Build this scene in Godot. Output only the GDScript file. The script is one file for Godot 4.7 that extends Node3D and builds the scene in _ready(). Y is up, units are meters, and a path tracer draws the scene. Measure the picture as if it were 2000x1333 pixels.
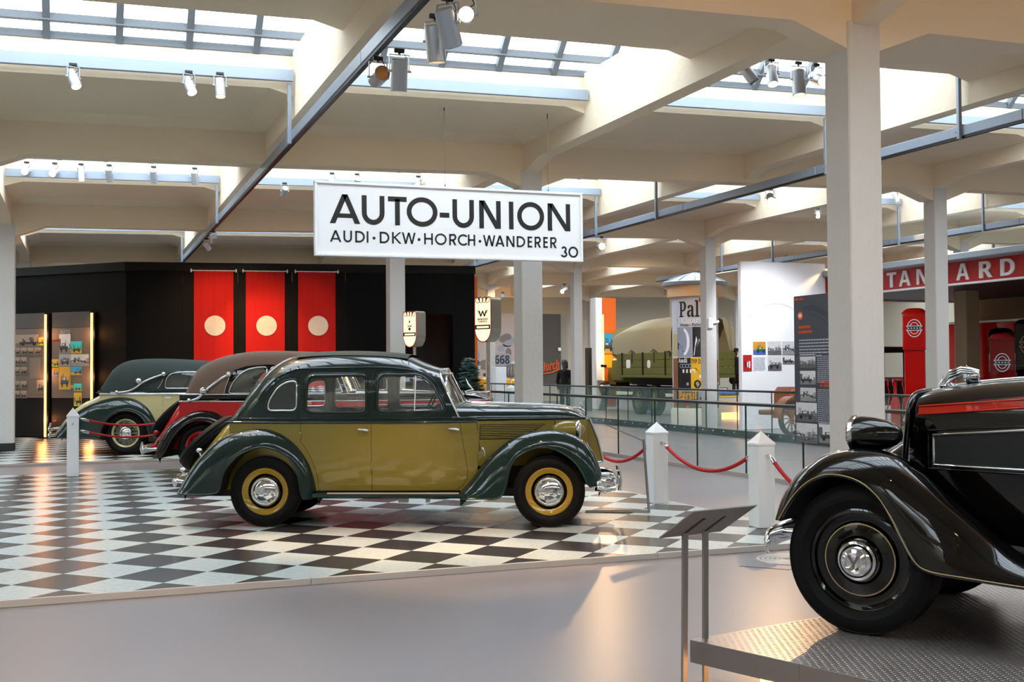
extends Node3D
# A motor museum hall. Building axes: u to the right, v into the depth, y up; W(u, y, v) gives the scene point.
const EYE := 1.637
const PH := 0.05            # height of the chequered platforms
const V0 := 8.43            # front faces of the cross beams stand at V0 + 8.2 n
const BAY := 8.2
const U0 := 6.70            # depth beams stand at U0 + 4.08 m
const ROW := 4.08
var M := {}
var taken := {}

class MB:
	var st := SurfaceTool.new()
	var xf := Transform3D.IDENTITY
	var lifted := []
	func _init():
		st.begin(Mesh.PRIMITIVE_TRIANGLES)
		st.set_smooth_group(-1)
	func flat():
		st.set_smooth_group(-1)
		return self
	func smooth(g := 1):
		st.set_smooth_group(g)
		return self
	func at(t: Transform3D):
		xf = t
		return self
	func vx(p: Vector3, uv := Vector2.ZERO):
		st.set_uv(uv)
		st.add_vertex(xf * p)
	func tri(a: Vector3, b: Vector3, c: Vector3):
		vx(a); vx(b); vx(c)
	func quad(a: Vector3, b: Vector3, c: Vector3, d: Vector3):
		vx(a, Vector2(0, 1)); vx(b, Vector2(1, 1)); vx(c, Vector2(1, 0))
		vx(a, Vector2(0, 1)); vx(c, Vector2(1, 0)); vx(d, Vector2(0, 0))
	func hexa(p: Array):   # four corners below, four above, in the same order
		flat()
		quad(p[0], p[1], p[2], p[3]); quad(p[7], p[6], p[5], p[4])
		for i in 4:
			var j := (i + 1) % 4
			quad(p[j], p[i], p[4 + i], p[4 + j])
		return self
	func box(c: Vector3, s: Vector3, ch := 0.0):
		flat()
		var h := s / 2.0
		ch = minf(ch, 0.45 * minf(s.x, minf(s.y, s.z)))
		if ch <= 0.0:
			var q := []
			for y in [-1, 1]:
				for k in [[-1, -1], [1, -1], [1, 1], [-1, 1]]:
					q.append(c + Vector3(k[0] * h.x, y * h.y, k[1] * h.z))
			return hexa(q)
		var i := h - Vector3.ONE * ch
		for ax in 3:
			var b := (ax + 1) % 3
			var d := (ax + 2) % 3
			for sg in [-1.0, 1.0]:
				var f := func(x: float, y: float) -> Vector3:
					var r := Vector3.ZERO
					r[ax] = sg * h[ax]; r[b] = x * i[b]; r[d] = y * i[d]
					return c + r
				if sg < 0: quad(f.call(-1, -1), f.call(1, -1), f.call(1, 1), f.call(-1, 1))
				else: quad(f.call(-1, 1), f.call(1, 1), f.call(1, -1), f.call(-1, -1))
			for s1 in [-1.0, 1.0]:
				for s2 in [-1.0, 1.0]:
					var e := func(l: float, on_b: bool) -> Vector3:
						var r := Vector3.ZERO
						r[ax] = l * i[ax]
						r[b] = s1 * (h[b] if on_b else i[b]); r[d] = s2 * (i[d] if on_b else h[d])
						return c + r
					if s1 * s2 > 0: quad(e.call(-1, true), e.call(1, true), e.call(1, false), e.call(-1, false))
					else: quad(e.call(-1, false), e.call(1, false), e.call(1, true), e.call(-1, true))
		for sx in [-1.0, 1.0]:
			for sy in [-1.0, 1.0]:
				for sz in [-1.0, 1.0]:
					var A := c + Vector3(sx * h.x, sy * i.y, sz * i.z)
					var B := c + Vector3(sx * i.x, sy * h.y, sz * i.z)
					var C := c + Vector3(sx * i.x, sy * i.y, sz * h.z)
					if sx * sy * sz > 0: tri(A, C, B)
					else: tri(A, B, C)
		return self
	func bar(a: Vector3, b: Vector3, w: float, h: float, up := Vector3.UP, ch := 0.0):   # a box from a to b, w across, h along up
		var keep := xf
		var d := (b - a)
		var z := d.normalized()
		var x := up.cross(z)
		x = Vector3.RIGHT if x.length() < 1e-4 else x.normalized()
		xf = keep * Transform3D(Basis(x, z.cross(x), z), (a + b) / 2.0)
		box(Vector3.ZERO, Vector3(w, h, d.length()), ch)
		xf = keep
		return self
	func tube(pts: Array, r, sides := 8, closed := false, caps := true):
		var n := pts.size()
		var rings := []
		var side := Vector3.ZERO
		for k in n:
			var a: Vector3 = pts[(k - 1 + n) % n] if closed else pts[maxi(k - 1, 0)]
			var b: Vector3 = pts[(k + 1) % n] if closed else pts[mini(k + 1, n - 1)]
			var t := (b - a).normalized()
			if side == Vector3.ZERO:
				side = t.cross(Vector3.UP if absf(t.y) < 0.9 else Vector3.RIGHT).normalized()
			side = (side - t * side.dot(t)).normalized()
			var o := t.cross(side)
			var rr: float = r[k] if r is Array else r
			var ring := []
			for i in sides:
				var an := TAU * i / sides
				ring.append(pts[k] + (side * cos(an) + o * sin(an)) * rr)
			rings.append(ring)
		smooth(1)
		for k in (n if closed else n - 1):
			var p = rings[k]
			var q = rings[(k + 1) % n]
			for i in sides:
				var j := (i + 1) % sides
				quad(p[i], p[j], q[j], q[i])
		if caps and not closed:
			flat()
			for i in range(1, sides - 1):
				tri(rings[0][0], rings[0][i + 1], rings[0][i])
				tri(rings[n - 1][0], rings[n - 1][i], rings[n - 1][i + 1])
		flat()
		return self
	func lathe(prof: Array, sides := 24, t := Transform3D.IDENTITY, part := 1.0, sharp := 38.0):   # profile of (radius, height) round the y axis of t
		var keep := xf
		xf = keep * t
		var g := 1
		smooth(g)
		for k in prof.size() - 1:
			var a: Vector2 = prof[k]
			var b: Vector2 = prof[k + 1]
			if k > 0 and absf(rad_to_deg((a - prof[k - 1]).angle_to(b - a))) > sharp:
				g += 1
				smooth(g)
			for i in sides:
				var p := TAU * part * i / sides
				var q := TAU * part * (i + 1) / sides
				var A := Vector3(a.x * cos(p), a.y, a.x * sin(p))
				var B := Vector3(a.x * cos(q), a.y, a.x * sin(q))
				var C := Vector3(b.x * cos(q), b.y, b.x * sin(q))
				var D := Vector3(b.x * cos(p), b.y, b.x * sin(p))
				if a.x < 1e-6: tri(A, C, D)
				elif b.x < 1e-6: tri(A, B, C)
				else: quad(A, B, C, D)
		xf = keep
		flat()
		return self
	func ball(c: Vector3, r: Vector3, sides := 12, b := Basis.IDENTITY):
		var prof := []
		for k in 9:
			var an := -PI / 2 + PI * k / 8.0
			prof.append(Vector2(maxf(cos(an), 0.0), sin(an)))
		prof[0].x = 0.0; prof[8].x = 0.0
		return lathe(prof, sides, Transform3D(b * Basis.from_scale(r), c), 1.0, 90.0)
	func prism(poly: PackedVector2Array, z0: float, z1: float):   # a polygon of the xy plane from z0 to z1
		flat()
		var ix := Geometry2D.triangulate_polygon(poly)
		for k in range(0, ix.size(), 3):
			var a := poly[ix[k]]; var b := poly[ix[k + 1]]; var c := poly[ix[k + 2]]
			tri(Vector3(a.x, a.y, z1), Vector3(b.x, b.y, z1), Vector3(c.x, c.y, z1))
			tri(Vector3(a.x, a.y, z0), Vector3(c.x, c.y, z0), Vector3(b.x, b.y, z0))
		for k in poly.size():
			var a := poly[k]; var b := poly[(k + 1) % poly.size()]
			quad(Vector3(a.x, a.y, z0), Vector3(b.x, b.y, z0), Vector3(b.x, b.y, z1), Vector3(a.x, a.y, z1))
		return self
	func face(p: Array, uv_rect := Rect2(0, 0, 1, 1)):   # a flat quad whose picture fills it: lower left, lower right, upper right, upper left
		flat()
		var r := uv_rect
		vx(p[0], Vector2(r.position.x, r.end.y)); vx(p[1], r.end); vx(p[2], Vector2(r.end.x, r.position.y))
		vx(p[0], Vector2(r.position.x, r.end.y)); vx(p[2], Vector2(r.end.x, r.position.y)); vx(p[3], r.position)
		return self
	# a sheet of f(s, t); holes are cut out, keep is all that stays (both as polygons in the xy plane of f); both sides when mirrored across z
	func sheet(f: Callable, ns: int, nt: int, holes := [], keep := [], mirrored := false, g := 1):
		smooth(g)
		var P := []
		for i in ns + 1:
			var row := []
			for j in nt + 1:
				row.append(f.call(float(i) / ns, float(j) / nt))
			P.append(row)
		for i in ns:
			for j in nt:
				piece(P[i][j], P[i + 1][j], P[i + 1][j + 1], holes, keep, mirrored)
				piece(P[i][j], P[i + 1][j + 1], P[i][j + 1], holes, keep, mirrored)
		flat()
		return self
	func piece(a: Vector3, b: Vector3, c: Vector3, holes: Array, keep: Array, mirrored: bool):
		var t := PackedVector2Array([Vector2(a.x, a.y), Vector2(b.x, b.y), Vector2(c.x, c.y)])
		var box2 := Rect2(t[0], Vector2.ZERO).expand(t[1]).expand(t[2])
		var polys := [t]
		var cut := false
		for pass_no in 2:
			for h in (holes if pass_no == 0 else keep):
				var hb := Rect2(h[0], Vector2.ZERO)
				for p in h: hb = hb.expand(p)
				if not hb.intersects(box2, true):
					if pass_no == 1: polys = []
					continue
				cut = true
				var out := []
				for q in polys:
					out.append_array(Geometry2D.clip_polygons(q, h) if pass_no == 0 else Geometry2D.intersect_polygons(q, h))
				polys = out
		if not cut:
			if polys.is_empty(): return
			tri(a, b, c)
			if mirrored: tri(_m(a), _m(c), _m(b))
			return
		var d := (t[1] - t[0]).cross(t[2] - t[0])
		if absf(d) < 1e-9: return
		for q in polys:
			var ix := Geometry2D.triangulate_polygon(q)
			for k in range(0, ix.size(), 3):
				var r := []
				for m in 3:
					var p: Vector2 = q[ix[k + m]]
					var w1 := (p - t[0]).cross(t[2] - t[0]) / d
					var w2 := (t[1] - t[0]).cross(p - t[0]) / d
					r.append(Vector3(p.x, p.y, a.z + w1 * (b.z - a.z) + w2 * (c.z - a.z)))
				if ((r[1] - r[0]).cross(r[2] - r[0])).dot((b - a).cross(c - a)) < 0:
					var s = r[1]; r[1] = r[2]; r[2] = s
				tri(r[0], r[1], r[2])
				if mirrored: tri(_m(r[0]), _m(r[2]), _m(r[1]))
	func _m(p: Vector3) -> Vector3:
		return Vector3(p.x, p.y, -p.z)
	func mesh() -> ArrayMesh:
		st.generate_normals()
		st.index()
		return st.commit()

func W(u: float, y: float, v: float) -> Vector3:
	return Vector3(u, y, -v)

func numbered(called: String) -> String:
	if not taken.has(called):
		taken[called] = 0
		return called
	taken[called] += 1
	return "%s_%03d" % [called, taken[called]]

func tag(o: Node3D, label: String, category: String, group := "", kind := "") -> Node3D:
	if label: o.set_meta("label", label)
	if category: o.set_meta("category", category)
	if group: o.set_meta("group", group)
	if kind: o.set_meta("kind", kind)
	return o

func thing(called: String, label: String, category: String, where := Transform3D.IDENTITY, group := "", kind := "") -> Node3D:
	var o := Node3D.new()
	o.name = numbered(called)
	o.transform = where
	add_child(o)
	return tag(o, label, category, group, kind)

func part(called: String, b, m: Material, parent: Node, kind := "") -> MeshInstance3D:
	var o := MeshInstance3D.new()
	o.name = called if parent != self else numbered(called)
	o.mesh = b.mesh() if b is MB else b
	o.material_override = m
	if kind: o.set_meta("kind", kind)
	parent.add_child(o, true)
	return o

func pair(called: String, b: MB, m: Material, parent) -> Array:   # a mesh for each side of z = 0, as two parts; parent may be such a pair
	var a := b.mesh().surface_get_arrays(0)
	var ix: PackedInt32Array = a[Mesh.ARRAY_INDEX]
	var pos: PackedVector3Array = a[Mesh.ARRAY_VERTEX]
	var nor: PackedVector3Array = a[Mesh.ARRAY_NORMAL]
	var out := []
	for side in 2:
		var st := SurfaceTool.new()
		st.begin(Mesh.PRIMITIVE_TRIANGLES)
		for k in range(0, ix.size(), 3):
			var z := pos[ix[k]].z + pos[ix[k + 1]].z + pos[ix[k + 2]].z
			if (z >= 0.0) == (side == 0):
				for q in 3:
					st.set_normal(nor[ix[k + q]])
					st.add_vertex(pos[ix[k + q]])
		st.index()
		out.append(part(called, st.commit(), m, parent[side] if parent is Array else parent))
	return out

func mat(called: String, c: Color, rough := 0.6, metal := 0.0, more := {}) -> StandardMaterial3D:
	var m := StandardMaterial3D.new()
	m.resource_name = called
	m.albedo_color = c
	m.roughness = rough
	m.metallic = metal
	m.cull_mode = BaseMaterial3D.CULL_DISABLED
	for k in more: m.set(k, more[k])
	M[called] = m
	return m

func paint(called: String, c: Color) -> StandardMaterial3D:
	return mat(called, c, 0.35, 0.0, {"clearcoat_enabled": true, "clearcoat": 1.0, "clearcoat_roughness": 0.02, "metallic_specular": 0.15})

func lamp_mat(called: String, c: Color, energy: float) -> StandardMaterial3D:
	return mat(called, c, 0.5, 0.0, {"emission_enabled": true, "emission": c, "emission_energy_multiplier": energy})

func noise_tex(freq: float, octaves := 4, size := 512, ramp: Array = [], seed_no := 1, as_normal := false, bump := 2.0) -> NoiseTexture2D:
	var n := FastNoiseLite.new()
	n.noise_type = FastNoiseLite.TYPE_SIMPLEX_SMOOTH
	n.frequency = freq
	n.fractal_octaves = octaves
	n.seed = seed_no
	var t := NoiseTexture2D.new()
	t.width = size; t.height = size
	t.seamless = true
	t.noise = n
	t.as_normal_map = as_normal
	t.bump_strength = bump
	if ramp:
		var g := Gradient.new()
		g.offsets = PackedFloat32Array(ramp.map(func(r): return r[0]))
		g.colors = PackedColorArray(ramp.map(func(r): return r[1]))
		t.color_ramp = g
	return t

func spline(keys: Array, x: float) -> float:   # Catmull-Rom through (x, y) keys
	var n := keys.size()
	if x <= keys[0][0]: return keys[0][1]
	if x >= keys[n - 1][0]: return keys[n - 1][1]
	var i := 0
	while x > keys[i + 1][0]: i += 1
	var h: float = keys[i + 1][0] - keys[i][0]
	var m0: float = (keys[i + 1][1] - keys[i - 1][1]) / (keys[i + 1][0] - keys[i - 1][0]) if i > 0 else (keys[i + 1][1] - keys[i][1]) / h
	var m1: float = (keys[i + 2][1] - keys[i][1]) / (keys[i + 2][0] - keys[i][0]) if i + 2 < n else (keys[i + 1][1] - keys[i][1]) / h
	var t: float = (x - keys[i][0]) / h
	return (2 * t * t * t - 3 * t * t + 1) * keys[i][1] + (t * t * t - 2 * t * t + t) * h * m0 + (-2 * t * t * t + 3 * t * t) * keys[i + 1][1] + (t * t * t - t * t) * h * m1

func curve(pts: Array, n: int) -> Array:   # n + 1 points evenly by index along a smooth curve through pts (Vector2 or Vector3)
	var out := []
	var k := pts.size()
	for i in n + 1:
		var s := float(i) / n * (k - 1)
		var j := mini(int(s), k - 2)
		var a = pts[maxi(j - 1, 0)]
		var d = pts[mini(j + 2, k - 1)]
		out.append(pts[j].cubic_interpolate(pts[j + 1], a, d, s - j))
	return out

func rounded(pts: Array, r: float, n := 4) -> PackedVector2Array:   # a polygon with rounded corners
	var out := PackedVector2Array()
	var k := pts.size()
	for i in k:
		var p: Vector2 = pts[i]
		var a: Vector2 = pts[(i - 1 + k) % k]
		var b: Vector2 = pts[(i + 1) % k]
		var rr := minf(r, 0.45 * minf(p.distance_to(a), p.distance_to(b)))
		var p0 := p + (a - p).normalized() * rr
		var p1 := p + (b - p).normalized() * rr
		for j in n + 1:
			var t := float(j) / n
			out.append(p0.lerp(p, t).lerp(p.lerp(p1, t), t))
	return out

func circle2(c: Vector2, rx: float, ry: float, n := 24) -> PackedVector2Array:
	var out := PackedVector2Array()
	for i in n: out.append(c + Vector2(rx * cos(TAU * i / n), ry * sin(TAU * i / n)))
	return out

func _ready():
	camera_and_light()
	materials()
	hall()
	platforms()
	cars_in_hall()
	furniture()
	far_things()
	lamps()

func camera_and_light():
	var c := Camera3D.new()
	c.name = "camera"
	c.fov = rad_to_deg(2.0 * atan(666.5 / 2199.0))
	c.near = 0.05; c.far = 200.0
	add_child(c)
	var yaw := 0.36469
	var pitch := 0.02444
	var roll := -0.00662
	var fwd0 := Vector3(sin(yaw), 0, -cos(yaw))
	var right0 := Vector3(cos(yaw), 0, sin(yaw))
	var fwd := fwd0 * cos(pitch) + Vector3.UP * sin(pitch)
	var up0 := Vector3.UP * cos(pitch) - fwd0 * sin(pitch)
	var right := right0 * cos(roll) + up0 * sin(roll)
	var up := up0 * cos(roll) - right0 * sin(roll)
	c.transform = Transform3D(Basis(right, up, -fwd), Vector3(0, EYE, 0))
	c.current = true
	var e := Environment.new()
	e.background_mode = Environment.BG_COLOR
	e.background_color = Color(0.90, 0.955, 1.0)
	e.background_energy_multiplier = 8.5
	e.tonemap_mode = Environment.TONE_MAPPER_LINEAR
	e.tonemap_exposure = 1.0
	e.sdfgi_enabled = true
	e.ssao_enabled = true
	e.ssil_enabled = true
	var w := WorldEnvironment.new()
	w.name = "environment"
	w.environment = e
	add_child(w)

func materials():
	var g := func(x): return Color(x, x, x)
	var bump := noise_tex(0.02, 5, 512, [], 3)
	mat("concrete", Color(0.90, 0.835, 0.735), 0.9, 0.0, {"heightmap_enabled": true, "heightmap_texture": bump, "heightmap_scale": 0.25, "uv1_triplanar": true, "uv1_world_triplanar": true, "uv1_scale": Vector3(0.7, 0.7, 0.7)})
	mat("column_paint", Color(0.80, 0.785, 0.765), 0.8, 0.0, {"heightmap_enabled": true, "heightmap_texture": bump, "heightmap_scale": 0.45, "uv1_triplanar": true, "uv1_world_triplanar": true, "uv1_scale": Vector3(1.3, 0.8, 1.3)})
	var speck := noise_tex(0.35, 2, 512, [[0.0, Color(0.455, 0.425, 0.43)], [0.5, Color(0.475, 0.447, 0.452)], [1.0, Color(0.495, 0.468, 0.472)]], 5)
	mat("screed", Color(1, 1, 1), 0.32, 0.0, {"albedo_texture": speck, "uv1_triplanar": true, "uv1_world_triplanar": true, "uv1_scale": Vector3(0.5, 0.5, 0.5)})
	var light_tile := noise_tex(0.02, 6, 512, [[0.0, Color(0.66, 0.69, 0.675)], [0.35, Color(0.72, 0.75, 0.735)], [0.6, Color(0.76, 0.785, 0.77)], [1.0, Color(0.70, 0.72, 0.70)]], 11)
	mat("pale_tile", Color(1, 1, 1), 0.26, 0.0, {"albedo_texture": light_tile, "uv1_triplanar": true, "uv1_world_triplanar": true, "uv1_scale": Vector3(1.3, 1.3, 3.0)})
	var dark_tile := noise_tex(0.03, 5, 512, [[0.0, Color(0.16, 0.155, 0.165)], [0.5, Color(0.20, 0.195, 0.205)], [1.0, Color(0.25, 0.24, 0.245)]], 12)
	mat("dark_tile", Color(1, 1, 1), 0.24, 0.0, {"albedo_texture": dark_tile, "uv1_triplanar": true, "uv1_world_triplanar": true, "uv1_scale": Vector3(1.1, 1.1, 2.2)})
	mat("joint", Color(0.17, 0.16, 0.16), 0.8)
	mat("trim_metal", Color(0.72, 0.69, 0.66), 0.45, 0.35)
	mat("glazing_metal", Color(0.40, 0.42, 0.44), 0.6)
	mat("pane", Color(0.9, 0.96, 1.0, 0.06), 0.02, 0.0, {"transparency": BaseMaterial3D.TRANSPARENCY_ALPHA})
	mat("track_metal", Color(0.56, 0.60, 0.65), 0.4, 0.25)
	mat("track_black", Color(0.05, 0.05, 0.055), 0.5)
	mat("lamp_body", Color(0.70, 0.72, 0.75), 0.32, 0.55)
	lamp_mat("lens_on", Color(1.0, 0.86, 0.66), 6.0)
	mat("lens_copper", Color(0.85, 0.58, 0.34), 0.35, 0.3)
	mat("lens_off", Color(0.25, 0.25, 0.27), 0.2)
	mat("white", Color(0.93, 0.93, 0.935), 0.5)
	mat("white_satin", Color(0.90, 0.90, 0.90), 0.4)
	mat("black", Color(0.035, 0.035, 0.037), 0.6)
	mat("ink", Color(0.07, 0.06, 0.06), 0.55)
	mat("black_wall", Color(0.04, 0.037, 0.036), 0.6, 0.0, {"metallic_specular": 0.25})
	mat("cream_wall", Color(0.86, 0.84, 0.78), 0.85)
	mat("rope", Color(0.68, 0.03, 0.05), 0.8, 0.0, {"rim_enabled": true, "rim": 0.1})
	mat("chrome", Color(0.86, 0.87, 0.88), 0.06, 1.0)
	mat("steel", Color(0.50, 0.49, 0.47), 0.38, 0.85)
	mat("tyre", Color(0.04, 0.037, 0.035), 0.65, 0.0, {"metallic_specular": 0.3})
	mat("dark", Color(0.02, 0.02, 0.02), 0.7)
	paint("green_paint", Color(0.055, 0.135, 0.13))
	paint("olive_paint", Color(0.51, 0.45, 0.19))
	paint("black_paint", Color(0.006, 0.006, 0.007))
	paint("red_paint", Color(0.72, 0.02, 0.05))
	paint("cream_paint", Color(0.75, 0.71, 0.52))
	paint("gold_paint", Color(0.62, 0.49, 0.13))
	paint("vermilion", Color(0.72, 0.13, 0.06))
	var weave := noise_tex(0.6, 2, 256, [], 21)
	var cloth := {"rim_enabled": true, "rim": 0.4, "heightmap_enabled": true, "heightmap_texture": weave, "heightmap_scale": 0.4, "uv1_triplanar": true, "uv1_scale": Vector3(4, 4, 4)}
	mat("brown_canvas", Color(0.47, 0.385, 0.33), 0.95, 0.0, cloth)
	mat("green_canvas", Color(0.17, 0.215, 0.20), 0.95, 0.0, cloth)
	mat("army_canvas", Color(0.62, 0.57, 0.45), 0.95, 0.0, cloth)
	mat("army_paint", Color(0.37, 0.37, 0.13), 0.7)
	mat("leather", Color(0.16, 0.11, 0.08), 0.6)
	mat("car_glass", Color(0.95, 1.0, 0.98, 0.06), 0.01, 0.0, {"transparency": BaseMaterial3D.TRANSPARENCY_ALPHA})
	mat("rail_glass", Color(0.62, 0.88, 0.82, 0.10), 0.02, 0.0, {"transparency": BaseMaterial3D.TRANSPARENCY_ALPHA})
	mat("rail_metal", Color(0.22, 0.25, 0.27), 0.4, 0.4)
	mat("glass_edge", Color(0.10, 0.20, 0.18), 0.2)
	mat("slate", Color(0.235, 0.25, 0.285), 0.5)
	mat("slate_dark", Color(0.19, 0.205, 0.235), 0.5)
	mat("orange", Color(0.86, 0.36, 0.13), 0.5)
	mat("orange_wall", Color(0.93, 0.42, 0.07), 0.7)
	mat("pale_ink", Color(0.66, 0.68, 0.71), 0.6)
	mat("stand_grey", Color(0.50, 0.485, 0.475), 0.45, 0.15)
	mat("stand_dark", Color(0.22, 0.215, 0.21), 0.45, 0.3)
	mat("tread_metal", Color(0.66, 0.62, 0.60), 0.34, 0.8)
	mat("fascia_metal", Color(0.50, 0.47, 0.45), 0.5, 0.4)
	lamp_mat("warm_glow", Color(1.0, 0.78, 0.48), 2.2)
	lamp_mat("strip_glow", Color(1.0, 0.76, 0.50), 1.5)
	lamp_mat("lit_cream", Color(1.0, 0.90, 0.72), 1.05)
	mat("silver", Color(0.74, 0.73, 0.68), 0.25, 0.75)
	mat("brown_ink", Color(0.17, 0.10, 0.05), 0.6)
	mat("fir_green", Color(0.20, 0.33, 0.30), 0.7)
	mat("black_trim", Color(0.07, 0.07, 0.075), 0.5, 0.0, {"metallic_specular": 0.3})
	mat("banner_red", Color(0.72, 0.03, 0.012), 0.9, 0.0, {"rim_enabled": true, "rim": 0.3})
	mat("banner_white", Color(0.88, 0.82, 0.76), 0.9)
	mat("board_dark", Color(0.30, 0.285, 0.27), 0.6)
	mat("board_brown", Color(0.42, 0.375, 0.335), 0.6)
	mat("board_note", Color(0.47, 0.43, 0.385), 0.6)
	mat("skin", Color(0.78, 0.58, 0.48), 0.55)
	mat("hair", Color(0.05, 0.04, 0.04), 0.45)
	mat("black_cloth", Color(0.03, 0.03, 0.035), 0.9)
	mat("coat_cloth", Color(0.13, 0.11, 0.10), 0.95)
	mat("yellow", Color(0.90, 0.70, 0.08), 0.5)
	paint("yellow_paint", Color(0.93, 0.66, 0.05))
	mat("blue", Color(0.10, 0.25, 0.60), 0.4)
	mat("maroon", Color(0.28, 0.07, 0.06), 0.5)
	mat("peach", Color(0.88, 0.73, 0.56), 0.7)
	mat("zinc", Color(0.60, 0.63, 0.66), 0.45, 0.3)
	mat("paper_blue", Color(0.78, 0.81, 0.87), 0.6)
	mat("paper_grey", Color(0.56, 0.60, 0.68), 0.6)
	mat("teal", Color(0.20, 0.46, 0.47), 0.6)
	mat("olive_drab", Color(0.33, 0.31, 0.20), 0.6)
	mat("amber", Color(0.93, 0.64, 0.12), 0.6)
	mat("terracotta", Color(0.55, 0.34, 0.22), 0.6)
	mat("pale_grey", Color(0.82, 0.815, 0.83), 0.6)
	mat("copper", Color(0.62, 0.36, 0.24), 0.3, 0.6)
	mat("brass", Color(0.80, 0.66, 0.36), 0.2, 1.0)
	mat("navy", Color(0.05, 0.05, 0.14), 0.5)
	mat("sign_red", Color(0.70, 0.07, 0.06), 0.5)
	paint("pump_red", Color(0.78, 0.05, 0.03))
	paint("pump_dark", Color(0.42, 0.03, 0.05))
	mat("tan_wall", Color(0.62, 0.54, 0.44), 0.8)
	mat("brick_a", Color(0.52, 0.29, 0.19), 0.9)
	mat("brick_b", Color(0.44, 0.25, 0.17), 0.9)
	mat("ivory", Color(0.88, 0.84, 0.74), 0.6)
	mat("mural_grey", Color(0.68, 0.65, 0.64), 0.7)
	mat("steel_flat", Color(0.45, 0.44, 0.44), 0.6)
	for k in 4: print_mat("photo_%d" % k, picture(20 + k, "photo" if k % 2 else "crowd"))
	for k in 3: print_mat("sepia_%d" % k, picture(40 + k, "sepia"))
	for k in 5: print_mat("print_%d" % k, picture(60 + k, "colour"))
	print_mat("print_5", picture(66, "sepia"))
	print_mat("print_x", picture(70, "photo"))
	mat("near_white", Color(0.895, 0.895, 0.90), 0.5)

func rise(u: float) -> float:   # the roof climbs gently to the right
	return 0.02 * (u - 6.7)

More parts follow.
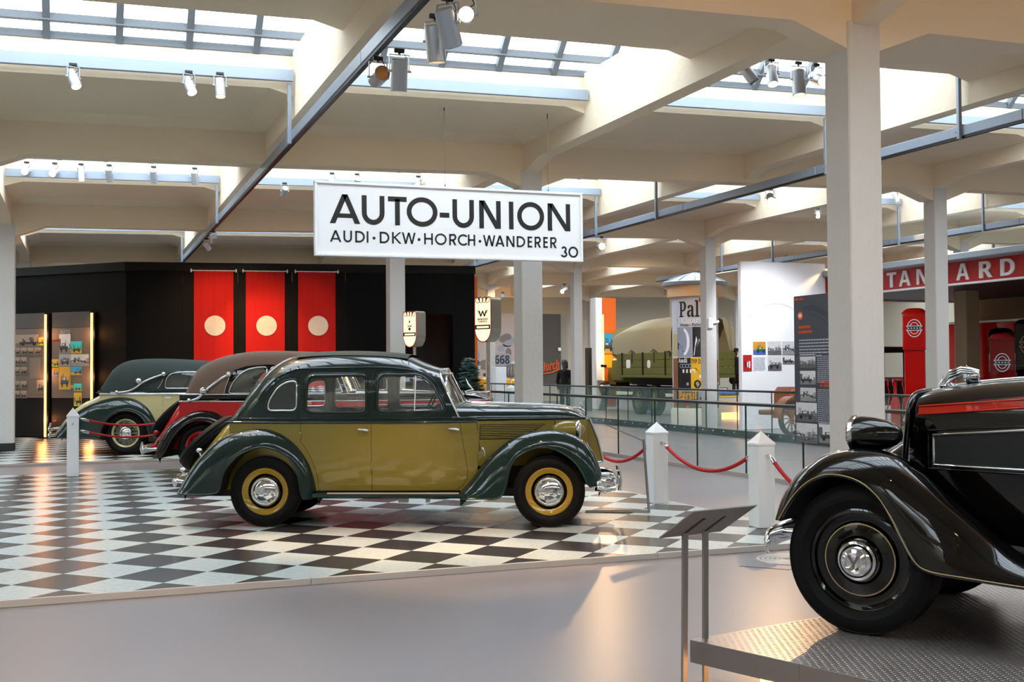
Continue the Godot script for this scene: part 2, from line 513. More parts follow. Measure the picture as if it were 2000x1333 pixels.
func hall():
	var f := MB.new()
	f.box(W(14.5, -0.15, 21), Vector3(53, 0.3, 64))
	tag(part("floor", f, M.screed, self), "polished mauve grey screed floor of the museum hall", "floor", "", "structure")
	var walls := [["wall_back", W(14.5, 3.2, 52.1), Vector3(53, 7, 0.3), "pale far wall behind the truck, the yellow car and the photo mural"], ["wall_front", W(14.5, 3.2, -10.1), Vector3(53, 7, 0.3), "pale wall behind the viewer"], ["wall_left", W(-11.6, 3.2, 21), Vector3(0.3, 7, 62), "pale side wall past the black display wall"], ["wall_right", W(40.6, 3.2, 21), Vector3(0.3, 7, 62), "pale side wall past the petrol station"]]
	for w in walls:
		var b := MB.new()
		b.box(w[1], w[2])
		tag(part(w[0], b, M.cream_wall, self), w[3], "wall", "", "structure")
	var ceil := thing("ceiling", "off-white concrete ceiling of beams, coffered slabs and raised skylight openings", "ceiling", Transform3D.IDENTITY, "", "structure")
	var ms := range(-4, 9)
	var ulo := -11.5
	var uhi := 40.5
	# cross beams, each with its haunches at the columns
	for n in range(-2, 6):
		var v := V0 + BAY * n + 0.02
		var b := MB.new()
		var p := PackedVector2Array([Vector2(ulo, 5.45 + rise(ulo)), Vector2(ulo, 4.74 + rise(ulo))])
		for m in ms:
			var u: float = U0 + ROW * m
			if m % 2 == 0:
				for k in [[-0.76, 4.76], [-0.18, 4.55], [0.18, 4.55], [0.76, 4.76]]:
					p.append(Vector2(u + k[0], k[1] + rise(u + k[0])))
			else:
				p.append(Vector2(u, 4.74 + rise(u)))
		p.append_array(PackedVector2Array([Vector2(uhi, 4.74 + rise(uhi)), Vector2(uhi, 5.45 + rise(uhi))]))
		b.at(Transform3D(Basis.IDENTITY, Vector3(0, 0, 0)))
		b.prism(p, -v, -v - 0.31)
		part("cross_beam", b, M.concrete, ceil)
	# depth beams
	for m in ms:
		var u: float = U0 + ROW * m
		var b := MB.new()
		var y := rise(u)
		var p := PackedVector2Array([Vector2(-9.9, 5.78 + y), Vector2(-9.9, 4.92 + y)])
		for n in range(-1, 6):
			var v := V0 + BAY * n
			if m % 2 == 0:
				for k in [[-0.62, 4.92], [-0.02, 4.77], [0.38, 4.77], [0.98, 4.92]]: p.append(Vector2(v + k[0], k[1] + y))
			else:
				for k in [[-0.35, 4.92], [0.0, 4.80], [0.33, 4.80], [0.68, 4.92]]: p.append(Vector2(v + k[0], k[1] + y))
		p.append_array(PackedVector2Array([Vector2(51.9, 4.92 + y), Vector2(51.9, 5.78 + y)]))
		b.at(Transform3D(Basis(Vector3(0, 0, -1), Vector3.UP, Vector3.RIGHT), Vector3(u, 0, 0)))
		b.prism(p, -0.12, 0.12)
		part("depth_beam", b, M.concrete, ceil)
	# slabs round each cross beam, coffered between the depth beams, with upstands at the skylight openings
	for n in range(-2, 6):
		var va := V0 + BAY * n - 2.31
		var vb := V0 + BAY * n + 2.95
		if n == -2: va = -10.0
		vb = minf(vb, 52.0)
		if vb < va: continue
		var b := MB.new()
		for e in [[5.43, 5.62, va + 0.05, vb - 0.05], [5.41, 5.76, va + 0.025, va + 0.125], [5.41, 5.76, vb - 0.125, vb - 0.025]]:
			var q := []
			for y in [e[0], e[1]]:
				for c in [[ulo, e[2]], [uhi, e[2]], [uhi, e[3]], [ulo, e[3]]]:
					q.append(W(c[0], y + rise(c[0]), c[1]))
			b.hexa(q)
		part("roof_slab", b, M.concrete, ceil)
		var c := MB.new()
		var vm := V0 + BAY * n
		for k in range(-1, ms.size()):
			var u0: float = ulo if k < 0 else U0 + ROW * ms[k] + 0.12
			var u1: float = uhi if k == ms.size() - 1 else U0 + ROW * ms[k + 1] - 0.12
			for s in [[va, vm + 0.02, 1], [vm + 0.33, vb, -1]]:
				var lip: float = s[0] if s[2] > 0 else s[1]
				var bm: float = s[1] if s[2] > 0 else s[0]
				var g := func(u: float, v: float, y: float): return W(u, y + rise(u), v)
				var ui := u0 + 0.30
				var uj := u1 - 0.30
				var bi: float = bm - 0.30 * s[2]
				var h := 5.30
				var d := 5.215
				c.quad(g.call(ui, lip, h), g.call(uj, lip, h), g.call(uj, bi, h), g.call(ui, bi, h))
				c.quad(g.call(u0, lip, d), g.call(ui, lip, h), g.call(ui, bi, h), g.call(u0, bm, d))
				c.quad(g.call(uj, lip, h), g.call(u1, lip, d), g.call(u1, bm, d), g.call(uj, bi, h))
				c.quad(g.call(ui, bi, h), g.call(uj, bi, h), g.call(u1, bm, d), g.call(u0, bm, d))
				var hp := 5.425
				var li: float = lip + 0.06 * s[2]
				c.quad(g.call(u0, lip, d), g.call(ui, lip, h), g.call(ui, lip, hp), g.call(u0, lip, hp))
				c.quad(g.call(ui, lip, h), g.call(uj, lip, h), g.call(uj, lip, hp), g.call(ui, lip, hp))
				c.quad(g.call(uj, lip, h), g.call(u1, lip, d), g.call(u1, lip, hp), g.call(uj, lip, hp))
				c.quad(g.call(u0, lip, hp), g.call(u1, lip, hp), g.call(u1, li, hp), g.call(u0, li, hp))
		part("coffer", c, M.concrete, ceil)
	# gabled skylights over the openings
	for n in range(-2, 5):
		var vn := V0 + BAY * n + 2.90
		var vf := V0 + BAY * (n + 1) - 2.26
		var vr := (vn + vf) / 2.0
		var rid := 5.76 + (vf - vn) / 2.0
		var sky := thing("window", "gabled skylight of grey framed panes, %s" % ["over the strip of floor by the entrance", "over the near floor before the chequered platform", "over the green and olive sedan", "over the green and cream cabriolet", "over the back of the black display wall", "over the truck", "along the far wall"][n + 2], "skylight", Transform3D.IDENTITY, "", "structure")
		sky.name = "window_%d" % (n + 3)
		var frame := MB.new()
		var k0 := 0
		var u := ulo - 0.33
		var seen := n == 0 or n == 1
		var panes := MB.new()
		var us := []
		while u < uhi - 0.2:
			us.append(u)
			u += ROW / 5.0
		us[0] = ulo
		us.append(uhi)
		for i in us.size():
			var a: float = us[i]
			for sd in [vn, vf]:
				var A := W(a, 5.76 + rise(a), sd)
				var B := W(a, rid + rise(a), vr)
				frame.bar(A, B, 0.085, 0.10, Vector3.RIGHT.cross(B - A).normalized())
				if i < us.size() - 1:
					var c: float = us[i + 1]
					var C := W(c, rid + rise(c), vr)
					var D := W(c, 5.76 + rise(c), sd)
					var one := MB.new() if seen and sd == vf and a > -3.0 and a < 24.0 else panes
					one.quad(A, D, C, B)
					if one != panes: part("pane", one, M.pane, sky)
		for sd in [[vn, 5.78], [vf, 5.78], [lerpf(vn, vr, 0.12), lerpf(5.76, rid, 0.12)], [lerpf(vf, vr, 0.12), lerpf(5.76, rid, 0.12)], [vr, rid]]:
			frame.bar(W(ulo, sd[1] + rise(ulo), sd[0]), W(uhi, sd[1] + rise(uhi), sd[0]), 0.09, 0.09)
		part("glazing_bars", frame, M.glazing_metal, sky)
		part("pane", panes, M.pane, sky, "stuff")
		for e in [ulo, uhi]:
			var gable := MB.new()
			gable.tri(W(e, 5.7, vn), W(e, 5.7 + rise(e), vf), W(e, rid + rise(e), vr))
			part("gable", gable, M.cream_wall, sky)
	# columns
	var col_words := {"0,0": "nearest white concrete column, beside the dark info panel and the black car", "0,1": "white concrete column behind the hanging sign and the sedan's bonnet", "0,2": "slender white column beside the lit shield sign and the black wall", "0,3": "white column beyond the black wall's orange edge", "2,1": "white column in front of the petrol station's lettering", "2,2": "white column overlapping the poster pillar, with a small wall box", "2,3": "white column beside the person in black", "-2,2": "white column at the picture's edge, on a dark plinth, before the picture boards"}
	for n in range(-1, 6):
		for m in range(-2, 8, 2):
			var u: float = U0 + ROW * m
			var v := V0 + BAY * n
			var h := 4.80 + rise(u)
			var key := "%d,%d" % [m, n]
			var t := thing("column", col_words.get(key, "white concrete column deep in the hall or out of the picture"), "column", Transform3D(Basis.IDENTITY, W(u, 0, v + 0.18)), "" if col_words.has(key) else "plain columns of the hall", "structure")
			var b := MB.new()
			var cw := 0.36 if m < 2 else 0.30
			b.box(Vector3(0.0 if m < 2 else 0.035, h / 2, 0.18 - cw / 2), Vector3(cw, h, cw), 0.012)
			part("shaft", b, M.column_paint, t)
			if key == "-2,2":
				var q := MB.new()
				q.box(Vector3(0, 0.1, 0), Vector3(0.38, 0.2, 0.38))
				part("plinth", q, M.joint, t)
			if key == "2,2":
				var q := MB.new()
				q.box(Vector3(-0.02, 2.75, 0.21), Vector3(0.14, 0.26, 0.06), 0.01)
				q.bar(Vector3(-0.02, 2.75, 0.2), Vector3(0.22, 2.8, 0.22), 0.05, 0.05)
				part("wall_box", q, M.white_satin, t)
	# a round floor inlet in the near floor, and a fine joint
	var ring := thing("floor_drain", "round perforated steel floor grating between the chequered platform and the black car's ramp", "floor grating", Transform3D(Basis.IDENTITY, W(5.62, 0.0, 8.12)))
	var r0 := MB.new()
	r0.lathe([Vector2(0.0, 0.002), Vector2(0.27, 0.002), Vector2(0.29, 0.006), Vector2(0.30, 0.0)], 40)
	part("plate", r0, M.screed, ring)
	var r1 := MB.new()
	for k in 6:
		var rr := 0.06 + 0.04 * k
		r1.lathe([Vector2(rr, 0.003), Vector2(rr + 0.006, 0.008), Vector2(rr + 0.022, 0.008), Vector2(rr + 0.028, 0.003)], 40)
	part("rings", r1, M.trim_metal, ring)
	var jt := MB.new()
	jt.bar(W(5.05, 0.0005, 8.02), W(5.32, 0.0005, 7.72), 0.012, 0.003)
	jt.bar(W(5.32, 0.0005, 7.72), W(6.4, 0.0005, 7.85), 0.008, 0.003)
	tag(part("floor_joint", jt, M.joint, self), "dark saw-cut joint in the grey floor beside the round grating", "floor joint", "", "structure")

# ---------------------------------------------------------------- chequered platforms
func tile_mesh(poly: Array, inset: float, y: float, h: float) -> MB:   # poly in (u, v), set back from its joints and chamfered at the top
	var b := MB.new()
	var src := PackedVector2Array(poly)
	var o := Geometry2D.offset_polygon(src, -inset)
	if o.is_empty(): return null
	var p: PackedVector2Array = o[0]
	var t := Geometry2D.offset_polygon(p, -0.002)
	if t.is_empty() or t[0].size() != p.size() or p.size() < 3: t = [p]
	var q: PackedVector2Array = t[0]
	# keep the corners paired
	var best := 0
	for k in q.size():
		if q[k].distance_to(p[0]) < q[best].distance_to(p[0]): best = k
	var n := p.size()
	for k in range(1, n - 1):
		b.tri(W(q[best].x, y + h, q[best].y), W(q[(best + k) % n].x, y + h, q[(best + k) % n].y), W(q[(best + k + 1) % n].x, y + h, q[(best + k + 1) % n].y))
	for k in n:
		var a := p[k]; var c := p[(k + 1) % n]
		var d := q[(best + k) % n]; var e := q[(best + k + 1) % n]
		b.quad(W(a.x, y + h - 0.0015, a.y), W(c.x, y + h - 0.0015, c.y), W(e.x, y + h, e.y), W(d.x, y + h, d.y))
		b.quad(W(a.x, y, a.y), W(c.x, y, c.y), W(c.x, y + h - 0.0015, c.y), W(a.x, y + h - 0.0015, a.y))
	return b

func platforms():
	chequer("platform", "chequered display platform with metal edging under the green and olive sedan", -4.5, 6.53, 8.6, 18.93, true)
	chequer("platform", "second chequered platform under the green and cream cabriolet, before the black wall", -7.0, 6.53, 21.22, 29.5, false)

func chequer(called: String, label: String, ua: float, ub: float, va: float, vb: float, single: bool):
	var t := thing(called, label, "platform", Transform3D.IDENTITY, "", "structure")
	var base := MB.new()
	base.box(W((ua + ub) / 2, PH / 2 - 0.003, (va + vb) / 2), Vector3(ub - ua - 0.02, PH - 0.006, vb - va - 0.02))
	part("base", base, M.joint, t)
	# edging in lengths
	var lengths := [[Vector2(ua, va), Vector2(-1.35, va)], [Vector2(-1.35, va), Vector2(1.63, va)], [Vector2(1.63, va), Vector2(4.6, va)], [Vector2(4.6, va), Vector2(ub, va)], [Vector2(ub, va), Vector2(ub, vb)], [Vector2(ua, vb), Vector2(ub, vb)], [Vector2(ua, va), Vector2(ua, vb)]]
	for l in lengths:
		var e := MB.new()
		var d: Vector2 = (l[1] - l[0]).normalized() * 0.0015
		e.bar(W(l[0].x + d.x, PH / 2 + 0.001, l[0].y + d.y), W(l[1].x - d.x, PH / 2 + 0.001, l[1].y - d.y), 0.028, PH + 0.002, Vector3.UP, 0.003)
		if l[0].y == va and l[1].y == va:
			var x: float = l[0].x + 0.12
			while x < l[1].x:
				e.lathe([Vector2(0.0, 0.004), Vector2(0.006, 0.003), Vector2(0.007, 0.0)], 8, Transform3D(Basis(Vector3.RIGHT, Vector3(0, 0, 1), Vector3.DOWN), W(x, 0.028, va - 0.014)))
				x += 0.6
		part("edging", e, M.trim_metal, t)
	var o := Vector2(-0.134, 8.848)
	var s := 0.5 * sqrt(0.5)
	var a := Vector2(s, s)
	var c := Vector2(s, -s)
	var inner := PackedVector2Array([Vector2(ua + 0.014, va + 0.014), Vector2(ub - 0.014, va + 0.014), Vector2(ub - 0.014, vb - 0.014), Vector2(ua + 0.014, vb - 0.014)])
	var far_pale := MB.new()
	var far_dark := MB.new()
	var rest := {true: far_pale, false: far_dark}
	var whole := {}
	var count := 0
	var cam := Vector2(0, 0)
	for i in range(-40, 70):
		for j in range(-60, 40):
			var p0 := o + a * i + c * j
			var mid := p0 + (a + c) / 2.0
			if mid.x < ua - 0.4 or mid.x > ub + 0.4 or mid.y < va - 0.4 or mid.y > vb + 0.4: continue
			var pale := posmod(i + j, 2) == 0
			var poly := PackedVector2Array([p0, p0 + a, p0 + a + c, p0 + c])
			var cutp := Geometry2D.intersect_polygons(poly, inner)
			if cutp.is_empty(): continue
			var full := true
			for q in poly:
				if not Geometry2D.is_point_in_polygon(q, inner): full = false
			var in_view := single and mid.x / mid.y > -0.085 and count < 300
			if in_view:
				var y := PH - 0.004 + 0.0005 * float((i * 7 + j * 13) % 3)
				if full:
					if not whole.has(pale):
						whole[pale] = tile_mesh([-(a + c) / 2, (a - c) / 2, (a + c) / 2, (c - a) / 2], 0.0012, 0, 0.004).mesh()
					var m := MeshInstance3D.new()
					m.name = "tile"
					m.mesh = whole[pale]
					m.position = W(mid.x, y, mid.y)
					m.material_override = M.pale_tile if pale else M.dark_tile
					t.add_child(m, true)
				else:
					var b := tile_mesh(Array(cutp[0]), 0.0012, y, 0.004)
					if b: part("tile", b, M.pale_tile if pale else M.dark_tile, t)
				count += 1
			else:
				var p: PackedVector2Array = cutp[0]
				var b: MB = rest[pale]
				for k in range(1, p.size() - 1):
					b.tri(W(p[0].x, PH, p[0].y), W(p[k].x, PH, p[k].y), W(p[k + 1].x, PH, p[k + 1].y))
	part("tiles", far_pale, M.pale_tile, t, "stuff")
	part("tiles", far_dark, M.dark_tile, t, "stuff")

# ---------------------------------------------------------------- motor cars; x runs forward from the rear axle, z to the car's side
func superpoint(x: float, phi: float, yb: float, yt: float, w: float, n: float) -> Vector3:
	var c = cos(phi)
	var s = sin(phi)
	var k = pow(pow(absf(c), n) + pow(absf(s), n), 1.0 / n)
	return Vector3(x, yb + (yt - yb) * s / k, w * c / k)

func cabin_fn(P: Dictionary) -> Callable:
	return func(s: float, t: float) -> Vector3:
		var xn = lerpf(P.x0, P.x1, s)
		var p = superpoint(xn, t * PI / 2, P.yb, spline(P.yt, xn), spline(P.w, xn), spline(P.n, xn))
		p.x -= P.shear * smoothstep(P.x1 - 0.7, P.x1, xn) * (p.y - P.yb) / 0.55
		return p

func cabin_z(P: Dictionary, x: float, y: float) -> float:
	var xn = x
	for k in 4:
		xn = x + P.shear * smoothstep(P.x1 - 0.7, P.x1, xn) * (y - P.yb) / 0.55
	var f = clampf((y - P.yb) / maxf(spline(P.yt, xn) - P.yb, 0.01), 0.0, 0.999)
	var n = spline(P.n, xn)
	return spline(P.w, xn) * pow(1.0 - pow(f, n), 1.0 / n)

func on_cabin(P: Dictionary, poly, out := 0.0) -> Array:
	var r = []
	for p in poly: r.append(Vector3(p.x, p.y, cabin_z(P, p.x, p.y) + out))
	return r

func mirror_pts(a: Array) -> Array:
	return a.map(func(p): return Vector3(p.x, p.y, -p.z))

func grown(poly: PackedVector2Array, d: float) -> PackedVector2Array:
	var o = Geometry2D.offset_polygon(poly, d)
	return o[0] if o else poly

func fill_poly(b: MB, poly: PackedVector2Array, lift: Callable):
	var ix = Geometry2D.triangulate_polygon(poly)
	for k in range(0, ix.size(), 3):
		b.tri(lift.call(poly[ix[k]]), lift.call(poly[ix[k + 1]]), lift.call(poly[ix[k + 2]]))

func fender_mesh(crown: Array, lip: Array, zc: float, zl: float, zi: float, drop: float) -> MB:
	var n = 40
	var c = curve(crown.map(func(p): return Vector2(p[0], p[1])), n)
	var l = curve(lip.map(func(p): return Vector2(p[0], p[1])), n)
	var f = func(s: float, t: float) -> Vector3:
		var i = int(round(s * n))
		var C: Vector2 = c[i]
		var L: Vector2 = l[i]
		if t <= 0.5:
			var th = t * PI
			var q = 1.0 - cos(th)
			var e = sin(th)
			return Vector3(lerpf(L.x, C.x, e), lerpf(L.y, C.y, e), lerpf(zl, zc, q))
		var th2 = (t - 0.5) * PI
		return Vector3(C.x, C.y - drop * (1.0 - cos(th2)), lerpf(zc, zi, sin(th2)))
	var b = MB.new()
	b.sheet(f, n, 14, [], [], true)
	var rim = []
	for p in l: rim.append(Vector3(p.x, p.y, zl - 0.004))
	b.tube(rim, 0.009, 6)
	b.tube(mirror_pts(rim), 0.009, 6)
	return b

func well_mesh(lip: Array, zl: float, zi: float) -> MB:
	var l = curve(lip.map(func(p): return Vector2(p[0], p[1])), 30)
	var b = MB.new()
	b.sheet(func(s, t):
		var p: Vector2 = l[int(round(s * 30))]
		return Vector3(p.x, p.y - 0.006, lerpf(zl - 0.012, zi, t)), 30, 2, [], [], true)
	var mid = l[15]
	for sg in [1.0, -1.0]:
		for k in 30: b.tri(Vector3(mid.x, 0.32, sg * zi), Vector3(l[k].x, l[k].y, sg * zi), Vector3(l[k + 1].x, l[k + 1].y, sg * zi))
	return b

func wheel_parts(car: Node3D, x: float, z: float, S: Dictionary):
	var w = Node3D.new()
	w.name = "wheel"
	car.add_child(w, true)
	var sg = signf(z)
	w.transform = Transform3D(Basis(Vector3.RIGHT, Vector3(0, 0, sg), Vector3(0, -sg, 0)), Vector3(x, S.r, z))
	var R: float = S.r
	var h: float = S.wide / 2.0
	var rb: float = S.bead
	var b = MB.new()
	var prof = [Vector2(rb - 0.02, -h * 0.8), Vector2(rb + 0.01, -h * 0.9), Vector2(lerpf(rb, R, 0.5), -h), Vector2(R - 0.035, -h * 0.93), Vector2(R - 0.012, -h * 0.78)]
	for k in 6:
		var y = lerpf(-h * 0.66, h * 0.66, k / 5.0)
		prof.append_array([Vector2(R, y - h * 0.09), Vector2(R, y + h * 0.09), Vector2(R - 0.007, y + h * 0.10), Vector2(R - 0.007, y + h * 0.16)])
	prof.append_array([Vector2(R - 0.012, h * 0.78), Vector2(R - 0.035, h * 0.93), Vector2(R - 0.042, h * 0.95), Vector2(R - 0.046, h * 0.985), Vector2(lerpf(rb, R, 0.5), h), Vector2(lerpf(rb, R, 0.35), h), Vector2(lerpf(rb, R, 0.33), h * 0.975), Vector2(rb + 0.01, h * 0.9), Vector2(rb - 0.006, h * 0.78), Vector2(rb - 0.012, 0.0)])
	b.lathe(prof, 56)
	part("tyre", b, M.tyre, w)
	var st: String = S.style
	var d = MB.new()
	if st == "sedan":
		d.lathe([Vector2(rb - 0.01, h * 0.6), Vector2(rb + 0.002, h * 0.83), Vector2(rb - 0.004, h * 0.90), Vector2(rb - 0.014, h * 0.90), Vector2(0.205, h * 0.72), Vector2(0.18, h * 0.6), Vector2(0.178, h * 0.3)], 48)
		d.tube([Vector3(0.19, h * 0.6, 0.09), Vector3(0.20, h * 0.95, 0.095)], 0.005, 6)
		part("rim", d, M.gold_paint, w)
		var k = MB.new()
		k.lathe([Vector2(0.18, h * 0.3), Vector2(0.165, h * 0.45), Vector2(0.150, h * 0.62), Vector2(0.0, h * 0.6)], 40)
		part("disc", k, M.black_paint, w)
		var c = MB.new()
		c.lathe([Vector2(0.149, h * 0.6), Vector2(0.148, h * 0.8), Vector2(0.138, h * 0.98), Vector2(0.124, h * 1.02), Vector2(0.121, h * 0.98), Vector2(0.108, h * 1.12), Vector2(0.080, h * 1.32), Vector2(0.045, h * 1.43), Vector2(0.0, h * 1.47)], 48, Transform3D.IDENTITY, 1.0, 60.0)
		part("hub_cap", c, M.chrome, w)
	elif st == "disc":   # black pressed disc with a fine gold line and a stepped cap
		d.lathe([Vector2(rb - 0.01, h * 0.5), Vector2(rb + 0.002, h * 0.82), Vector2(rb - 0.008, h * 0.88), Vector2(rb - 0.022, h * 0.80), Vector2(rb - 0.028, h * 0.55), Vector2(rb - 0.05, h * 0.5), Vector2(0.20, h * 0.52), Vector2(0.19, h * 0.72), Vector2(0.175, h * 0.78), Vector2(0.125, h * 0.86), Vector2(0.115, h * 0.7), Vector2(0.0, h * 0.7)], 56)
		part("rim", d, M.black_paint, w)
		var g = MB.new()
		g.lathe([Vector2(0.187, h * 0.735), Vector2(0.186, h * 0.755), Vector2(0.1825, h * 0.765), Vector2(0.181, h * 0.755)], 56)
		pair("pinstripe", g, M.coachline, w)
		var c = MB.new()
		c.lathe([Vector2(0.113, h * 0.8), Vector2(0.112, h * 1.0), Vector2(0.100, h * 1.2), Vector2(0.088, h * 1.24), Vector2(0.085, h * 1.38), Vector2(0.072, h * 1.50), Vector2(0.064, h * 1.50), Vector2(0.062, h * 1.62), Vector2(0.048, h * 1.72), Vector2(0.042, h * 1.68), Vector2(0.0, h * 1.68)], 48)
		part("hub_cap", c, M.chrome, w)
		var e = MB.new()
		for k in [[-0.026, 0.030, 0.0, -0.008], [0.026, 0.030, 0.0, -0.008], [0.0, -0.008, 0.0, -0.034]]:
			e.bar(Vector3(k[0], h * 1.70, k[1]), Vector3(k[2], h * 1.70, k[3]), 0.009, 0.008)
		part("emblem", e, M.steel, w)
	else:   # painted rim with steel spokes and a large cap
		d.lathe([Vector2(rb - 0.01, h * 0.5), Vector2(rb + 0.002, h * 0.84), Vector2(rb - 0.012, h * 0.88), Vector2(rb - 0.03, h * 0.7), Vector2(rb - 0.034, h * 0.3)], 40)
		part("rim", d, S.rim, w)
		var sp = MB.new()
		for k in 14:
			var an = TAU * k / 14.0
			var q = Vector3(cos(an), 0, sin(an))
			sp.bar(q * 0.08 + Vector3(0, h * 0.7, 0), q * (rb - 0.025) + Vector3(0, h * 0.5, 0), 0.020, 0.012)
		sp.lathe([Vector2(rb - 0.03, -h * 0.2), Vector2(0.0, -h * 0.2)], 24)
		part("spokes", sp, S.spoke, w)
		var c = MB.new()
		c.lathe([Vector2(0.118, h * 0.7), Vector2(0.115, h * 0.95), Vector2(0.10, h * 1.05), Vector2(0.085, h * 1.05), Vector2(0.07, h * 1.25), Vector2(0.04, h * 1.4), Vector2(0.0, h * 1.42)], 32)
		part("hub_cap", c, M.chrome, w)

func bumper_mesh(x: float, y: float, half: float, sweep: float, r: float) -> MB:   # a curved blade, ends swept back by sweep
	var b = MB.new()
	var prof = []
	for k in 10:
		var an = TAU * k / 10.0
		prof.append(Vector2(cos(an) * 0.018, sin(an) * r))
	b.smooth(1)
	var last = []
	for i in 25:
		var q = -1.0 + i / 12.0
		var c = Vector3(x - sweep * pow(absf(q), 3.0), y, q * half)
		var ring = []
		for p in prof: ring.append(c + Vector3(p.x, p.y * (1.0 if absf(q) < 0.98 else 0.7), 0))
		if last:
			for k in 10: b.quad(last[k], last[(k + 1) % 10], ring[(k + 1) % 10], ring[k])
		else:
			for k in range(1, 9): b.tri(ring[0], ring[k + 1], ring[k])
		last = ring
	for k in range(1, 9): b.tri(last[0], last[k], last[k + 1])
	b.flat()
	return b

func spare_wheel(car: Node3D, c: Vector3, lean: float, R: float, m: Material):
	var t = Transform3D(Basis(Vector3(0, 0, 1), deg_to_rad(lean)), c)
	var w = MB.new()
	w.lathe([Vector2(0.0, -0.06), Vector2(R * 0.62, -0.06), Vector2(R * 0.7, -0.075), Vector2(R * 0.9, -0.08), Vector2(R - 0.01, -0.06), Vector2(R, -0.035), Vector2(R - 0.006, -0.03), Vector2(R - 0.006, -0.012), Vector2(R, -0.008), Vector2(R, 0.008), Vector2(R - 0.006, 0.012), Vector2(R - 0.006, 0.03), Vector2(R, 0.035), Vector2(R - 0.01, 0.06), Vector2(R * 0.9, 0.08), Vector2(R * 0.68, 0.072), Vector2(R * 0.64, 0.06)], 48, t)
	var o = part("spare_wheel", w, M.tyre, car)
	var d = MB.new()
	d.lathe([Vector2(R * 0.65, 0.055), Vector2(R * 0.55, 0.075), Vector2(R * 0.3, 0.085), Vector2(0.0, 0.088)], 40, t)
	part("cover", d, m, o)

func window_frames(t: Node3D, P: Dictionary, wins: Array, m: Material, r: float, glass := true):
	for w in wins:
		var b = MB.new()
		var loop = on_cabin(P, w, 0.002)
		b.tube(loop, r, 6, true)
		b.tube(mirror_pts(loop), r, 6, true)
		var fr = pair("window_frame", b, m, t)
		if glass:
			var g = MB.new()
			for sg in [1.0, -1.0]:
				fill_poly(g, w, func(p: Vector2): return Vector3(p.x, p.y, sg * (cabin_z(P, p.x, p.y) - 0.012)))
			pair("window_pane", g, M.car_glass, fr)

func tail_sheet(b: MB, T: Dictionary):
	b.sheet(func(s, t):
		var x = lerpf(T.x0, T.x1, s)
		return superpoint(x, t * PI / 2, T.yb, spline(T.yt, x), spline(T.w, x), spline(T.n, x)), 20, 16, [], [], true)
	var x0: float = T.x0
	for k in 16:
		var p = superpoint(x0, k / 16.0 * PI / 2, T.yb, spline(T.yt, x0), spline(T.w, x0), spline(T.n, x0))
		var q = superpoint(x0, (k + 1) / 16.0 * PI / 2, T.yb, spline(T.yt, x0), spline(T.w, x0), spline(T.n, x0))
		b.quad(p, q, Vector3(q.x, q.y, -q.z), Vector3(p.x, p.y, -p.z))

func side_sheet(b: MB, S: Dictionary, holes := [], keep := []):
	b.sheet(func(s, t):
		var x = lerpf(S.x0, S.x1, s)
		return Vector3(x, lerpf(S.y0, S.y1, t), spline(S.w, x) * (1.0 - 0.07 * pow(1.0 - t, 2.5) + 0.012 * sin(t * PI))), S.get("nx", 40), 10, holes, keep, true)

func side_z(S: Dictionary, x: float, y: float) -> float:
	var t: float = clampf((y - S.y0) / (S.y1 - S.y0), 0, 1)
	return spline(S.w, x) * (1.0 - 0.07 * pow(1.0 - t, 2.5) + 0.012 * sin(t * PI))

func bonnet_fn(H: Dictionary) -> Callable:
	return func(s: float, t: float) -> Vector3:
		var x = lerpf(H.x0, H.x1, s)
		return superpoint(x, t * PI / 2, H.yb, spline(H.yt, x), spline(H.w, x), H.n)

func windscreen(t: Node3D, P: Dictionary, frac: float, header: Material, frame: Material):
	var f = cabin_fn(P)
	var tmax = 0.0
	while f.call(1.0, tmax).y < lerpf(P.yb, spline(P.yt, P.x1), frac): tmax += 0.01
	var across = func(s: float, k: float) -> Vector3:
		var p: Vector3 = f.call(1.0, k)
		var q = 1.0 - 2.0 * s
		return Vector3(p.x + 0.07 * (1.0 - q * q), p.y, p.z * q)
	var g = MB.new()
	g.sheet(func(s, k): return across.call(s, lerpf(0.02, tmax, k)), 12, 8)
	var glass = part("windscreen", g, M.car_glass, t)
	var h = MB.new()
	h.sheet(func(s, k): return across.call(s, lerpf(tmax, 1.0, k)), 12, 4)
	part("roof_header", h, header, t)
	var fr = MB.new()
	var rim = []
	for k in 11: rim.append(across.call(0.0, lerpf(0.02, tmax, k / 10.0)))
	for k in range(1, 12): rim.append(across.call(k / 12.0, tmax))
	for k in 11: rim.append(across.call(1.0, lerpf(tmax, 0.02, k / 10.0)))
	for k in range(1, 12): rim.append(across.call(1.0 - k / 12.0, 0.02))
	fr.tube(rim, 0.012, 6, true)
	fr.tube([across.call(0.5, 0.02), across.call(0.5, tmax)], 0.010, 6)
	part("windscreen_frame", fr, frame, glass)
	var wp = MB.new()
	for s in [0.28, 0.62]:
		var a: Vector3 = across.call(s, tmax * 0.92)
		var b: Vector3 = across.call(s + 0.10, tmax * 0.35)
		wp.bar(a + Vector3(0.02, 0.01, 0), b + Vector3(0.025, 0.0, 0), 0.010, 0.008)
	pair("wiper", wp, M.dark, glass)

func tread(x0: float, x1: float, y: float, z0: float, z1: float) -> MB:
	var b = MB.new()
	for sg in [-1.0, 1.0]:
		b.box(Vector3((x0 + x1) / 2, y - 0.022, sg * (z0 + z1) / 2), Vector3(x1 - x0, 0.045, z1 - z0), 0.012)
		for k in 5:
			b.bar(Vector3(x0 + 0.03, y + 0.002, sg * lerpf(z0 + 0.03, z1 - 0.03, k / 4.0)), Vector3(x1 - 0.03, y + 0.002, sg * lerpf(z0 + 0.03, z1 - 0.03, k / 4.0)), 0.012, 0.008)
	return b

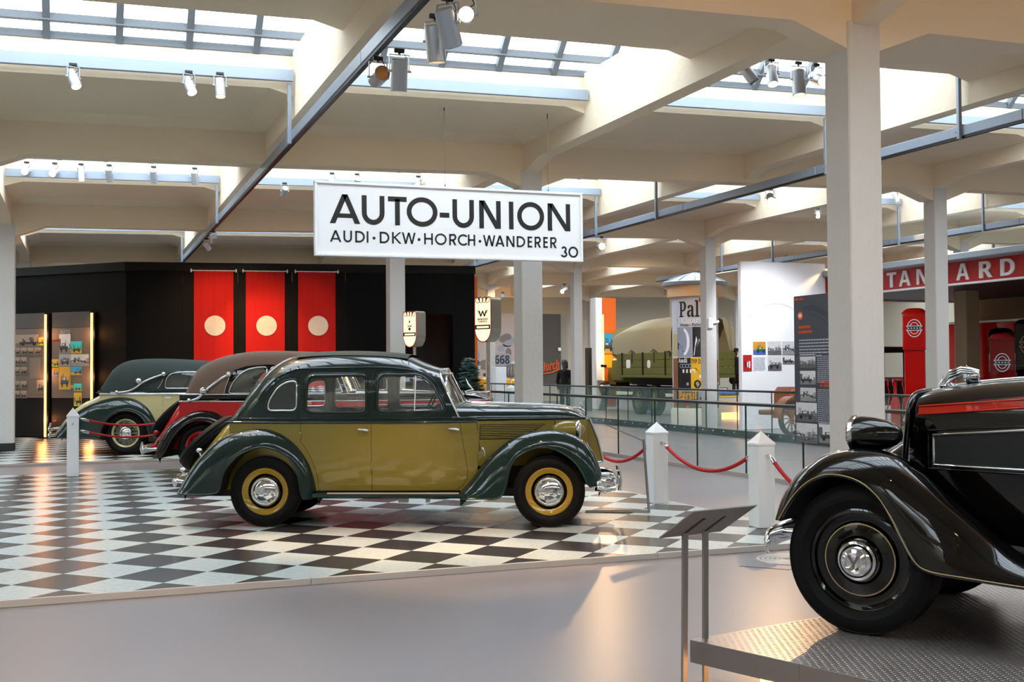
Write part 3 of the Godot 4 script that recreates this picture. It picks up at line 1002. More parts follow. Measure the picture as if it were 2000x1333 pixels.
func shifted(a: Array, dx: float, dy := 0.0) -> Array:
	return a.map(func(p): return [p[0] + dx, p[1] + dy])

const FRONT_CROWN := [[1.95, 0.325], [2.09, 0.477], [2.21, 0.631], [2.37, 0.785], [2.52, 0.893], [2.69, 0.952], [2.895, 0.972], [3.08, 0.94], [3.22, 0.86], [3.31, 0.752], [3.37, 0.63], [3.40, 0.507], [3.37, 0.425]]
const FRONT_LIP := [[2.0, 0.295], [2.2, 0.298], [2.36, 0.30], [2.435, 0.38], [2.49, 0.60], [2.578, 0.72], [2.75, 0.80], [2.92, 0.79], [3.07, 0.71], [3.16, 0.62], [3.22, 0.52], [3.25, 0.45], [3.29, 0.41]]

func vec2s(a: Array) -> PackedVector2Array:
	var out = PackedVector2Array()
	for p in a: out.append(Vector2(p[0], p[1]))
	return out

func sedan():
	var t = thing("sedan", "dark green and olive four-door sedan parked side-on under the hanging sign", "car", Transform3D(Basis(Vector3.UP, -0.42413), W(2.0135, PH, 12.194)))
	var C = {"x0": -0.46, "x1": 1.98, "yb": 1.062, "shear": 0.26,
		"yt": [[-0.46, 1.085], [-0.397, 1.191], [-0.282, 1.364], [-0.176, 1.494], [-0.052, 1.623], [0.088, 1.709], [0.212, 1.743], [0.527, 1.77], [0.877, 1.772], [1.225, 1.753], [1.50, 1.715], [1.75, 1.665], [1.98, 1.60]],
		"w": [[-0.46, 0.40], [-0.35, 0.49], [-0.2, 0.565], [0.0, 0.62], [0.4, 0.665], [1.0, 0.68], [1.5, 0.665], [1.98, 0.60]],
		"n": [[-0.46, 2.2], [0.0, 2.9], [0.4, 3.5], [1.7, 3.5], [1.98, 3.2]]}
	var wins = [rounded([Vector2(0.01, 1.175), Vector2(0.02, 1.27), Vector2(0.10, 1.40), Vector2(0.19, 1.462), Vector2(0.315, 1.478), Vector2(0.318, 1.175)], 0.06),
		rounded([Vector2(0.41, 1.155), Vector2(0.425, 1.525), Vector2(1.035, 1.532), Vector2(1.04, 1.155)], 0.075, 5),
		rounded([Vector2(1.142, 1.16), Vector2(1.152, 1.532), Vector2(1.57, 1.53), Vector2(1.70, 1.425), Vector2(1.838, 1.163)], 0.075, 5)]
	var cab = MB.new()
	cab.sheet(cabin_fn(C), 60, 30, wins, [], true)
	var top = part("cabin", cab, M.green_paint, t)
	window_frames(t, C, [wins[0]], M.chrome, 0.010)
	window_frames(t, C, [wins[1]], M.green_paint, 0.016)
	window_frames(t, C, [wins[2]], M.green_paint, 0.016)
	for w in wins:
		var lip = MB.new()
		var loop = on_cabin(C, grown(w, 0.022), 0.0)
		lip.tube(loop, 0.007, 5, true)
		lip.tube(mirror_pts(loop), 0.007, 5, true)
		pair("window_bead", lip, M.green_paint, top)
	var vent = MB.new()
	var qa = [Vector2(1.525, 1.165), Vector2(1.525, 1.525)]
	vent.tube(on_cabin(C, qa, 0.004), 0.008, 6)
	var q2 = on_cabin(C, [Vector2(1.53, 1.172), Vector2(1.80, 1.172), Vector2(1.79, 1.23), Vector2(1.69, 1.415), Vector2(1.60, 1.495), Vector2(1.53, 1.52)], 0.002)
	vent.tube(q2, 0.006, 6)
	vent.tube(mirror_pts(q2), 0.006, 6)
	pair("quarterlight", vent, M.chrome, t)
	var drip = MB.new()
	var dl = on_cabin(C, curve([Vector2(-0.1, 1.29), Vector2(-0.02, 1.40), Vector2(0.093, 1.506), Vector2(0.244, 1.576), Vector2(0.4, 1.60), Vector2(1.075, 1.607), Vector2(1.35, 1.594), Vector2(1.57, 1.554), Vector2(1.70, 1.47), Vector2(1.80, 1.33)], 40), 0.003)
	drip.tube(dl, 0.009, 6)
	drip.tube(mirror_pts(dl), 0.009, 6)
	pair("drip_rail", drip, M.green_paint, top)
	var sun = MB.new()
	sun.sheet(func(s, k): return superpoint(lerpf(0.25, 1.42, s), lerpf(0.62, 1.0, k) * PI / 2, 1.062, spline(C.yt, lerpf(0.25, 1.42, s)) + 0.012, 0.68, 3.4), 20, 8, [], [], true)
	part("folding_roof", sun, M.green_canvas, top)
	windscreen(t, C, 0.88, M.green_paint, M.chrome)
	# olive lower body
	var S = {"x0": -0.42, "x1": 2.15, "y0": 0.36, "y1": 1.062, "w": [[-0.42, 0.52], [0.0, 0.64], [0.4, 0.69], [1.2, 0.705], [1.7, 0.69], [2.15, 0.585]]}
	var doors = [vec2s([[0.369, 1.05], [0.367, 0.871], [0.40, 0.82], [0.455, 0.74], [0.505, 0.62], [0.536, 0.498], [0.544, 0.366], [1.088, 0.366], [1.09, 1.05]]),
		vec2s([[1.094, 1.05], [1.092, 0.366], [1.93, 0.366], [2.0, 0.41], [2.04, 0.48], [2.048, 0.56], [2.03, 0.70], [2.0, 0.88], [1.976, 1.05]])]
	var tail = MB.new()
	tail_sheet(tail, {"x0": -0.955, "x1": -0.40, "yb": 0.36, "yt": [[-0.955, 0.52], [-0.867, 0.67], [-0.729, 0.835], [-0.60, 0.965], [-0.50, 1.04], [-0.40, 1.085]], "w": [[-0.955, 0.34], [-0.867, 0.42], [-0.729, 0.47], [-0.522, 0.51], [-0.40, 0.53]], "n": [[-0.955, 2.6], [-0.6, 3.2], [-0.40, 5.5]]})
	side_sheet(tail, S, doors.map(func(d): return grown(d, 0.004)))
	part("body", tail, M.olive_paint, t)
	var jamb = MB.new()
	side_sheet(jamb, {"x0": -0.40, "x1": 2.1, "y0": 0.37, "y1": 1.05, "nx": 20, "w": [[-0.42, 0.49], [0.0, 0.61], [0.4, 0.66], [1.2, 0.675], [1.7, 0.66], [2.15, 0.555]]})
	jamb.box(Vector3(1.2, 0.34, 0), Vector3(4.0, 0.10, 1.0), 0.02)
	jamb.box(Vector3(0.9, 1.0, 0), Vector3(2.1, 0.04, 1.16))
	part("underbody", jamb, M.dark, t)
	var hx = [[1.01, 0.37, 0.92, 0.40], [1.92, 1.10, 0.62, 1.0]]
	for k in 2:
		var d = MB.new()
		side_sheet(d, S, [], [doors[k]])
		var door = pair("door", d, M.olive_paint, t)
		var hd = MB.new()
		var hg = MB.new()
		for sg in [1.0, -1.0]:
			var z = sg * side_z(S, hx[k][0], 0.97)
			hd.tube([Vector3(hx[k][0] - 0.05, 0.985, z + sg * 0.028), Vector3(hx[k][0] + 0.02, 0.982, z + sg * 0.034), Vector3(hx[k][0] + 0.052, 0.975, z + sg * 0.022)], [0.010, 0.014, 0.012], 8)
			hd.tube([Vector3(hx[k][0] + 0.04, 0.975, z), Vector3(hx[k][0] + 0.04, 0.975, z + sg * 0.03)], 0.012, 8)
			hg.box(Vector3(hx[k][1] - 0.002, hx[k][2], sg * (side_z(S, hx[k][1], hx[k][2]) + 0.006)), Vector3(0.022, 0.065, 0.022), 0.005)
		pair("handle", hd, M.chrome, door)
		pair("hinge", hg, M.olive_paint, door)
	for line in [[Vector2(0.362, 1.07), Vector2(0.366, 1.54)], [Vector2(1.091, 1.07), Vector2(1.092, 1.57)]]:
		var l = on_cabin(C, curve([line[0], line[0].lerp(line[1], 0.5), line[1]], 10), -0.003)
		var seam = MB.new()
		seam.tube(l, 0.0045, 5)
		seam.tube(mirror_pts(l), 0.0045, 5)
		pair("door_seam", seam, M.dark, top)
	var belt = MB.new()
	for y in [[1.052, 0.011], [1.092, 0.007]]:
		var l = []
		for k in 40:
			var x = lerpf(-0.45, 2.14, k / 39.0)
			l.append(Vector3(x, y[0], (spline(S.w, x) if y[0] < 1.06 else (cabin_z(C, x, y[0]) if x < 1.95 else spline(S.w, x) - 0.012)) + 0.002))
		belt.tube(l, y[1], 6)
		belt.tube(mirror_pts(l), y[1], 6)
	pair("belt_moulding", belt, M.green_paint, t)
	# bonnet
	var H = {"x0": 1.90, "x1": 3.275, "yb": 1.055, "n": 2.7, "yt": [[1.88, 1.24], [1.95, 1.242], [2.36, 1.222], [2.69, 1.208], [3.0, 1.19], [3.14, 1.155], [3.22, 1.105], [3.275, 1.06]], "w": [[1.88, 0.62], [2.15, 0.575], [2.5, 0.49], [2.9, 0.405], [3.1, 0.355], [3.275, 0.27]]}
	var hood = MB.new()
	hood.sheet(bonnet_fn(H), 50, 22, [], [], true)
	for sg in [1.0, -1.0]:
		var l = []
		for k in 30:
			var x = lerpf(1.95, 3.25, k / 29.0)
			l.append(Vector3(x, 1.075, sg * (spline(H.w, x) + 0.003)))
		hood.tube(l, 0.009, 6)
	var bonnet = part("bonnet", hood, M.green_paint, t)
	var hinge = MB.new()
	hinge.tube(range(30).map(func(k): return Vector3(lerpf(1.95, 3.2, k / 29.0), spline(H.yt, lerpf(1.95, 3.2, k / 29.0)) + 0.002, 0)), 0.007, 6)
	part("bonnet_hinge", hinge, M.chrome, bonnet)
	var hs = MB.new()
	var SH = {"x0": 2.15, "x1": 3.26, "y0": 0.60, "y1": 1.056, "w": [[1.88, 0.625], [2.15, 0.583], [2.5, 0.495], [2.9, 0.41], [3.1, 0.36], [3.26, 0.28]]}
	side_sheet(hs, SH)
	pair("bonnet_side", hs, M.olive_paint, t)
	var lv = MB.new()
	for sg in [1.0, -1.0]:
		var back = vec2s([[2.17, 0.872], [2.175, 1.022], [2.84, 1.02], [2.60, 0.872]])
		fill_poly(lv, back, func(p: Vector2): return Vector3(p.x, p.y, sg * (side_z(SH, p.x, p.y) + 0.003)))
	var louvre_panel = pair("louvre_panel", lv, M.dark, t)
	for k in 8:
		var y = 0.885 + 0.0175 * k
		var bl = MB.new()
		for sg in [1.0, -1.0]:
			var xe = lerpf(2.60, 2.82, (y - 0.885) / 0.125)
			var l = []
			for i in 10:
				var x = lerpf(2.18, xe, i / 9.0)
				l.append(Vector3(x, y, sg * (side_z(SH, x, y) + 0.010)))
			bl.tube(l, 0.0062, 6)
		pair("louvre", bl, M.olive_paint, louvre_panel)
	for xx in [2.145, 2.93]:
		var l2 = MB.new()
		for sg in [1.0, -1.0]:
			l2.tube([Vector3(xx, 1.05, sg * (side_z(SH, xx, 1.05) + 0.001)), Vector3(xx + 0.03 if xx < 2.5 else xx, 0.75, sg * (side_z(SH, maxf(xx, 2.16), 0.75) + 0.001))], 0.005, 5)
		pair("bonnet_seam", l2, M.dark, t)
	# radiator grille
	var gr = MB.new()
	var gp = func(q: float, k: float) -> Vector3:
		var z = q * lerpf(0.22, 0.15, k)
		return Vector3(lerpf(3.275, 3.415, k) - 0.10 * absf(q), lerpf(1.05, 0.60, k), z)
	gr.sheet(func(s, k): return gp.call(2 * s - 1, k) - Vector3(0.03, 0, 0), 10, 6)
	var grille = part("grille_back", gr, M.dark, t)
	var ba = MB.new()
	for i in 19:
		var q = -1.0 + i / 9.0
		ba.tube([gp.call(q, 0.0), gp.call(q, 0.5) + Vector3(0.015, 0, 0), gp.call(q, 1.0)], 0.0085, 6)
	part("grille_bars", ba, M.olive_paint, grille)
	var gf = MB.new()
	var loop = []
	for i in 9: loop.append(gp.call(-1 + i / 4.0, 0.0) + Vector3(0.005, 0.006, 0))
	for i in 6: loop.append(gp.call(1.0, (i + 1) / 6.0) + Vector3(0.005, 0, 0.008))
	for i in 8: loop.append(gp.call(1 - (i + 1) / 4.0, 1.0) + Vector3(0.005, 0, 0))
	for i in 5: loop.append(gp.call(-1.0, 1.0 - (i + 1) / 6.0) + Vector3(0.005, 0, -0.008))
	gf.tube(loop, 0.012, 6, true)
	gf.tube([gp.call(0, 0) + Vector3(0.012, 0, 0), gp.call(0, 0.5) + Vector3(0.03, 0, 0), gp.call(0, 1) + Vector3(0.012, 0, 0)], 0.014, 8)
	part("grille_frame", gf, M.chrome, grille)
	var ms = MB.new()
	ms.tube([Vector3(3.12, 1.168, 0), Vector3(3.19, 1.16, 0), Vector3(3.24, 1.13, 0)], [0.008, 0.012, 0.006], 8)
	for sg in [1.0, -1.0]:
		ms.tube([Vector3(3.20, 1.155, 0), Vector3(3.215, 1.175, sg * 0.02), Vector3(3.195, 1.215, sg * 0.035), Vector3(3.18, 1.225, sg * 0.03)], [0.008, 0.008, 0.006, 0.003], 6)
	part("mascot", ms, M.chrome, t)
	var fb = fender_mesh(FRONT_CROWN, FRONT_LIP, 0.62, 0.80, 0.36, 0.16)
	pair("front_mudguard", fb, M.green_paint, t)
	pair("wheel_well", well_mesh(FRONT_LIP, 0.80, 0.40), M.dark, t)
	var rc = [[-0.907, 0.342], [-0.84, 0.49], [-0.739, 0.638], [-0.622, 0.769], [-0.454, 0.9], [-0.27, 0.968], [-0.069, 0.992], [0.098, 0.966], [0.248, 0.892], [0.364, 0.785], [0.455, 0.638], [0.50, 0.488], [0.515, 0.36], [0.505, 0.285]]
	var rl = [[-0.85, 0.345], [-0.70, 0.338], [-0.585, 0.338], [-0.455, 0.359], [-0.419, 0.456], [-0.386, 0.569], [-0.25, 0.725], [-0.04, 0.812], [0.108, 0.795], [0.24, 0.73], [0.321, 0.633], [0.37, 0.504], [0.385, 0.375], [0.42, 0.29]]
	pair("rear_mudguard", fender_mesh(rc, rl, 0.64, 0.80, 0.46, 0.10), M.green_paint, t)
	pair("wheel_well", well_mesh(rl, 0.80, 0.40), M.dark, t)
	var rb = pair("running_board", tread(0.50, 2.06, 0.345, 0.58, 0.81), M.green_paint, t)
	var rs = MB.new()
	for sg in [1.0, -1.0]:
		rs.bar(Vector3(0.66, 0.352, sg * 0.79), Vector3(1.98, 0.352, sg * 0.79), 0.02, 0.012)
		rs.bar(Vector3(1.34, 0.26, sg * 0.55), Vector3(1.44, 0.26, sg * 0.55), 0.06, 0.05)
		rs.bar(Vector3(1.62, 0.26, sg * 0.55), Vector3(1.66, 0.26, sg * 0.55), 0.06, 0.05)
	pair("tread_strip", rs, M.trim_metal, rb)
	for x in [0.0, 2.874]:
		for sg in [1.0, -1.0]:
			wheel_parts(t, x, sg * 0.625, {"r": 0.358, "wide": 0.158, "bead": 0.237, "style": "sedan"})
	spare_wheel(t, Vector3(-0.80, 0.81, 0), 43.0, 0.37, M.olive_paint)
	var fbm = bumper_mesh(3.55, 0.43, 0.78, 0.20, 0.05)
	for sg in [1.0, -1.0]:
		fbm.tube([Vector3(3.585, 0.33, sg * 0.33), Vector3(3.60, 0.43, sg * 0.33), Vector3(3.585, 0.53, sg * 0.33)], 0.018, 8)
		fbm.tube([Vector3(3.54, 0.43, sg * 0.42), Vector3(3.25, 0.42, sg * 0.40)], 0.02, 8)
		fbm.tube([Vector3(3.34, 0.40, sg * 0.78), Vector3(3.44, 0.375, sg * 0.74), Vector3(3.52, 0.385, sg * 0.6)], 0.03, 8)
	part("bumper", fbm, M.chrome, t)
	var rbm = bumper_mesh(-1.07, 0.44, 0.66, -0.14, 0.045)
	for sg in [1.0, -1.0]: rbm.tube([Vector3(-1.06, 0.44, sg * 0.4), Vector3(-0.8, 0.42, sg * 0.4)], 0.02, 8)
	part("bumper", rbm, M.chrome, t)
	for sg in [1.0, -1.0]:
		var pod = MB.new()
		pod.ball(Vector3(3.07, 0.965, sg * 0.47), Vector3(0.17, 0.088, 0.088), 16)
		var hl = part("headlamp", pod, M.olive_paint, t)
		var ring = MB.new()
		ring.lathe([Vector2(0.083, -0.02), Vector2(0.095, 0.0), Vector2(0.096, 0.012), Vector2(0.083, 0.022)], 24, Transform3D(Basis(Vector3(0, -1, 0), Vector3(1, 0, 0), Vector3(0, 0, 1)), Vector3(3.165, 0.963, sg * 0.47)))
		part("lamp_rim", ring, M.chrome, hl)
		var gl = MB.new()
		gl.ball(Vector3(3.178, 0.963, sg * 0.47), Vector3(0.03, 0.084, 0.084), 16)
		part("lamp_glass", gl, M.lamp_lens, hl)
		var tl = MB.new()
		for q in [[-0.70, 0.735, 0.56], [-0.835, 0.545, 0.66]]:
			tl.tube([Vector3(q[0], q[1] - 0.03, sg * q[2]), Vector3(q[0] - 0.02, q[1] + 0.02, sg * q[2])], 0.012, 8)
			tl.ball(Vector3(q[0] - 0.02, q[1] + 0.03, sg * q[2]), Vector3(0.035, 0.026, 0.026), 10)
		part("tail_lamp", tl, M.chrome, t)
	var lever = MB.new()
	lever.tube([Vector3(2.20, 0.79, 0.60), Vector3(2.225, 0.75, 0.605), Vector3(2.23, 0.70, 0.60)], 0.008, 6)
	part("bonnet_catch", lever, M.chrome, t)
	interior(t, 0.25, 1.02, 1.60, 1.13, 0.56)

func interior(t: Node3D, rear: float, front: float, dash: float, y: float, w: float):
	var b = MB.new()
	for x in [rear, front]:
		b.box(Vector3(x, y - 0.12, 0), Vector3(0.16, 0.30, w * 2 - 0.1), 0.05)
		b.box(Vector3(x + 0.3, y - 0.22, 0), Vector3(0.5, 0.14, w * 2 - 0.1), 0.05)
	part("seats", b, M.leather, t)
	var d = MB.new()
	d.box(Vector3(dash + 0.18, y + 0.02, 0), Vector3(0.16, 0.16, w * 2 - 0.12), 0.03)
	part("dashboard", d, M.dark, t)
	var s = MB.new()
	var c = Vector3(dash - 0.05, y + 0.05, -0.3)
	var ring = []
	for k in 20: ring.append(c + Vector3(0.08 * sin(TAU * k / 20.0), 0.16 * sin(TAU * k / 20.0), 0.18 * cos(TAU * k / 20.0)))
	s.tube(ring, 0.010, 6, true)
	s.tube([ring[0], c, ring[10]], 0.008, 6)
	s.tube([c, c + Vector3(0.2, -0.1, 0)], 0.015, 6)
	part("steering_wheel", s, M.dark, t)

# ---------------------------------------------------------------- the two cabriolets behind it
func cabriolet(t: Node3D, D: Dictionary):
	var C: Dictionary = D.cabin
	var R = vec2s(D.frame_region)
	var cv = MB.new()
	cv.sheet(cabin_fn(C), 40, 24, [R], [], true)
	var hood = part("folding_top", cv, D.canvas, t)
	var bead = MB.new()
	var bl = on_cabin(C, curve(D.bead.map(func(p): return Vector2(p[0], p[1])), 24), 0.003)
	bead.tube(bl, 0.009, 6)
	bead.tube(mirror_pts(bl), 0.009, 6)
	pair("edge_trim", bead, M.chrome, hood)
	var wins: Array = D.windows
	var fr = MB.new()
	fr.sheet(cabin_fn(C), 40, 24, wins, [R], true)
	part("window_surround", fr, D.dark_paint, t)
	window_frames(t, C, wins, M.chrome, 0.012)
	windscreen(t, C, 0.8, D.canvas, M.chrome)
	var iron = MB.new()
	for sg in [1.0, -1.0]:
		var l = []
		for p in curve(D.iron.map(func(p): return Vector2(p[0], p[1])), 16): l.append(Vector3(p.x, p.y, sg * (cabin_z(C, p.x, maxf(p.y, C.yb)) + 0.035)))
		iron.tube(l, 0.020, 8)
		for q in D.knobs:
			iron.ball(Vector3(q[0], q[1], sg * (cabin_z(C, q[0], q[1]) + 0.045)), Vector3.ONE * q[2], 12)
	pair("landau_iron", iron, M.chrome, t)
	var S: Dictionary = D.side
	var body = MB.new()
	tail_sheet(body, D.tail)
	side_sheet(body, S, [grown(vec2s(D.door), 0.004)])
	part("body", body, D.body_paint, t)
	var dr = MB.new()
	side_sheet(dr, S, [], [vec2s(D.door)])
	var door = pair("door", dr, D.body_paint, t)
	var hd = MB.new()
	for sg in [1.0, -1.0]:
		hd.tube([Vector3(D.handle, S.y1 - 0.07, sg * (side_z(S, D.handle, S.y1) + 0.03)), Vector3(D.handle + 0.1, S.y1 - 0.07, sg * (side_z(S, D.handle + 0.1, S.y1) + 0.03))], 0.012, 8)
	pair("handle", hd, M.chrome, door)
	var band = MB.new()
	var B = {"x0": S.x0, "x1": S.x1, "y0": S.y1, "y1": S.y1 + 0.11, "nx": 24, "w": S.w.map(func(k): return [k[0], k[1] - 0.01])}
	side_sheet(band, B, [], [], )
	pair("waist_band", band, D.dark_paint, t)
	var mould = MB.new()
	for y in D.mouldings:
		for sg in [1.0, -1.0]:
			mould.tube(range(40).map(func(k):
				var x = lerpf(S.x0, D.bonnet.x1 - 0.05, k / 39.0)
				var z = spline(S.w, x) if x < S.x1 else spline(D.bonnet.w, x)
				return Vector3(x, y, sg * (z + 0.008))), 0.012, 6)
	pair("waist_moulding", mould, M.chrome, t)
	var ub = MB.new()
	ub.box(Vector3(1.7, 0.42, 0), Vector3(5.0, 0.16, 1.0), 0.02)
	ub.box(Vector3(0.9, S.y1 - 0.02, 0), Vector3(2.4, 0.04, 1.0))
	part("underbody", ub, M.dark, t)
	var H: Dictionary = D.bonnet
	var hm = MB.new()
	hm.sheet(bonnet_fn(H), 40, 16, [], [], true)
	part("bonnet", hm, D.dark_paint, t)
	var hs = MB.new()
	var SH = {"x0": S.x1, "x1": H.x1 - 0.03, "y0": 0.55, "y1": H.yb + 0.003, "w": H.w}
	side_sheet(hs, SH)
	var bs = pair("bonnet_side", hs, D.body_paint, t)
	for k in 3:
		var lv = MB.new()
		for sg in [1.0, -1.0]:
			lv.tube(range(12).map(func(i): return Vector3(lerpf(H.x0 + 0.25, H.x1 - 0.5, i / 11.0), H.yb - 0.06 - 0.055 * k, sg * (side_z(SH, lerpf(H.x0 + 0.25, H.x1 - 0.5, i / 11.0), H.yb - 0.1) + 0.012))), 0.011, 6)
		pair("louvre", lv, M.chrome, bs)
	var gr = MB.new()
	var x1: float = H.x1
	for i in 15:
		var q = -1.0 + i / 7.0
		gr.tube([Vector3(x1 - 0.10 * absf(q) + 0.01, H.yb + 0.02, q * 0.2), Vector3(x1 + 0.06 - 0.10 * absf(q), 0.52, q * 0.16)], 0.009, 6)
	gr.box(Vector3(x1 - 0.10, 0.8, 0), Vector3(0.05, 0.55, 0.36), 0.02)
	part("grille", gr, M.chrome, t)
	var ms = MB.new()
	ms.tube([Vector3(x1 - 0.42, spline(H.yt, x1 - 0.42) - 0.005, 0), Vector3(x1 - 0.3, spline(H.yt, x1 - 0.3) + 0.045, 0), Vector3(x1 - 0.38, spline(H.yt, x1 - 0.38) + 0.12, 0), Vector3(x1 - 0.42, spline(H.yt, x1 - 0.42) + 0.21, 0)], [0.02, 0.025, 0.016, 0.004], 8)
	ms.tube(range(16).map(func(k): return Vector3(lerpf(x1 - 0.5, x1 - 0.02, k / 15.0), spline(H.yt, lerpf(x1 - 0.5, x1 - 0.02, k / 15.0)) + 0.004, 0)), 0.011, 6)
	part("mascot", ms, M.chrome, t)
	pair("front_mudguard", fender_mesh(shifted(FRONT_CROWN, D.wb - 2.874), shifted(FRONT_LIP, D.wb - 2.874), 0.64, 0.83, 0.36, 0.16), D.guard_paint, t)
	pair("wheel_well", well_mesh(shifted(FRONT_LIP, D.wb - 2.874), 0.82, 0.40), M.dark, t)
	pair("rear_mudguard", fender_mesh(D.crown, D.lip, 0.66, 0.83, 0.46, 0.12), D.guard_paint, t)
	pair("wheel_well", well_mesh(D.lip, 0.82, 0.40), M.dark, t)
	pair("running_board", tread(0.55, D.wb - 0.8, 0.36, 0.58, 0.83), D.guard_paint, t)
	for x in [0.0, D.wb]:
		for sg in [1.0, -1.0]:
			wheel_parts(t, x, sg * 0.645, {"r": D.r, "wide": 0.17, "bead": D.r * 0.66, "style": "spoked", "rim": D.rim, "spoke": D.spoke})
	for k in D.bumpers:
		part("bumper", bumper_mesh(k[0], k[1], 0.80, k[2], k[3]), M.chrome, t)
	var st = MB.new()
	for sg in [1.0, -1.0]:
		for k in D.bumpers:
			st.tube([Vector3(k[0], k[1], sg * 0.45), Vector3(k[0] + (0.5 if k[0] < 0 else -0.5), k[1], sg * 0.42)], 0.018, 6)
		st.tube([Vector3(D.bumpers[0][0], D.bumpers[0][1] - 0.09, sg * 0.5), Vector3(D.bumpers[0][0] - 0.03, D.bumpers[0][1], sg * 0.5), Vector3(D.bumpers[0][0], D.bumpers[0][1] + 0.11, sg * 0.5)], 0.02, 8)
	part("bumper_stays", st, M.chrome, t)
	for sg in [1.0, -1.0]:
		var pod = MB.new()
		pod.ball(Vector3(D.wb + 0.35, 0.98, sg * 0.47), Vector3(0.17, 0.11, 0.11), 14)
		part("headlamp", pod, M.chrome, t)
		var tl = MB.new()
		tl.ball(Vector3(D.lamp[0], D.lamp[1], sg * 0.55), Vector3(0.05, 0.035, 0.035), 10)
		part("tail_lamp", tl, M.tail_red, t)
	if D.has("spare"): spare_wheel(t, D.spare[0], D.spare[1], D.spare[2], D.body_paint)
	interior(t, 0.5, 1.25, 1.75, C.yb + 0.06, 0.52)

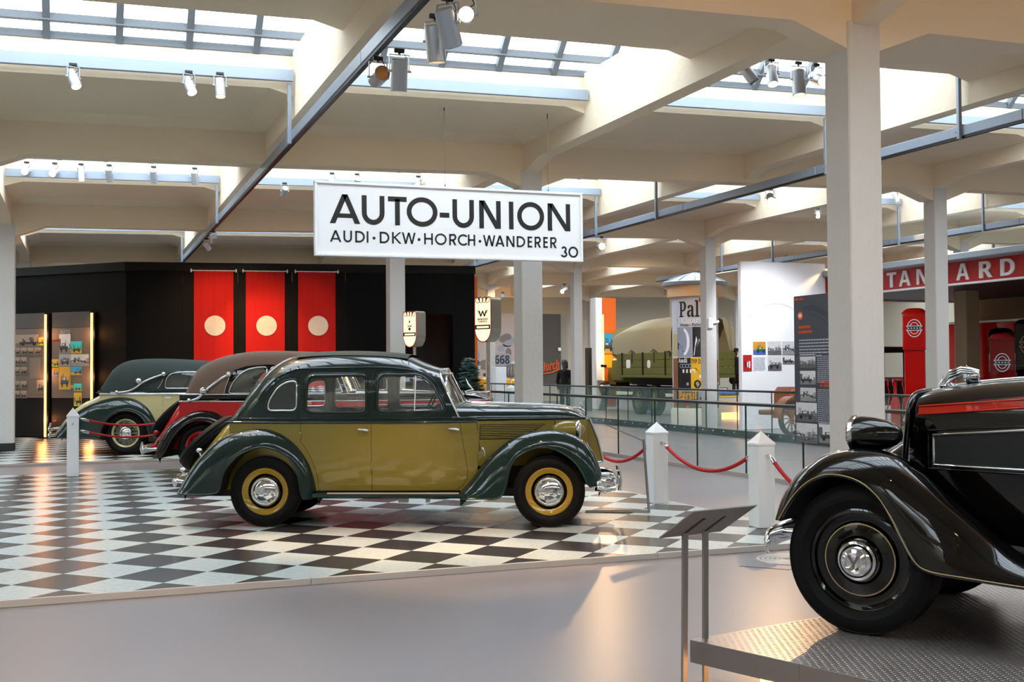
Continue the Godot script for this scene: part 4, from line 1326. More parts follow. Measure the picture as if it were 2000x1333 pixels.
func cars_in_hall():
	mat("lamp_lens", Color(0.75, 0.76, 0.74), 0.08, 0.4)
	mat("coachline", Color(0.66, 0.58, 0.38), 0.4)
	mat("tail_red", Color(0.6, 0.02, 0.03), 0.15)
	sedan()
	var b = Basis(Vector3.UP, -0.42413)
	var red = thing("cabriolet", "red and black cabriolet with a brown canvas top, parked behind the sedan", "car", Transform3D(b, W(2.025, PH, 18.659)))
	cabriolet(red, {"wb": 3.77, "r": 0.39, "canvas": M.brown_canvas, "body_paint": M.red_paint, "dark_paint": M.black_paint, "guard_paint": M.black_paint, "rim": M.red_paint, "spoke": M.red_paint,
		"cabin": {"x0": -0.43, "x1": 2.3, "yb": 1.10, "shear": 0.22, "yt": [[-0.43, 1.12], [-0.387, 1.20], [-0.334, 1.34], [-0.214, 1.623], [-0.122, 1.687], [0.103, 1.79], [0.447, 1.865], [0.816, 1.894], [1.342, 1.885], [1.97, 1.84], [2.3, 1.74]], "w": [[-0.43, 0.50], [-0.2, 0.58], [0.1, 0.635], [0.6, 0.665], [1.5, 0.665], [2.3, 0.56]], "n": [[-0.43, 2.6], [0.0, 3.2], [2.3, 3.2]]},
		"frame_region": [[0.27, 1.0], [0.302, 1.168], [0.36, 1.34], [0.405, 1.469], [0.481, 1.593], [0.66, 1.652], [0.99, 1.675], [2.0, 1.65], [2.4, 1.5], [2.6, 1.0]],
		"bead": [[-0.2, 1.115], [0.1, 1.112], [0.302, 1.168], [0.36, 1.34], [0.405, 1.469]],
		"windows": [rounded([Vector2(0.40, 1.23), Vector2(0.45, 1.37), Vector2(0.56, 1.515), Vector2(0.69, 1.60), Vector2(0.84, 1.63), Vector2(1.0, 1.635), Vector2(1.0, 1.23)], 0.05), rounded([Vector2(1.06, 1.23), Vector2(1.06, 1.635), Vector2(1.85, 1.62), Vector2(2.05, 1.52), Vector2(2.18, 1.23)], 0.05)],
		"iron": [[-0.23, 1.11], [-0.10, 1.15], [-0.042, 1.19], [0.086, 1.31], [0.29, 1.46], [0.42, 1.52]], "knobs": [[0.01, 1.27, 0.06], [0.41, 1.52, 0.045], [-0.23, 1.12, 0.04]],
		"side": {"x0": -0.42, "x1": 2.40, "y0": 0.42, "y1": 1.10, "w": [[-0.42, 0.54], [0.0, 0.65], [0.6, 0.70], [1.6, 0.70], [2.40, 0.56]]},
		"door": [[1.05, 1.09], [1.05, 0.43], [2.0, 0.43], [2.15, 0.6], [2.14, 1.09]], "handle": 1.12, "mouldings": [1.105, 1.215],
		"tail": {"x0": -0.90, "x1": -0.40, "yb": 0.36, "yt": [[-0.90, 0.50], [-0.765, 0.70], [-0.608, 0.93], [-0.50, 1.06], [-0.40, 1.13]], "w": [[-0.90, 0.36], [-0.7, 0.46], [-0.40, 0.55]], "n": [[-0.90, 2.6], [-0.40, 5.0]]},
		"bonnet": {"x0": 2.36, "x1": 4.45, "yb": 1.10, "n": 2.5, "yt": [[2.3, 1.30], [3.0, 1.275], [3.87, 1.235], [4.2, 1.20], [4.38, 1.14], [4.45, 1.105]], "w": [[2.3, 0.60], [2.6, 0.55], [3.4, 0.44], [4.2, 0.33], [4.45, 0.25]]},
		"crown": [[-0.76, 0.24], [-0.71, 0.42], [-0.64, 0.58], [-0.512, 0.745], [-0.257, 0.905], [-0.053, 0.968], [0.15, 0.955], [0.303, 0.89], [0.44, 0.76], [0.54, 0.58], [0.57, 0.42], [0.57, 0.32]],
		"lip": [[-0.70, 0.24], [-0.60, 0.26], [-0.50, 0.42], [-0.42, 0.56], [-0.26, 0.73], [-0.05, 0.82], [0.14, 0.80], [0.27, 0.72], [0.37, 0.60], [0.43, 0.46], [0.45, 0.38], [0.48, 0.31]],
		"bumpers": [[-1.02, 0.36, -0.12, 0.07], [4.75, 0.42, 0.2, 0.06]], "lamp": [-0.78, 0.62], "spare": [Vector3(-0.72, 0.83, 0), 47.0, 0.40]})
	var grn = thing("cabriolet", "green and cream cabriolet with a dark green canvas top, in front of the picture boards", "car", Transform3D(b, W(1.065, PH, 23.231)))
	cabriolet(grn, {"wb": 3.77, "r": 0.41, "canvas": M.green_canvas, "body_paint": M.cream_paint, "dark_paint": M.green_paint, "guard_paint": M.green_paint, "rim": M.cream_paint, "spoke": M.steel,
		"cabin": {"x0": -0.70, "x1": 2.3, "yb": 1.165, "shear": 0.22, "yt": [[-0.70, 1.18], [-0.66, 1.23], [-0.592, 1.33], [-0.419, 1.632], [-0.268, 1.747], [-0.053, 1.808], [0.378, 1.826], [0.807, 1.813], [1.236, 1.785], [1.8, 1.75], [2.3, 1.68]], "w": [[-0.70, 0.45], [-0.4, 0.57], [0.0, 0.63], [0.6, 0.665], [1.5, 0.665], [2.3, 0.56]], "n": [[-0.70, 2.6], [0.0, 3.2], [2.3, 3.2]]},
		"frame_region": [[0.40, 1.0], [0.41, 1.177], [0.572, 1.217], [0.676, 1.359], [0.739, 1.481], [0.822, 1.552], [1.031, 1.585], [2.0, 1.57], [2.4, 1.4], [2.6, 1.0]],
		"bead": [[-0.35, 1.18], [0.1, 1.175], [0.405, 1.18], [0.572, 1.22], [0.676, 1.359], [0.70, 1.43]],
		"windows": [rounded([Vector2(0.745, 1.25), Vector2(0.765, 1.44), Vector2(0.85, 1.535), Vector2(1.03, 1.56), Vector2(1.85, 1.55), Vector2(2.0, 1.45), Vector2(2.12, 1.25)], 0.05)],
		"iron": [[-0.20, 1.18], [0.0, 1.20], [0.16, 1.26], [0.32, 1.37], [0.5, 1.45], [0.70, 1.52]], "knobs": [[0.24, 1.40, 0.06], [0.72, 1.525, 0.045], [-0.20, 1.19, 0.035]],
		"side": {"x0": -0.60, "x1": 2.40, "y0": 0.42, "y1": 1.14, "w": [[-0.60, 0.50], [0.0, 0.64], [0.6, 0.70], [1.6, 0.70], [2.40, 0.56]]},
		"door": [[0.72, 1.13], [0.72, 0.43], [2.0, 0.43], [2.15, 0.6], [2.14, 1.13]], "handle": 0.78, "mouldings": [1.145, 1.16],
		"tail": {"x0": -1.50, "x1": -0.58, "yb": 0.34, "yt": [[-1.50, 0.52], [-1.338, 0.72], [-1.146, 0.90], [-0.997, 0.995], [-0.783, 1.08], [-0.58, 1.17]], "w": [[-1.50, 0.40], [-1.3, 0.47], [-0.58, 0.52]], "n": [[-1.50, 2.6], [-0.58, 5.0]]},
		"bonnet": {"x0": 2.36, "x1": 4.45, "yb": 1.10, "n": 2.5, "yt": [[2.3, 1.30], [3.0, 1.275], [3.87, 1.235], [4.2, 1.20], [4.38, 1.14], [4.45, 1.105]], "w": [[2.3, 0.60], [2.6, 0.55], [3.4, 0.44], [4.2, 0.33], [4.45, 0.25]]},
		"crown": [[-1.36, 0.36], [-1.30, 0.50], [-1.16, 0.665], [-0.963, 0.818], [-0.712, 0.96], [-0.398, 1.06], [-0.147, 1.092], [0.124, 1.062], [0.332, 0.96], [0.478, 0.815], [0.575, 0.62], [0.61, 0.45], [0.61, 0.33]],
		"lip": [[-1.30, 0.325], [-1.10, 0.322], [-0.85, 0.321], [-0.62, 0.321], [-0.455, 0.33], [-0.425, 0.494], [-0.30, 0.70], [-0.05, 0.835], [0.20, 0.81], [0.37, 0.69], [0.45, 0.53], [0.49, 0.40], [0.52, 0.32]],
		"bumpers": [[-1.56, 0.49, -0.10, 0.045], [-1.56, 0.37, -0.10, 0.045], [4.75, 0.42, 0.2, 0.06]], "lamp": [-1.46, 0.62]})
	black_car()

func black_car():
	# x runs forward from the front axle
	var fwd = Vector2(-0.52, 0.854).normalized()
	var t = thing("limousine", "large black vintage car with a red coachline, front wheel on the tread-plate ramp", "car", Transform3D(Basis(Vector3(fwd.x, 0, -fwd.y), Vector3.UP, Vector3(fwd.y, 0, fwd.x)), W(4.38, 0.25, 5.205)))
	var crown = [[0.475, 0.56], [0.445, 0.678], [0.363, 0.805], [0.219, 0.914], [0.067, 0.951], [-0.054, 0.951], [-0.159, 0.923], [-0.261, 0.85], [-0.372, 0.755], [-0.469, 0.673], [-0.587, 0.583], [-0.691, 0.506], [-0.80, 0.45], [-1.0, 0.385]]
	var lip = [[0.41, 0.565], [0.343, 0.674], [0.258, 0.765], [0.161, 0.814], [0.066, 0.819], [-0.039, 0.789], [-0.129, 0.718], [-0.191, 0.622], [-0.24, 0.526], [-0.3, 0.42], [-0.373, 0.371], [-0.55, 0.357], [-0.80, 0.343], [-1.0, 0.338]]
	var fm = fender_mesh(crown, lip, 0.62, 0.80, 0.40, 0.14)
	var guard = pair("front_mudguard", fm, M.black_paint, t)
	var gold = MB.new()
	for sg in [1.0, -1.0]:
		gold.tube(curve(lip.map(func(p): return Vector3(p[0], p[1] + 0.006, sg * 0.806)), 50), 0.0028, 6)
	pair("pinstripe", gold, M.coachline, guard)
	pair("wheel_well", well_mesh(lip, 0.80, 0.36), M.dark, t)
	for x in [0.0, -3.3]:
		for sg in [1.0, -1.0]:
			wheel_parts(t, x, sg * 0.655, {"r": 0.385, "wide": 0.19, "bead": 0.264, "style": "disc"})
	var H = {"x0": -1.55, "x1": -0.14, "yb": 1.10, "n": 2.6, "yt": [[-1.55, 1.37], [-1.1, 1.35], [-0.631, 1.315], [-0.484, 1.303], [-0.352, 1.287], [-0.217, 1.262], [-0.14, 1.235]], "w": [[-1.55, 0.58], [-1.0, 0.50], [-0.6, 0.42], [-0.25, 0.35], [-0.14, 0.315]]}
	var hm = MB.new()
	hm.sheet(bonnet_fn(H), 30, 20, [], [], true)
	part("bonnet", hm, M.black_paint, t)
	var hinge = MB.new()
	hinge.tube(range(20).map(func(k): return Vector3(lerpf(-1.5, -0.16, k / 19.0), spline(H.yt, lerpf(-1.5, -0.16, k / 19.0)) + 0.004, 0)), 0.008, 6)
	part("bonnet_hinge", hinge, M.chrome, t)
	var S = {"x0": -1.55, "x1": -0.13, "y0": 0.36, "y1": 1.102, "w": [[-1.55, 0.585], [-1.0, 0.505], [-0.6, 0.425], [-0.25, 0.355], [-0.13, 0.315]]}
	var sm = MB.new()
	side_sheet(sm, S)
	var side = pair("bonnet_side", sm, M.black_paint, t)
	var stripe = MB.new()
	for sg in [1.0, -1.0]:
		var l = range(24).map(func(k):
			var x = lerpf(-1.5, -0.185, k / 23.0)
			return Vector3(x, 1.135 - 0.085 * (x + 0.2), 0))
		var lo = []
		for p in l:
			var yt = spline(H.yt, p.x)
			var f = clampf((p.y - H.yb) / (yt - H.yb), 0.0, 0.99)
			lo.append(Vector3(p.x, p.y, sg * (spline(H.w, p.x) * pow(1 - pow(f, 2.6), 1 / 2.6) + 0.004)))
		for k in lo.size() - 1:
			var d = Vector3(0, 0.030, -sg * 0.006)
			stripe.smooth(1)
			stripe.quad(lo[k], lo[k + 1], lo[k + 1] + d, lo[k] + d)
			stripe.flat()
		stripe.tube(lo.map(func(p): return p + Vector3(0, -0.006, sg * 0.002)), 0.006, 6)
		stripe.tube(lo.map(func(p): return p + Vector3(0, 0.036, -sg * 0.005)), 0.006, 6)
	pair("coachline", stripe, M.vermilion, t)
	var vent = MB.new()
	var mesh_back = MB.new()
	var ribs = MB.new()
	for sg in [1.0, -1.0]:
		var c = [Vector2(-0.275, 0.862), Vector2(-0.275, 1.022), Vector2(-0.98, 1.085), Vector2(-0.98, 0.868)]
		var loop = []
		for k in 4:
			for i in 6:
				var p: Vector2 = c[k].lerp(c[(k + 1) % 4], i / 6.0)
				loop.append(Vector3(p.x, p.y, sg * (side_z(S, p.x, p.y) + 0.008)))
		vent.tube(loop, 0.008, 6, true)
		var c2 = c.map(func(p): return p + Vector2(0.03 if p.x > -0.5 else -0.03, 0.02 if p.y > 0.95 else -0.02))
		var loop2 = []
		for k in 4:
			for i in 6:
				var p: Vector2 = c2[k].lerp(c2[(k + 1) % 4], i / 6.0)
				loop2.append(Vector3(p.x, p.y, sg * (side_z(S, p.x, p.y) + 0.004)))
		ribs.tube(loop2, 0.006, 6, true)
		fill_poly(mesh_back, PackedVector2Array(c), func(p: Vector2): return Vector3(p.x, p.y, sg * (side_z(S, p.x, p.y) + 0.005)))
		for k in 12:
			var y = 0.866 + 0.0135 * k
			ribs.bar(Vector3(-0.256, y, sg * (side_z(S, -0.256, y) + 0.003)), Vector3(-0.232, y, sg * (side_z(S, -0.232, y) + 0.003)), 0.012, 0.006)
	var vf = pair("vent_frame", vent, M.chrome, side)
	pair("vent_mesh", mesh_back, M.black, side)
	pair("vent_ribs", ribs, M.black_paint, side)
	var rad = MB.new()
	var ring = []
	for k in 21:
		var p = superpoint(-0.13, (k / 20.0) * PI, 1.10, 1.245, 0.33, 2.8)
		ring.append(Vector3(p.x, p.y, p.z))
	ring.push_front(Vector3(-0.06, 0.62, 0.28))
	ring.push_back(Vector3(-0.06, 0.62, -0.28))
	rad.tube(ring, 0.016, 8, false)
	part("radiator_shell", rad, M.black_paint, t)
	var core = MB.new()
	for k in 13:
		var z = lerpf(-0.27, 0.27, k / 12.0)
		core.tube([Vector3(-0.12, 1.19 - 0.6 * z * z, z), Vector3(-0.05, 0.60, z * 0.9)], 0.008, 6)
	core.box(Vector3(-0.13, 0.85, 0), Vector3(0.04, 0.55, 0.5), 0.01)
	part("radiator_grille", core, M.chrome, t)
	var cap = MB.new()   # a winged ball on the radiator cap
	cap.lathe([Vector2(0.0, 0.0), Vector2(0.05, 0.0), Vector2(0.055, 0.012), Vector2(0.035, 0.022), Vector2(0.02, 0.03)], 16, Transform3D(Basis.IDENTITY, Vector3(-0.25, 1.262, 0)))
	cap.ball(Vector3(-0.37, 1.325, 0), Vector3(0.045, 0.045, 0.045), 16)
	for sg in [1.0, -1.0]:
		for k in 3:
			cap.tube([Vector3(-0.23, 1.285 + 0.012 * k, sg * 0.01), Vector3(-0.27, 1.325 + 0.014 * k, sg * 0.045), Vector3(-0.33, 1.35 + 0.012 * k, sg * 0.055), Vector3(-0.40, 1.345 + 0.008 * k, sg * 0.04)], [0.008, 0.013, 0.011, 0.003], 6)
	cap.tube([Vector3(-0.20, 1.27, 0), Vector3(-0.215, 1.315, 0), Vector3(-0.21, 1.335, 0)], [0.014, 0.010, 0.003], 6)
	cap.tube([Vector3(-0.34, 1.36, 0), Vector3(-0.345, 1.39, 0)], [0.008, 0.003], 6)
	part("mascot", cap, M.chrome, t)
	for sg in [1.0, -1.0]:
		var lamp = MB.new()
		var tr = Transform3D(Basis(Vector3(0, -1, 0), Vector3(1, 0, 0), Vector3(0, 0, 1)), Vector3(0.0, 1.022, sg * 0.50))
		lamp.lathe([Vector2(0.0, -0.155), Vector2(0.028, -0.148), Vector2(0.052, -0.125), Vector2(0.075, -0.075), Vector2(0.092, -0.005), Vector2(0.096, 0.05), Vector2(0.094, 0.09)], 32, tr)
		lamp.tube([Vector3(-0.02, 0.94, sg * 0.50), Vector3(-0.03, 0.87, sg * 0.50)], [0.02, 0.035], 10)
		var hl = part("headlamp", lamp, M.black_paint, t)
		var rm = MB.new()
		rm.lathe([Vector2(0.095, 0.085), Vector2(0.101, 0.09), Vector2(0.101, 0.108), Vector2(0.09, 0.118)], 32, tr)
		part("lamp_rim", rm, M.chrome, hl)
		var gl = MB.new()
		gl.lathe([Vector2(0.091, 0.114), Vector2(0.07, 0.13), Vector2(0.035, 0.139), Vector2(0.0, 0.142)], 28, tr)
		part("lamp_glass", gl, M.lamp_lens, hl)
	var bm = bumper_mesh(0.60, 0.44, 0.88, 0.16, 0.062)
	for sg in [1.0, -1.0]:
		bm.tube([Vector3(0.60, 0.44, sg * 0.4), Vector3(0.1, 0.46, sg * 0.38)], 0.022, 8)
	part("bumper", bm, M.chrome, t)
	var rb = MB.new()
	rb.box(Vector3(-1.78, 0.35, 0.68), Vector3(1.66, 0.05, 0.26), 0.012)
	rb.box(Vector3(-1.78, 0.35, -0.68), Vector3(1.66, 0.05, 0.26), 0.012)
	var board = pair("running_board", rb, M.black_paint, t)
	var rt = MB.new()
	for sg in [1.0, -1.0]:
		rt.box(Vector3(-0.985, 0.405, sg * 0.795), Vector3(0.05, 0.18, 0.035), 0.01)
		rt.bar(Vector3(-0.95, 0.372, sg * 0.81), Vector3(-2.6, 0.372, sg * 0.81), 0.02, 0.04)
	pair("tread_strip", rt, M.chrome, board)
	# the cabin, out of the picture to the right
	var C = {"x0": -3.9, "x1": -1.5, "yb": 1.10, "shear": 0.12, "yt": [[-3.9, 1.12], [-3.7, 1.45], [-3.4, 1.68], [-3.0, 1.76], [-2.0, 1.77], [-1.5, 1.70]], "w": [[-3.9, 0.45], [-3.5, 0.58], [-2.6, 0.66], [-1.5, 0.58]], "n": [[-3.9, 2.6], [-3.0, 3.6], [-1.5, 3.4]]}
	var wins = [rounded([Vector2(-3.2, 1.2), Vector2(-3.1, 1.52), Vector2(-2.6, 1.55), Vector2(-2.6, 1.2)], 0.05), rounded([Vector2(-2.5, 1.2), Vector2(-2.5, 1.55), Vector2(-1.75, 1.53), Vector2(-1.66, 1.2)], 0.05)]
	var cb = MB.new()
	cb.sheet(cabin_fn(C), 30, 18, wins, [], true)
	tail_sheet(cb, {"x0": -3.95, "x1": -3.7, "yb": 0.36, "yt": [[-3.95, 0.9], [-3.7, 1.12]], "w": [[-3.95, 0.42], [-3.7, 0.54]], "n": [[-3.95, 4.0], [-3.7, 5.5]]})
	side_sheet(cb, {"x0": -3.75, "x1": -1.54, "y0": 0.36, "y1": 1.105, "w": [[-3.75, 0.53], [-2.8, 0.67], [-1.54, 0.583]]})
	part("cabin", cb, M.black_paint, t)
	window_frames(t, C, wins, M.chrome, 0.010)
	windscreen(t, C, 0.85, M.black_paint, M.chrome)
	var rc = [[-3.95, 0.35], [-3.9, 0.6], [-3.7, 0.82], [-3.4, 0.95], [-3.1, 0.92], [-2.85, 0.75], [-2.7, 0.5], [-2.62, 0.35]]
	var rl = [[-3.85, 0.34], [-3.75, 0.5], [-3.6, 0.68], [-3.4, 0.80], [-3.15, 0.77], [-2.97, 0.65], [-2.85, 0.48], [-2.75, 0.34]]
	pair("rear_mudguard", fender_mesh(rc, rl, 0.64, 0.80, 0.44, 0.14), M.black_paint, t)
	var ub = MB.new()
	ub.box(Vector3(-1.7, 0.42, 0), Vector3(4.2, 0.12, 0.9), 0.02)
	part("underbody", ub, M.dark, t)

# ---------------------------------------------------------------- lettering
func seg(a: Vector2, b: Vector2, w: float) -> PackedVector2Array:
	var n = (b - a).normalized().orthogonal() * w / 2.0
	return PackedVector2Array([a + n, b + n, b - n, a - n])

func slant(x0: float, y0: float, x1: float, y1: float, w: float) -> PackedVector2Array:   # a stroke cut level at both ends
	return PackedVector2Array([Vector2(x0 - w / 2, y0), Vector2(x0 + w / 2, y0), Vector2(x1 + w / 2, y1), Vector2(x1 - w / 2, y1)])

func arc(c: Vector2, rx: float, ry: float, w: float, a0: float, a1: float, n = 24) -> PackedVector2Array:
	var out = PackedVector2Array()
	for k in n + 1:
		var an = deg_to_rad(lerpf(a0, a1, float(k) / n))
		out.append(c + Vector2(cos(an) * rx, sin(an) * ry))
	for k in n + 1:
		var an = deg_to_rad(lerpf(a1, a0, float(k) / n))
		out.append(c + Vector2(cos(an) * (rx - w), sin(an) * (ry - w)))
	return out

func glyph(ch: String, W0: float, h: float, s: float) -> Array:   # strokes of a geometric capital W0 wide, h high, stem s
	var H = s / 2
	match ch:
		"A": return [slant(H * 1.1, 0, W0 / 2, h, s * 1.12), slant(W0 - H * 1.1, 0, W0 / 2, h, s * 1.12), seg(Vector2(W0 * 0.24, h * 0.27), Vector2(W0 * 0.76, h * 0.27), s * 0.85)]
		"U": return [seg(Vector2(H, W0 / 2), Vector2(H, h), s), seg(Vector2(W0 - H, W0 / 2), Vector2(W0 - H, h), s), arc(Vector2(W0 / 2, W0 / 2), W0 / 2, W0 / 2 + s * 0.06, s, 180, 360)]
		"T": return [seg(Vector2(0, h - H), Vector2(W0, h - H), s), seg(Vector2(W0 / 2, 0), Vector2(W0 / 2, h - H), s)]
		"O", "0": return [arc(Vector2(W0 / 2, h / 2), W0 / 2, h / 2 + s * 0.1, s, 0, 180), arc(Vector2(W0 / 2, h / 2), W0 / 2, h / 2 + s * 0.1, s, 180, 360)]
		"-": return [seg(Vector2(0, h * 0.42), Vector2(W0, h * 0.42), s)]
		"N": return [seg(Vector2(H, 0), Vector2(H, h), s), seg(Vector2(W0 - H, 0), Vector2(W0 - H, h), s), slant(s * 0.62, h, W0 - s * 0.62, 0, s * 1.2)]
		"I": return [seg(Vector2(H, 0), Vector2(H, h), s)]
		"D": return [seg(Vector2(H, 0), Vector2(H, h), s), seg(Vector2(H, H), Vector2(W0 - h / 2, H), s), seg(Vector2(H, h - H), Vector2(W0 - h / 2, h - H), s), arc(Vector2(W0 - h / 2, h / 2), h / 2, h / 2, s, -90, 90)]
		"K": return [seg(Vector2(H, 0), Vector2(H, h), s), slant(s * 0.9, h * 0.48, W0 - s * 0.6, h, s * 1.25), slant(s * 1.3, h * 0.58, W0 - s * 0.6, 0, s * 1.3)]
		"W": return [slant(H, h, W0 * 0.27, 0, s), slant(W0 * 0.27, 0, W0 * 0.5, h, s), slant(W0 * 0.5, h, W0 * 0.73, 0, s), slant(W0 * 0.73, 0, W0 - H, h, s)]
		"H": return [seg(Vector2(H, 0), Vector2(H, h), s), seg(Vector2(W0 - H, 0), Vector2(W0 - H, h), s), seg(Vector2(H, h * 0.52), Vector2(W0 - H, h * 0.52), s)]
		"R": return [seg(Vector2(H, 0), Vector2(H, h), s), seg(Vector2(H, h - H), Vector2(W0 - h * 0.29, h - H), s), seg(Vector2(H, h * 0.45), Vector2(W0 - h * 0.29, h * 0.45), s), arc(Vector2(W0 - h * 0.29, h * 0.715), h * 0.285, h * 0.31, s, -90, 90), slant(W0 * 0.5, h * 0.45, W0 - s * 0.6, 0, s * 1.2)]
		"C": return [arc(Vector2(h * 0.52, h / 2), h * 0.52, h / 2 + s * 0.08, s, 42, 318)]
		"E": return [seg(Vector2(H, 0), Vector2(H, h), s), seg(Vector2(H, H), Vector2(W0, H), s), seg(Vector2(H, h - H), Vector2(W0, h - H), s), seg(Vector2(H, h * 0.52), Vector2(W0 * 0.94, h * 0.52), s)]
		"3": return [arc(Vector2(W0 * 0.48, h * 0.73), W0 * 0.42, h * 0.28, s, -70, 160), arc(Vector2(W0 * 0.48, h * 0.28), W0 * 0.5, h * 0.29, s, -165, 88)]
		".": return [circle2(Vector2(W0 / 2, h * 0.42), W0 / 2, W0 / 2, 14)]
	return []

func text_mesh(t: String, size: float, depth: float, font_name = "Droid Sans", bold = false) -> TextMesh:
	var f = SystemFont.new()
	f.font_names = PackedStringArray([font_name])
	if bold: f.font_weight = 700
	var m = TextMesh.new()
	m.text = t
	m.font = f
	m.font_size = 64
	m.pixel_size = size / 64.0
	m.depth = depth
	m.curve_step = 2.0
	return m

func lettering(parent: Node, called: String, t: String, size: float, m: Material, where: Transform3D, font_name = "Droid Sans", bold = false, width = 0.0, depth = 0.004) -> MeshInstance3D:
	var tm = text_mesh(t, size, depth, font_name, bold)
	var o = part(called, tm, m, parent)
	if width > 0.0 and tm.get_aabb().size.x > 0.0: where.basis = where.basis * Basis.from_scale(Vector3(width / tm.get_aabb().size.x, 1, 1))
	o.transform = where
	return o

# ---------------------------------------------------------------- pictures: computed prints
func picture(seed_no: int, kind = "photo") -> ImageTexture:
	var r = RandomNumberGenerator.new()
	r.seed = seed_no
	var w = 96
	var h = 64
	var im = Image.create(w, h, false, Image.FORMAT_RGB8)
	var sky = Color.from_hsv(0, 0, r.randf_range(0.55, 0.85))
	var ground = Color.from_hsv(0, 0, r.randf_range(0.35, 0.62))
	var body = Color.from_hsv(0, 0, r.randf_range(0.05, 0.3))
	var light = Color.from_hsv(0, 0, 0.85)
	if kind == "colour":
		sky = Color.from_hsv([0.12, 0.5, 0.14, 0.10, 0.55][seed_no % 5], 0.75, 0.8)
		ground = Color.from_hsv([0.13, 0.12, 0.2, 0.62, 0.13][seed_no % 5], 0.7, 0.75)
		body = Color.from_hsv([0.6, 0.3, 0.02, 0.35, 0.58][seed_no % 5], 0.6, 0.35)
	elif kind == "sepia":
		sky = Color(0.62, 0.55, 0.48); ground = Color(0.45, 0.40, 0.35); body = Color(0.16, 0.14, 0.13); light = Color(0.75, 0.7, 0.65)
	im.fill(sky)
	im.fill_rect(Rect2i(0, int(h * 0.68), w, h), ground)
	for k in 7:   # buildings and people behind
		var x = r.randi_range(0, w - 8)
		var bh = r.randi_range(8, 30)
		im.fill_rect(Rect2i(x, int(h * 0.7) - bh, r.randi_range(4, 18), bh), body.lerp(sky, r.randf_range(0.2, 0.75)))
	for n in (1 if kind != "crowd" else 5):   # cars
		var cx = r.randi_range(30, 66) if kind != "crowd" else 10 + n * 19
		var cy = int(h * (0.72 if kind != "crowd" else r.randf_range(0.5, 0.85)))
		var L = 34 if kind != "crowd" else 12
		im.fill_rect(Rect2i(cx - L, cy - L / 4, L * 2, L / 3), body)
		im.fill_rect(Rect2i(cx - L / 2, cy - L / 2, L, L / 3), body.lerp(light, 0.15))
		im.fill_rect(Rect2i(cx - L / 3, cy - L / 2 + 2, L / 2, L / 6), light)
		for s in [-1, 1]:
			for dy in range(-L / 5, L / 5 + 1):
				var half = int(sqrt(maxf(0.0, L * L / 25.0 - dy * dy)))
				im.fill_rect(Rect2i(cx + s * int(L * 0.62) - half, cy + L / 8 + dy, half * 2, 1), Color(0.04, 0.04, 0.04))
	for k in 260:
		var p = Vector2i(r.randi_range(0, w - 2), r.randi_range(0, h - 2))
		im.fill_rect(Rect2i(p.x, p.y, 2, 1), im.get_pixel(p.x, p.y).lerp([body, light][k % 2], 0.35))
	return ImageTexture.create_from_image(im)

func print_mat(called: String, t: Texture2D) -> StandardMaterial3D:
	return mat(called, Color.WHITE, 0.45, 0.0, {"albedo_texture": t})

func board(parent: Node, called: String, c: Vector3, right: Vector3, w: float, h: float, m: Material, thick = 0.012) -> MeshInstance3D:   # a thin printed board, its back at c
	var b = MB.new()
	var r = right.normalized() * w / 2
	var u = Vector3.UP * h / 2
	var n = right.normalized().cross(Vector3.UP) * thick
	var p = [c - r - u + n, c + r - u + n, c + r + u + n, c - r + u + n]
	b.face(p)
	var q = [c - r - u, c + r - u, c + r + u, c - r + u]
	for k in 4:
		var j = (k + 1) % 4
		b.quad(q[k], q[j], p[j], p[k])
	b.quad(q[3], q[2], q[1], q[0])
	return part(called, b, m, parent)

# ---------------------------------------------------------------- things in the near hall
func post(label: String, u: float, v: float, y0: float, top: float, w: float):
	var t = thing("barrier_post", label, "post", Transform3D(Basis.IDENTITY, W(u, y0, v)), "white barrier posts")
	var b = MB.new()
	b.box(Vector3(0, (top - 0.14) / 2, 0), Vector3(w, top - 0.14, w), 0.006)
	part("shaft", b, M.white_satin, t)
	var c = MB.new()
	var h = w / 2 + 0.006
	c.box(Vector3(0, top - 0.13, 0), Vector3(h * 2, 0.025, h * 2), 0.004)
	var q = [Vector3(-h, top - 0.12, -h), Vector3(h, top - 0.12, -h), Vector3(h, top - 0.12, h), Vector3(-h, top - 0.12, h)]
	for k in 4: c.tri(q[k], Vector3(0, top, 0), q[(k + 1) % 4])
	part("cap", c, M.white_satin, t)
	var e = MB.new()
	for s in [-1, 1]:
		e.lathe([Vector2(0.0, 0.02), Vector2(0.014, 0.02), Vector2(0.016, 0.0)], 10, Transform3D(Basis(Vector3.RIGHT, Vector3(0, 0, s), Vector3(0, -s, 0)), Vector3(0, top - 0.24, s * w / 2)))
		e.tube(range(12).map(func(k): return Vector3(0, top - 0.245 + 0.02 * sin(TAU * k / 12.0), s * (w / 2 + 0.025) + 0.02 * cos(TAU * k / 12.0))), 0.005, 6, true)
	part("eyelet", e, M.chrome, t)

func rope(label: String, a: Vector3, b: Vector3, sag: float, r = 0.02):
	var t = thing("barrier_rope", label, "rope", Transform3D.IDENTITY, "red barrier ropes")
	var pts = []
	for k in 25:
		var s = k / 24.0
		pts.append(a.lerp(b, s) - Vector3(0, sag * (1 - pow(2 * s - 1, 2)), 0))
	var m = MB.new()
	m.tube(pts.slice(1, 24), r, 10)
	part("cord", m, M.rope, t)
	for k in [[0, 1], [24, 23]]:
		var e = MB.new()
		e.tube([pts[k[0]], pts[k[0]].lerp(pts[k[1]], 0.6), pts[k[1]].lerp(pts[(k[1] + (1 if k[0] == 0 else -1))], 0.4)], [0.009, r + 0.004, r + 0.004], 10)
		part("end_fitting", e, M.chrome, t)

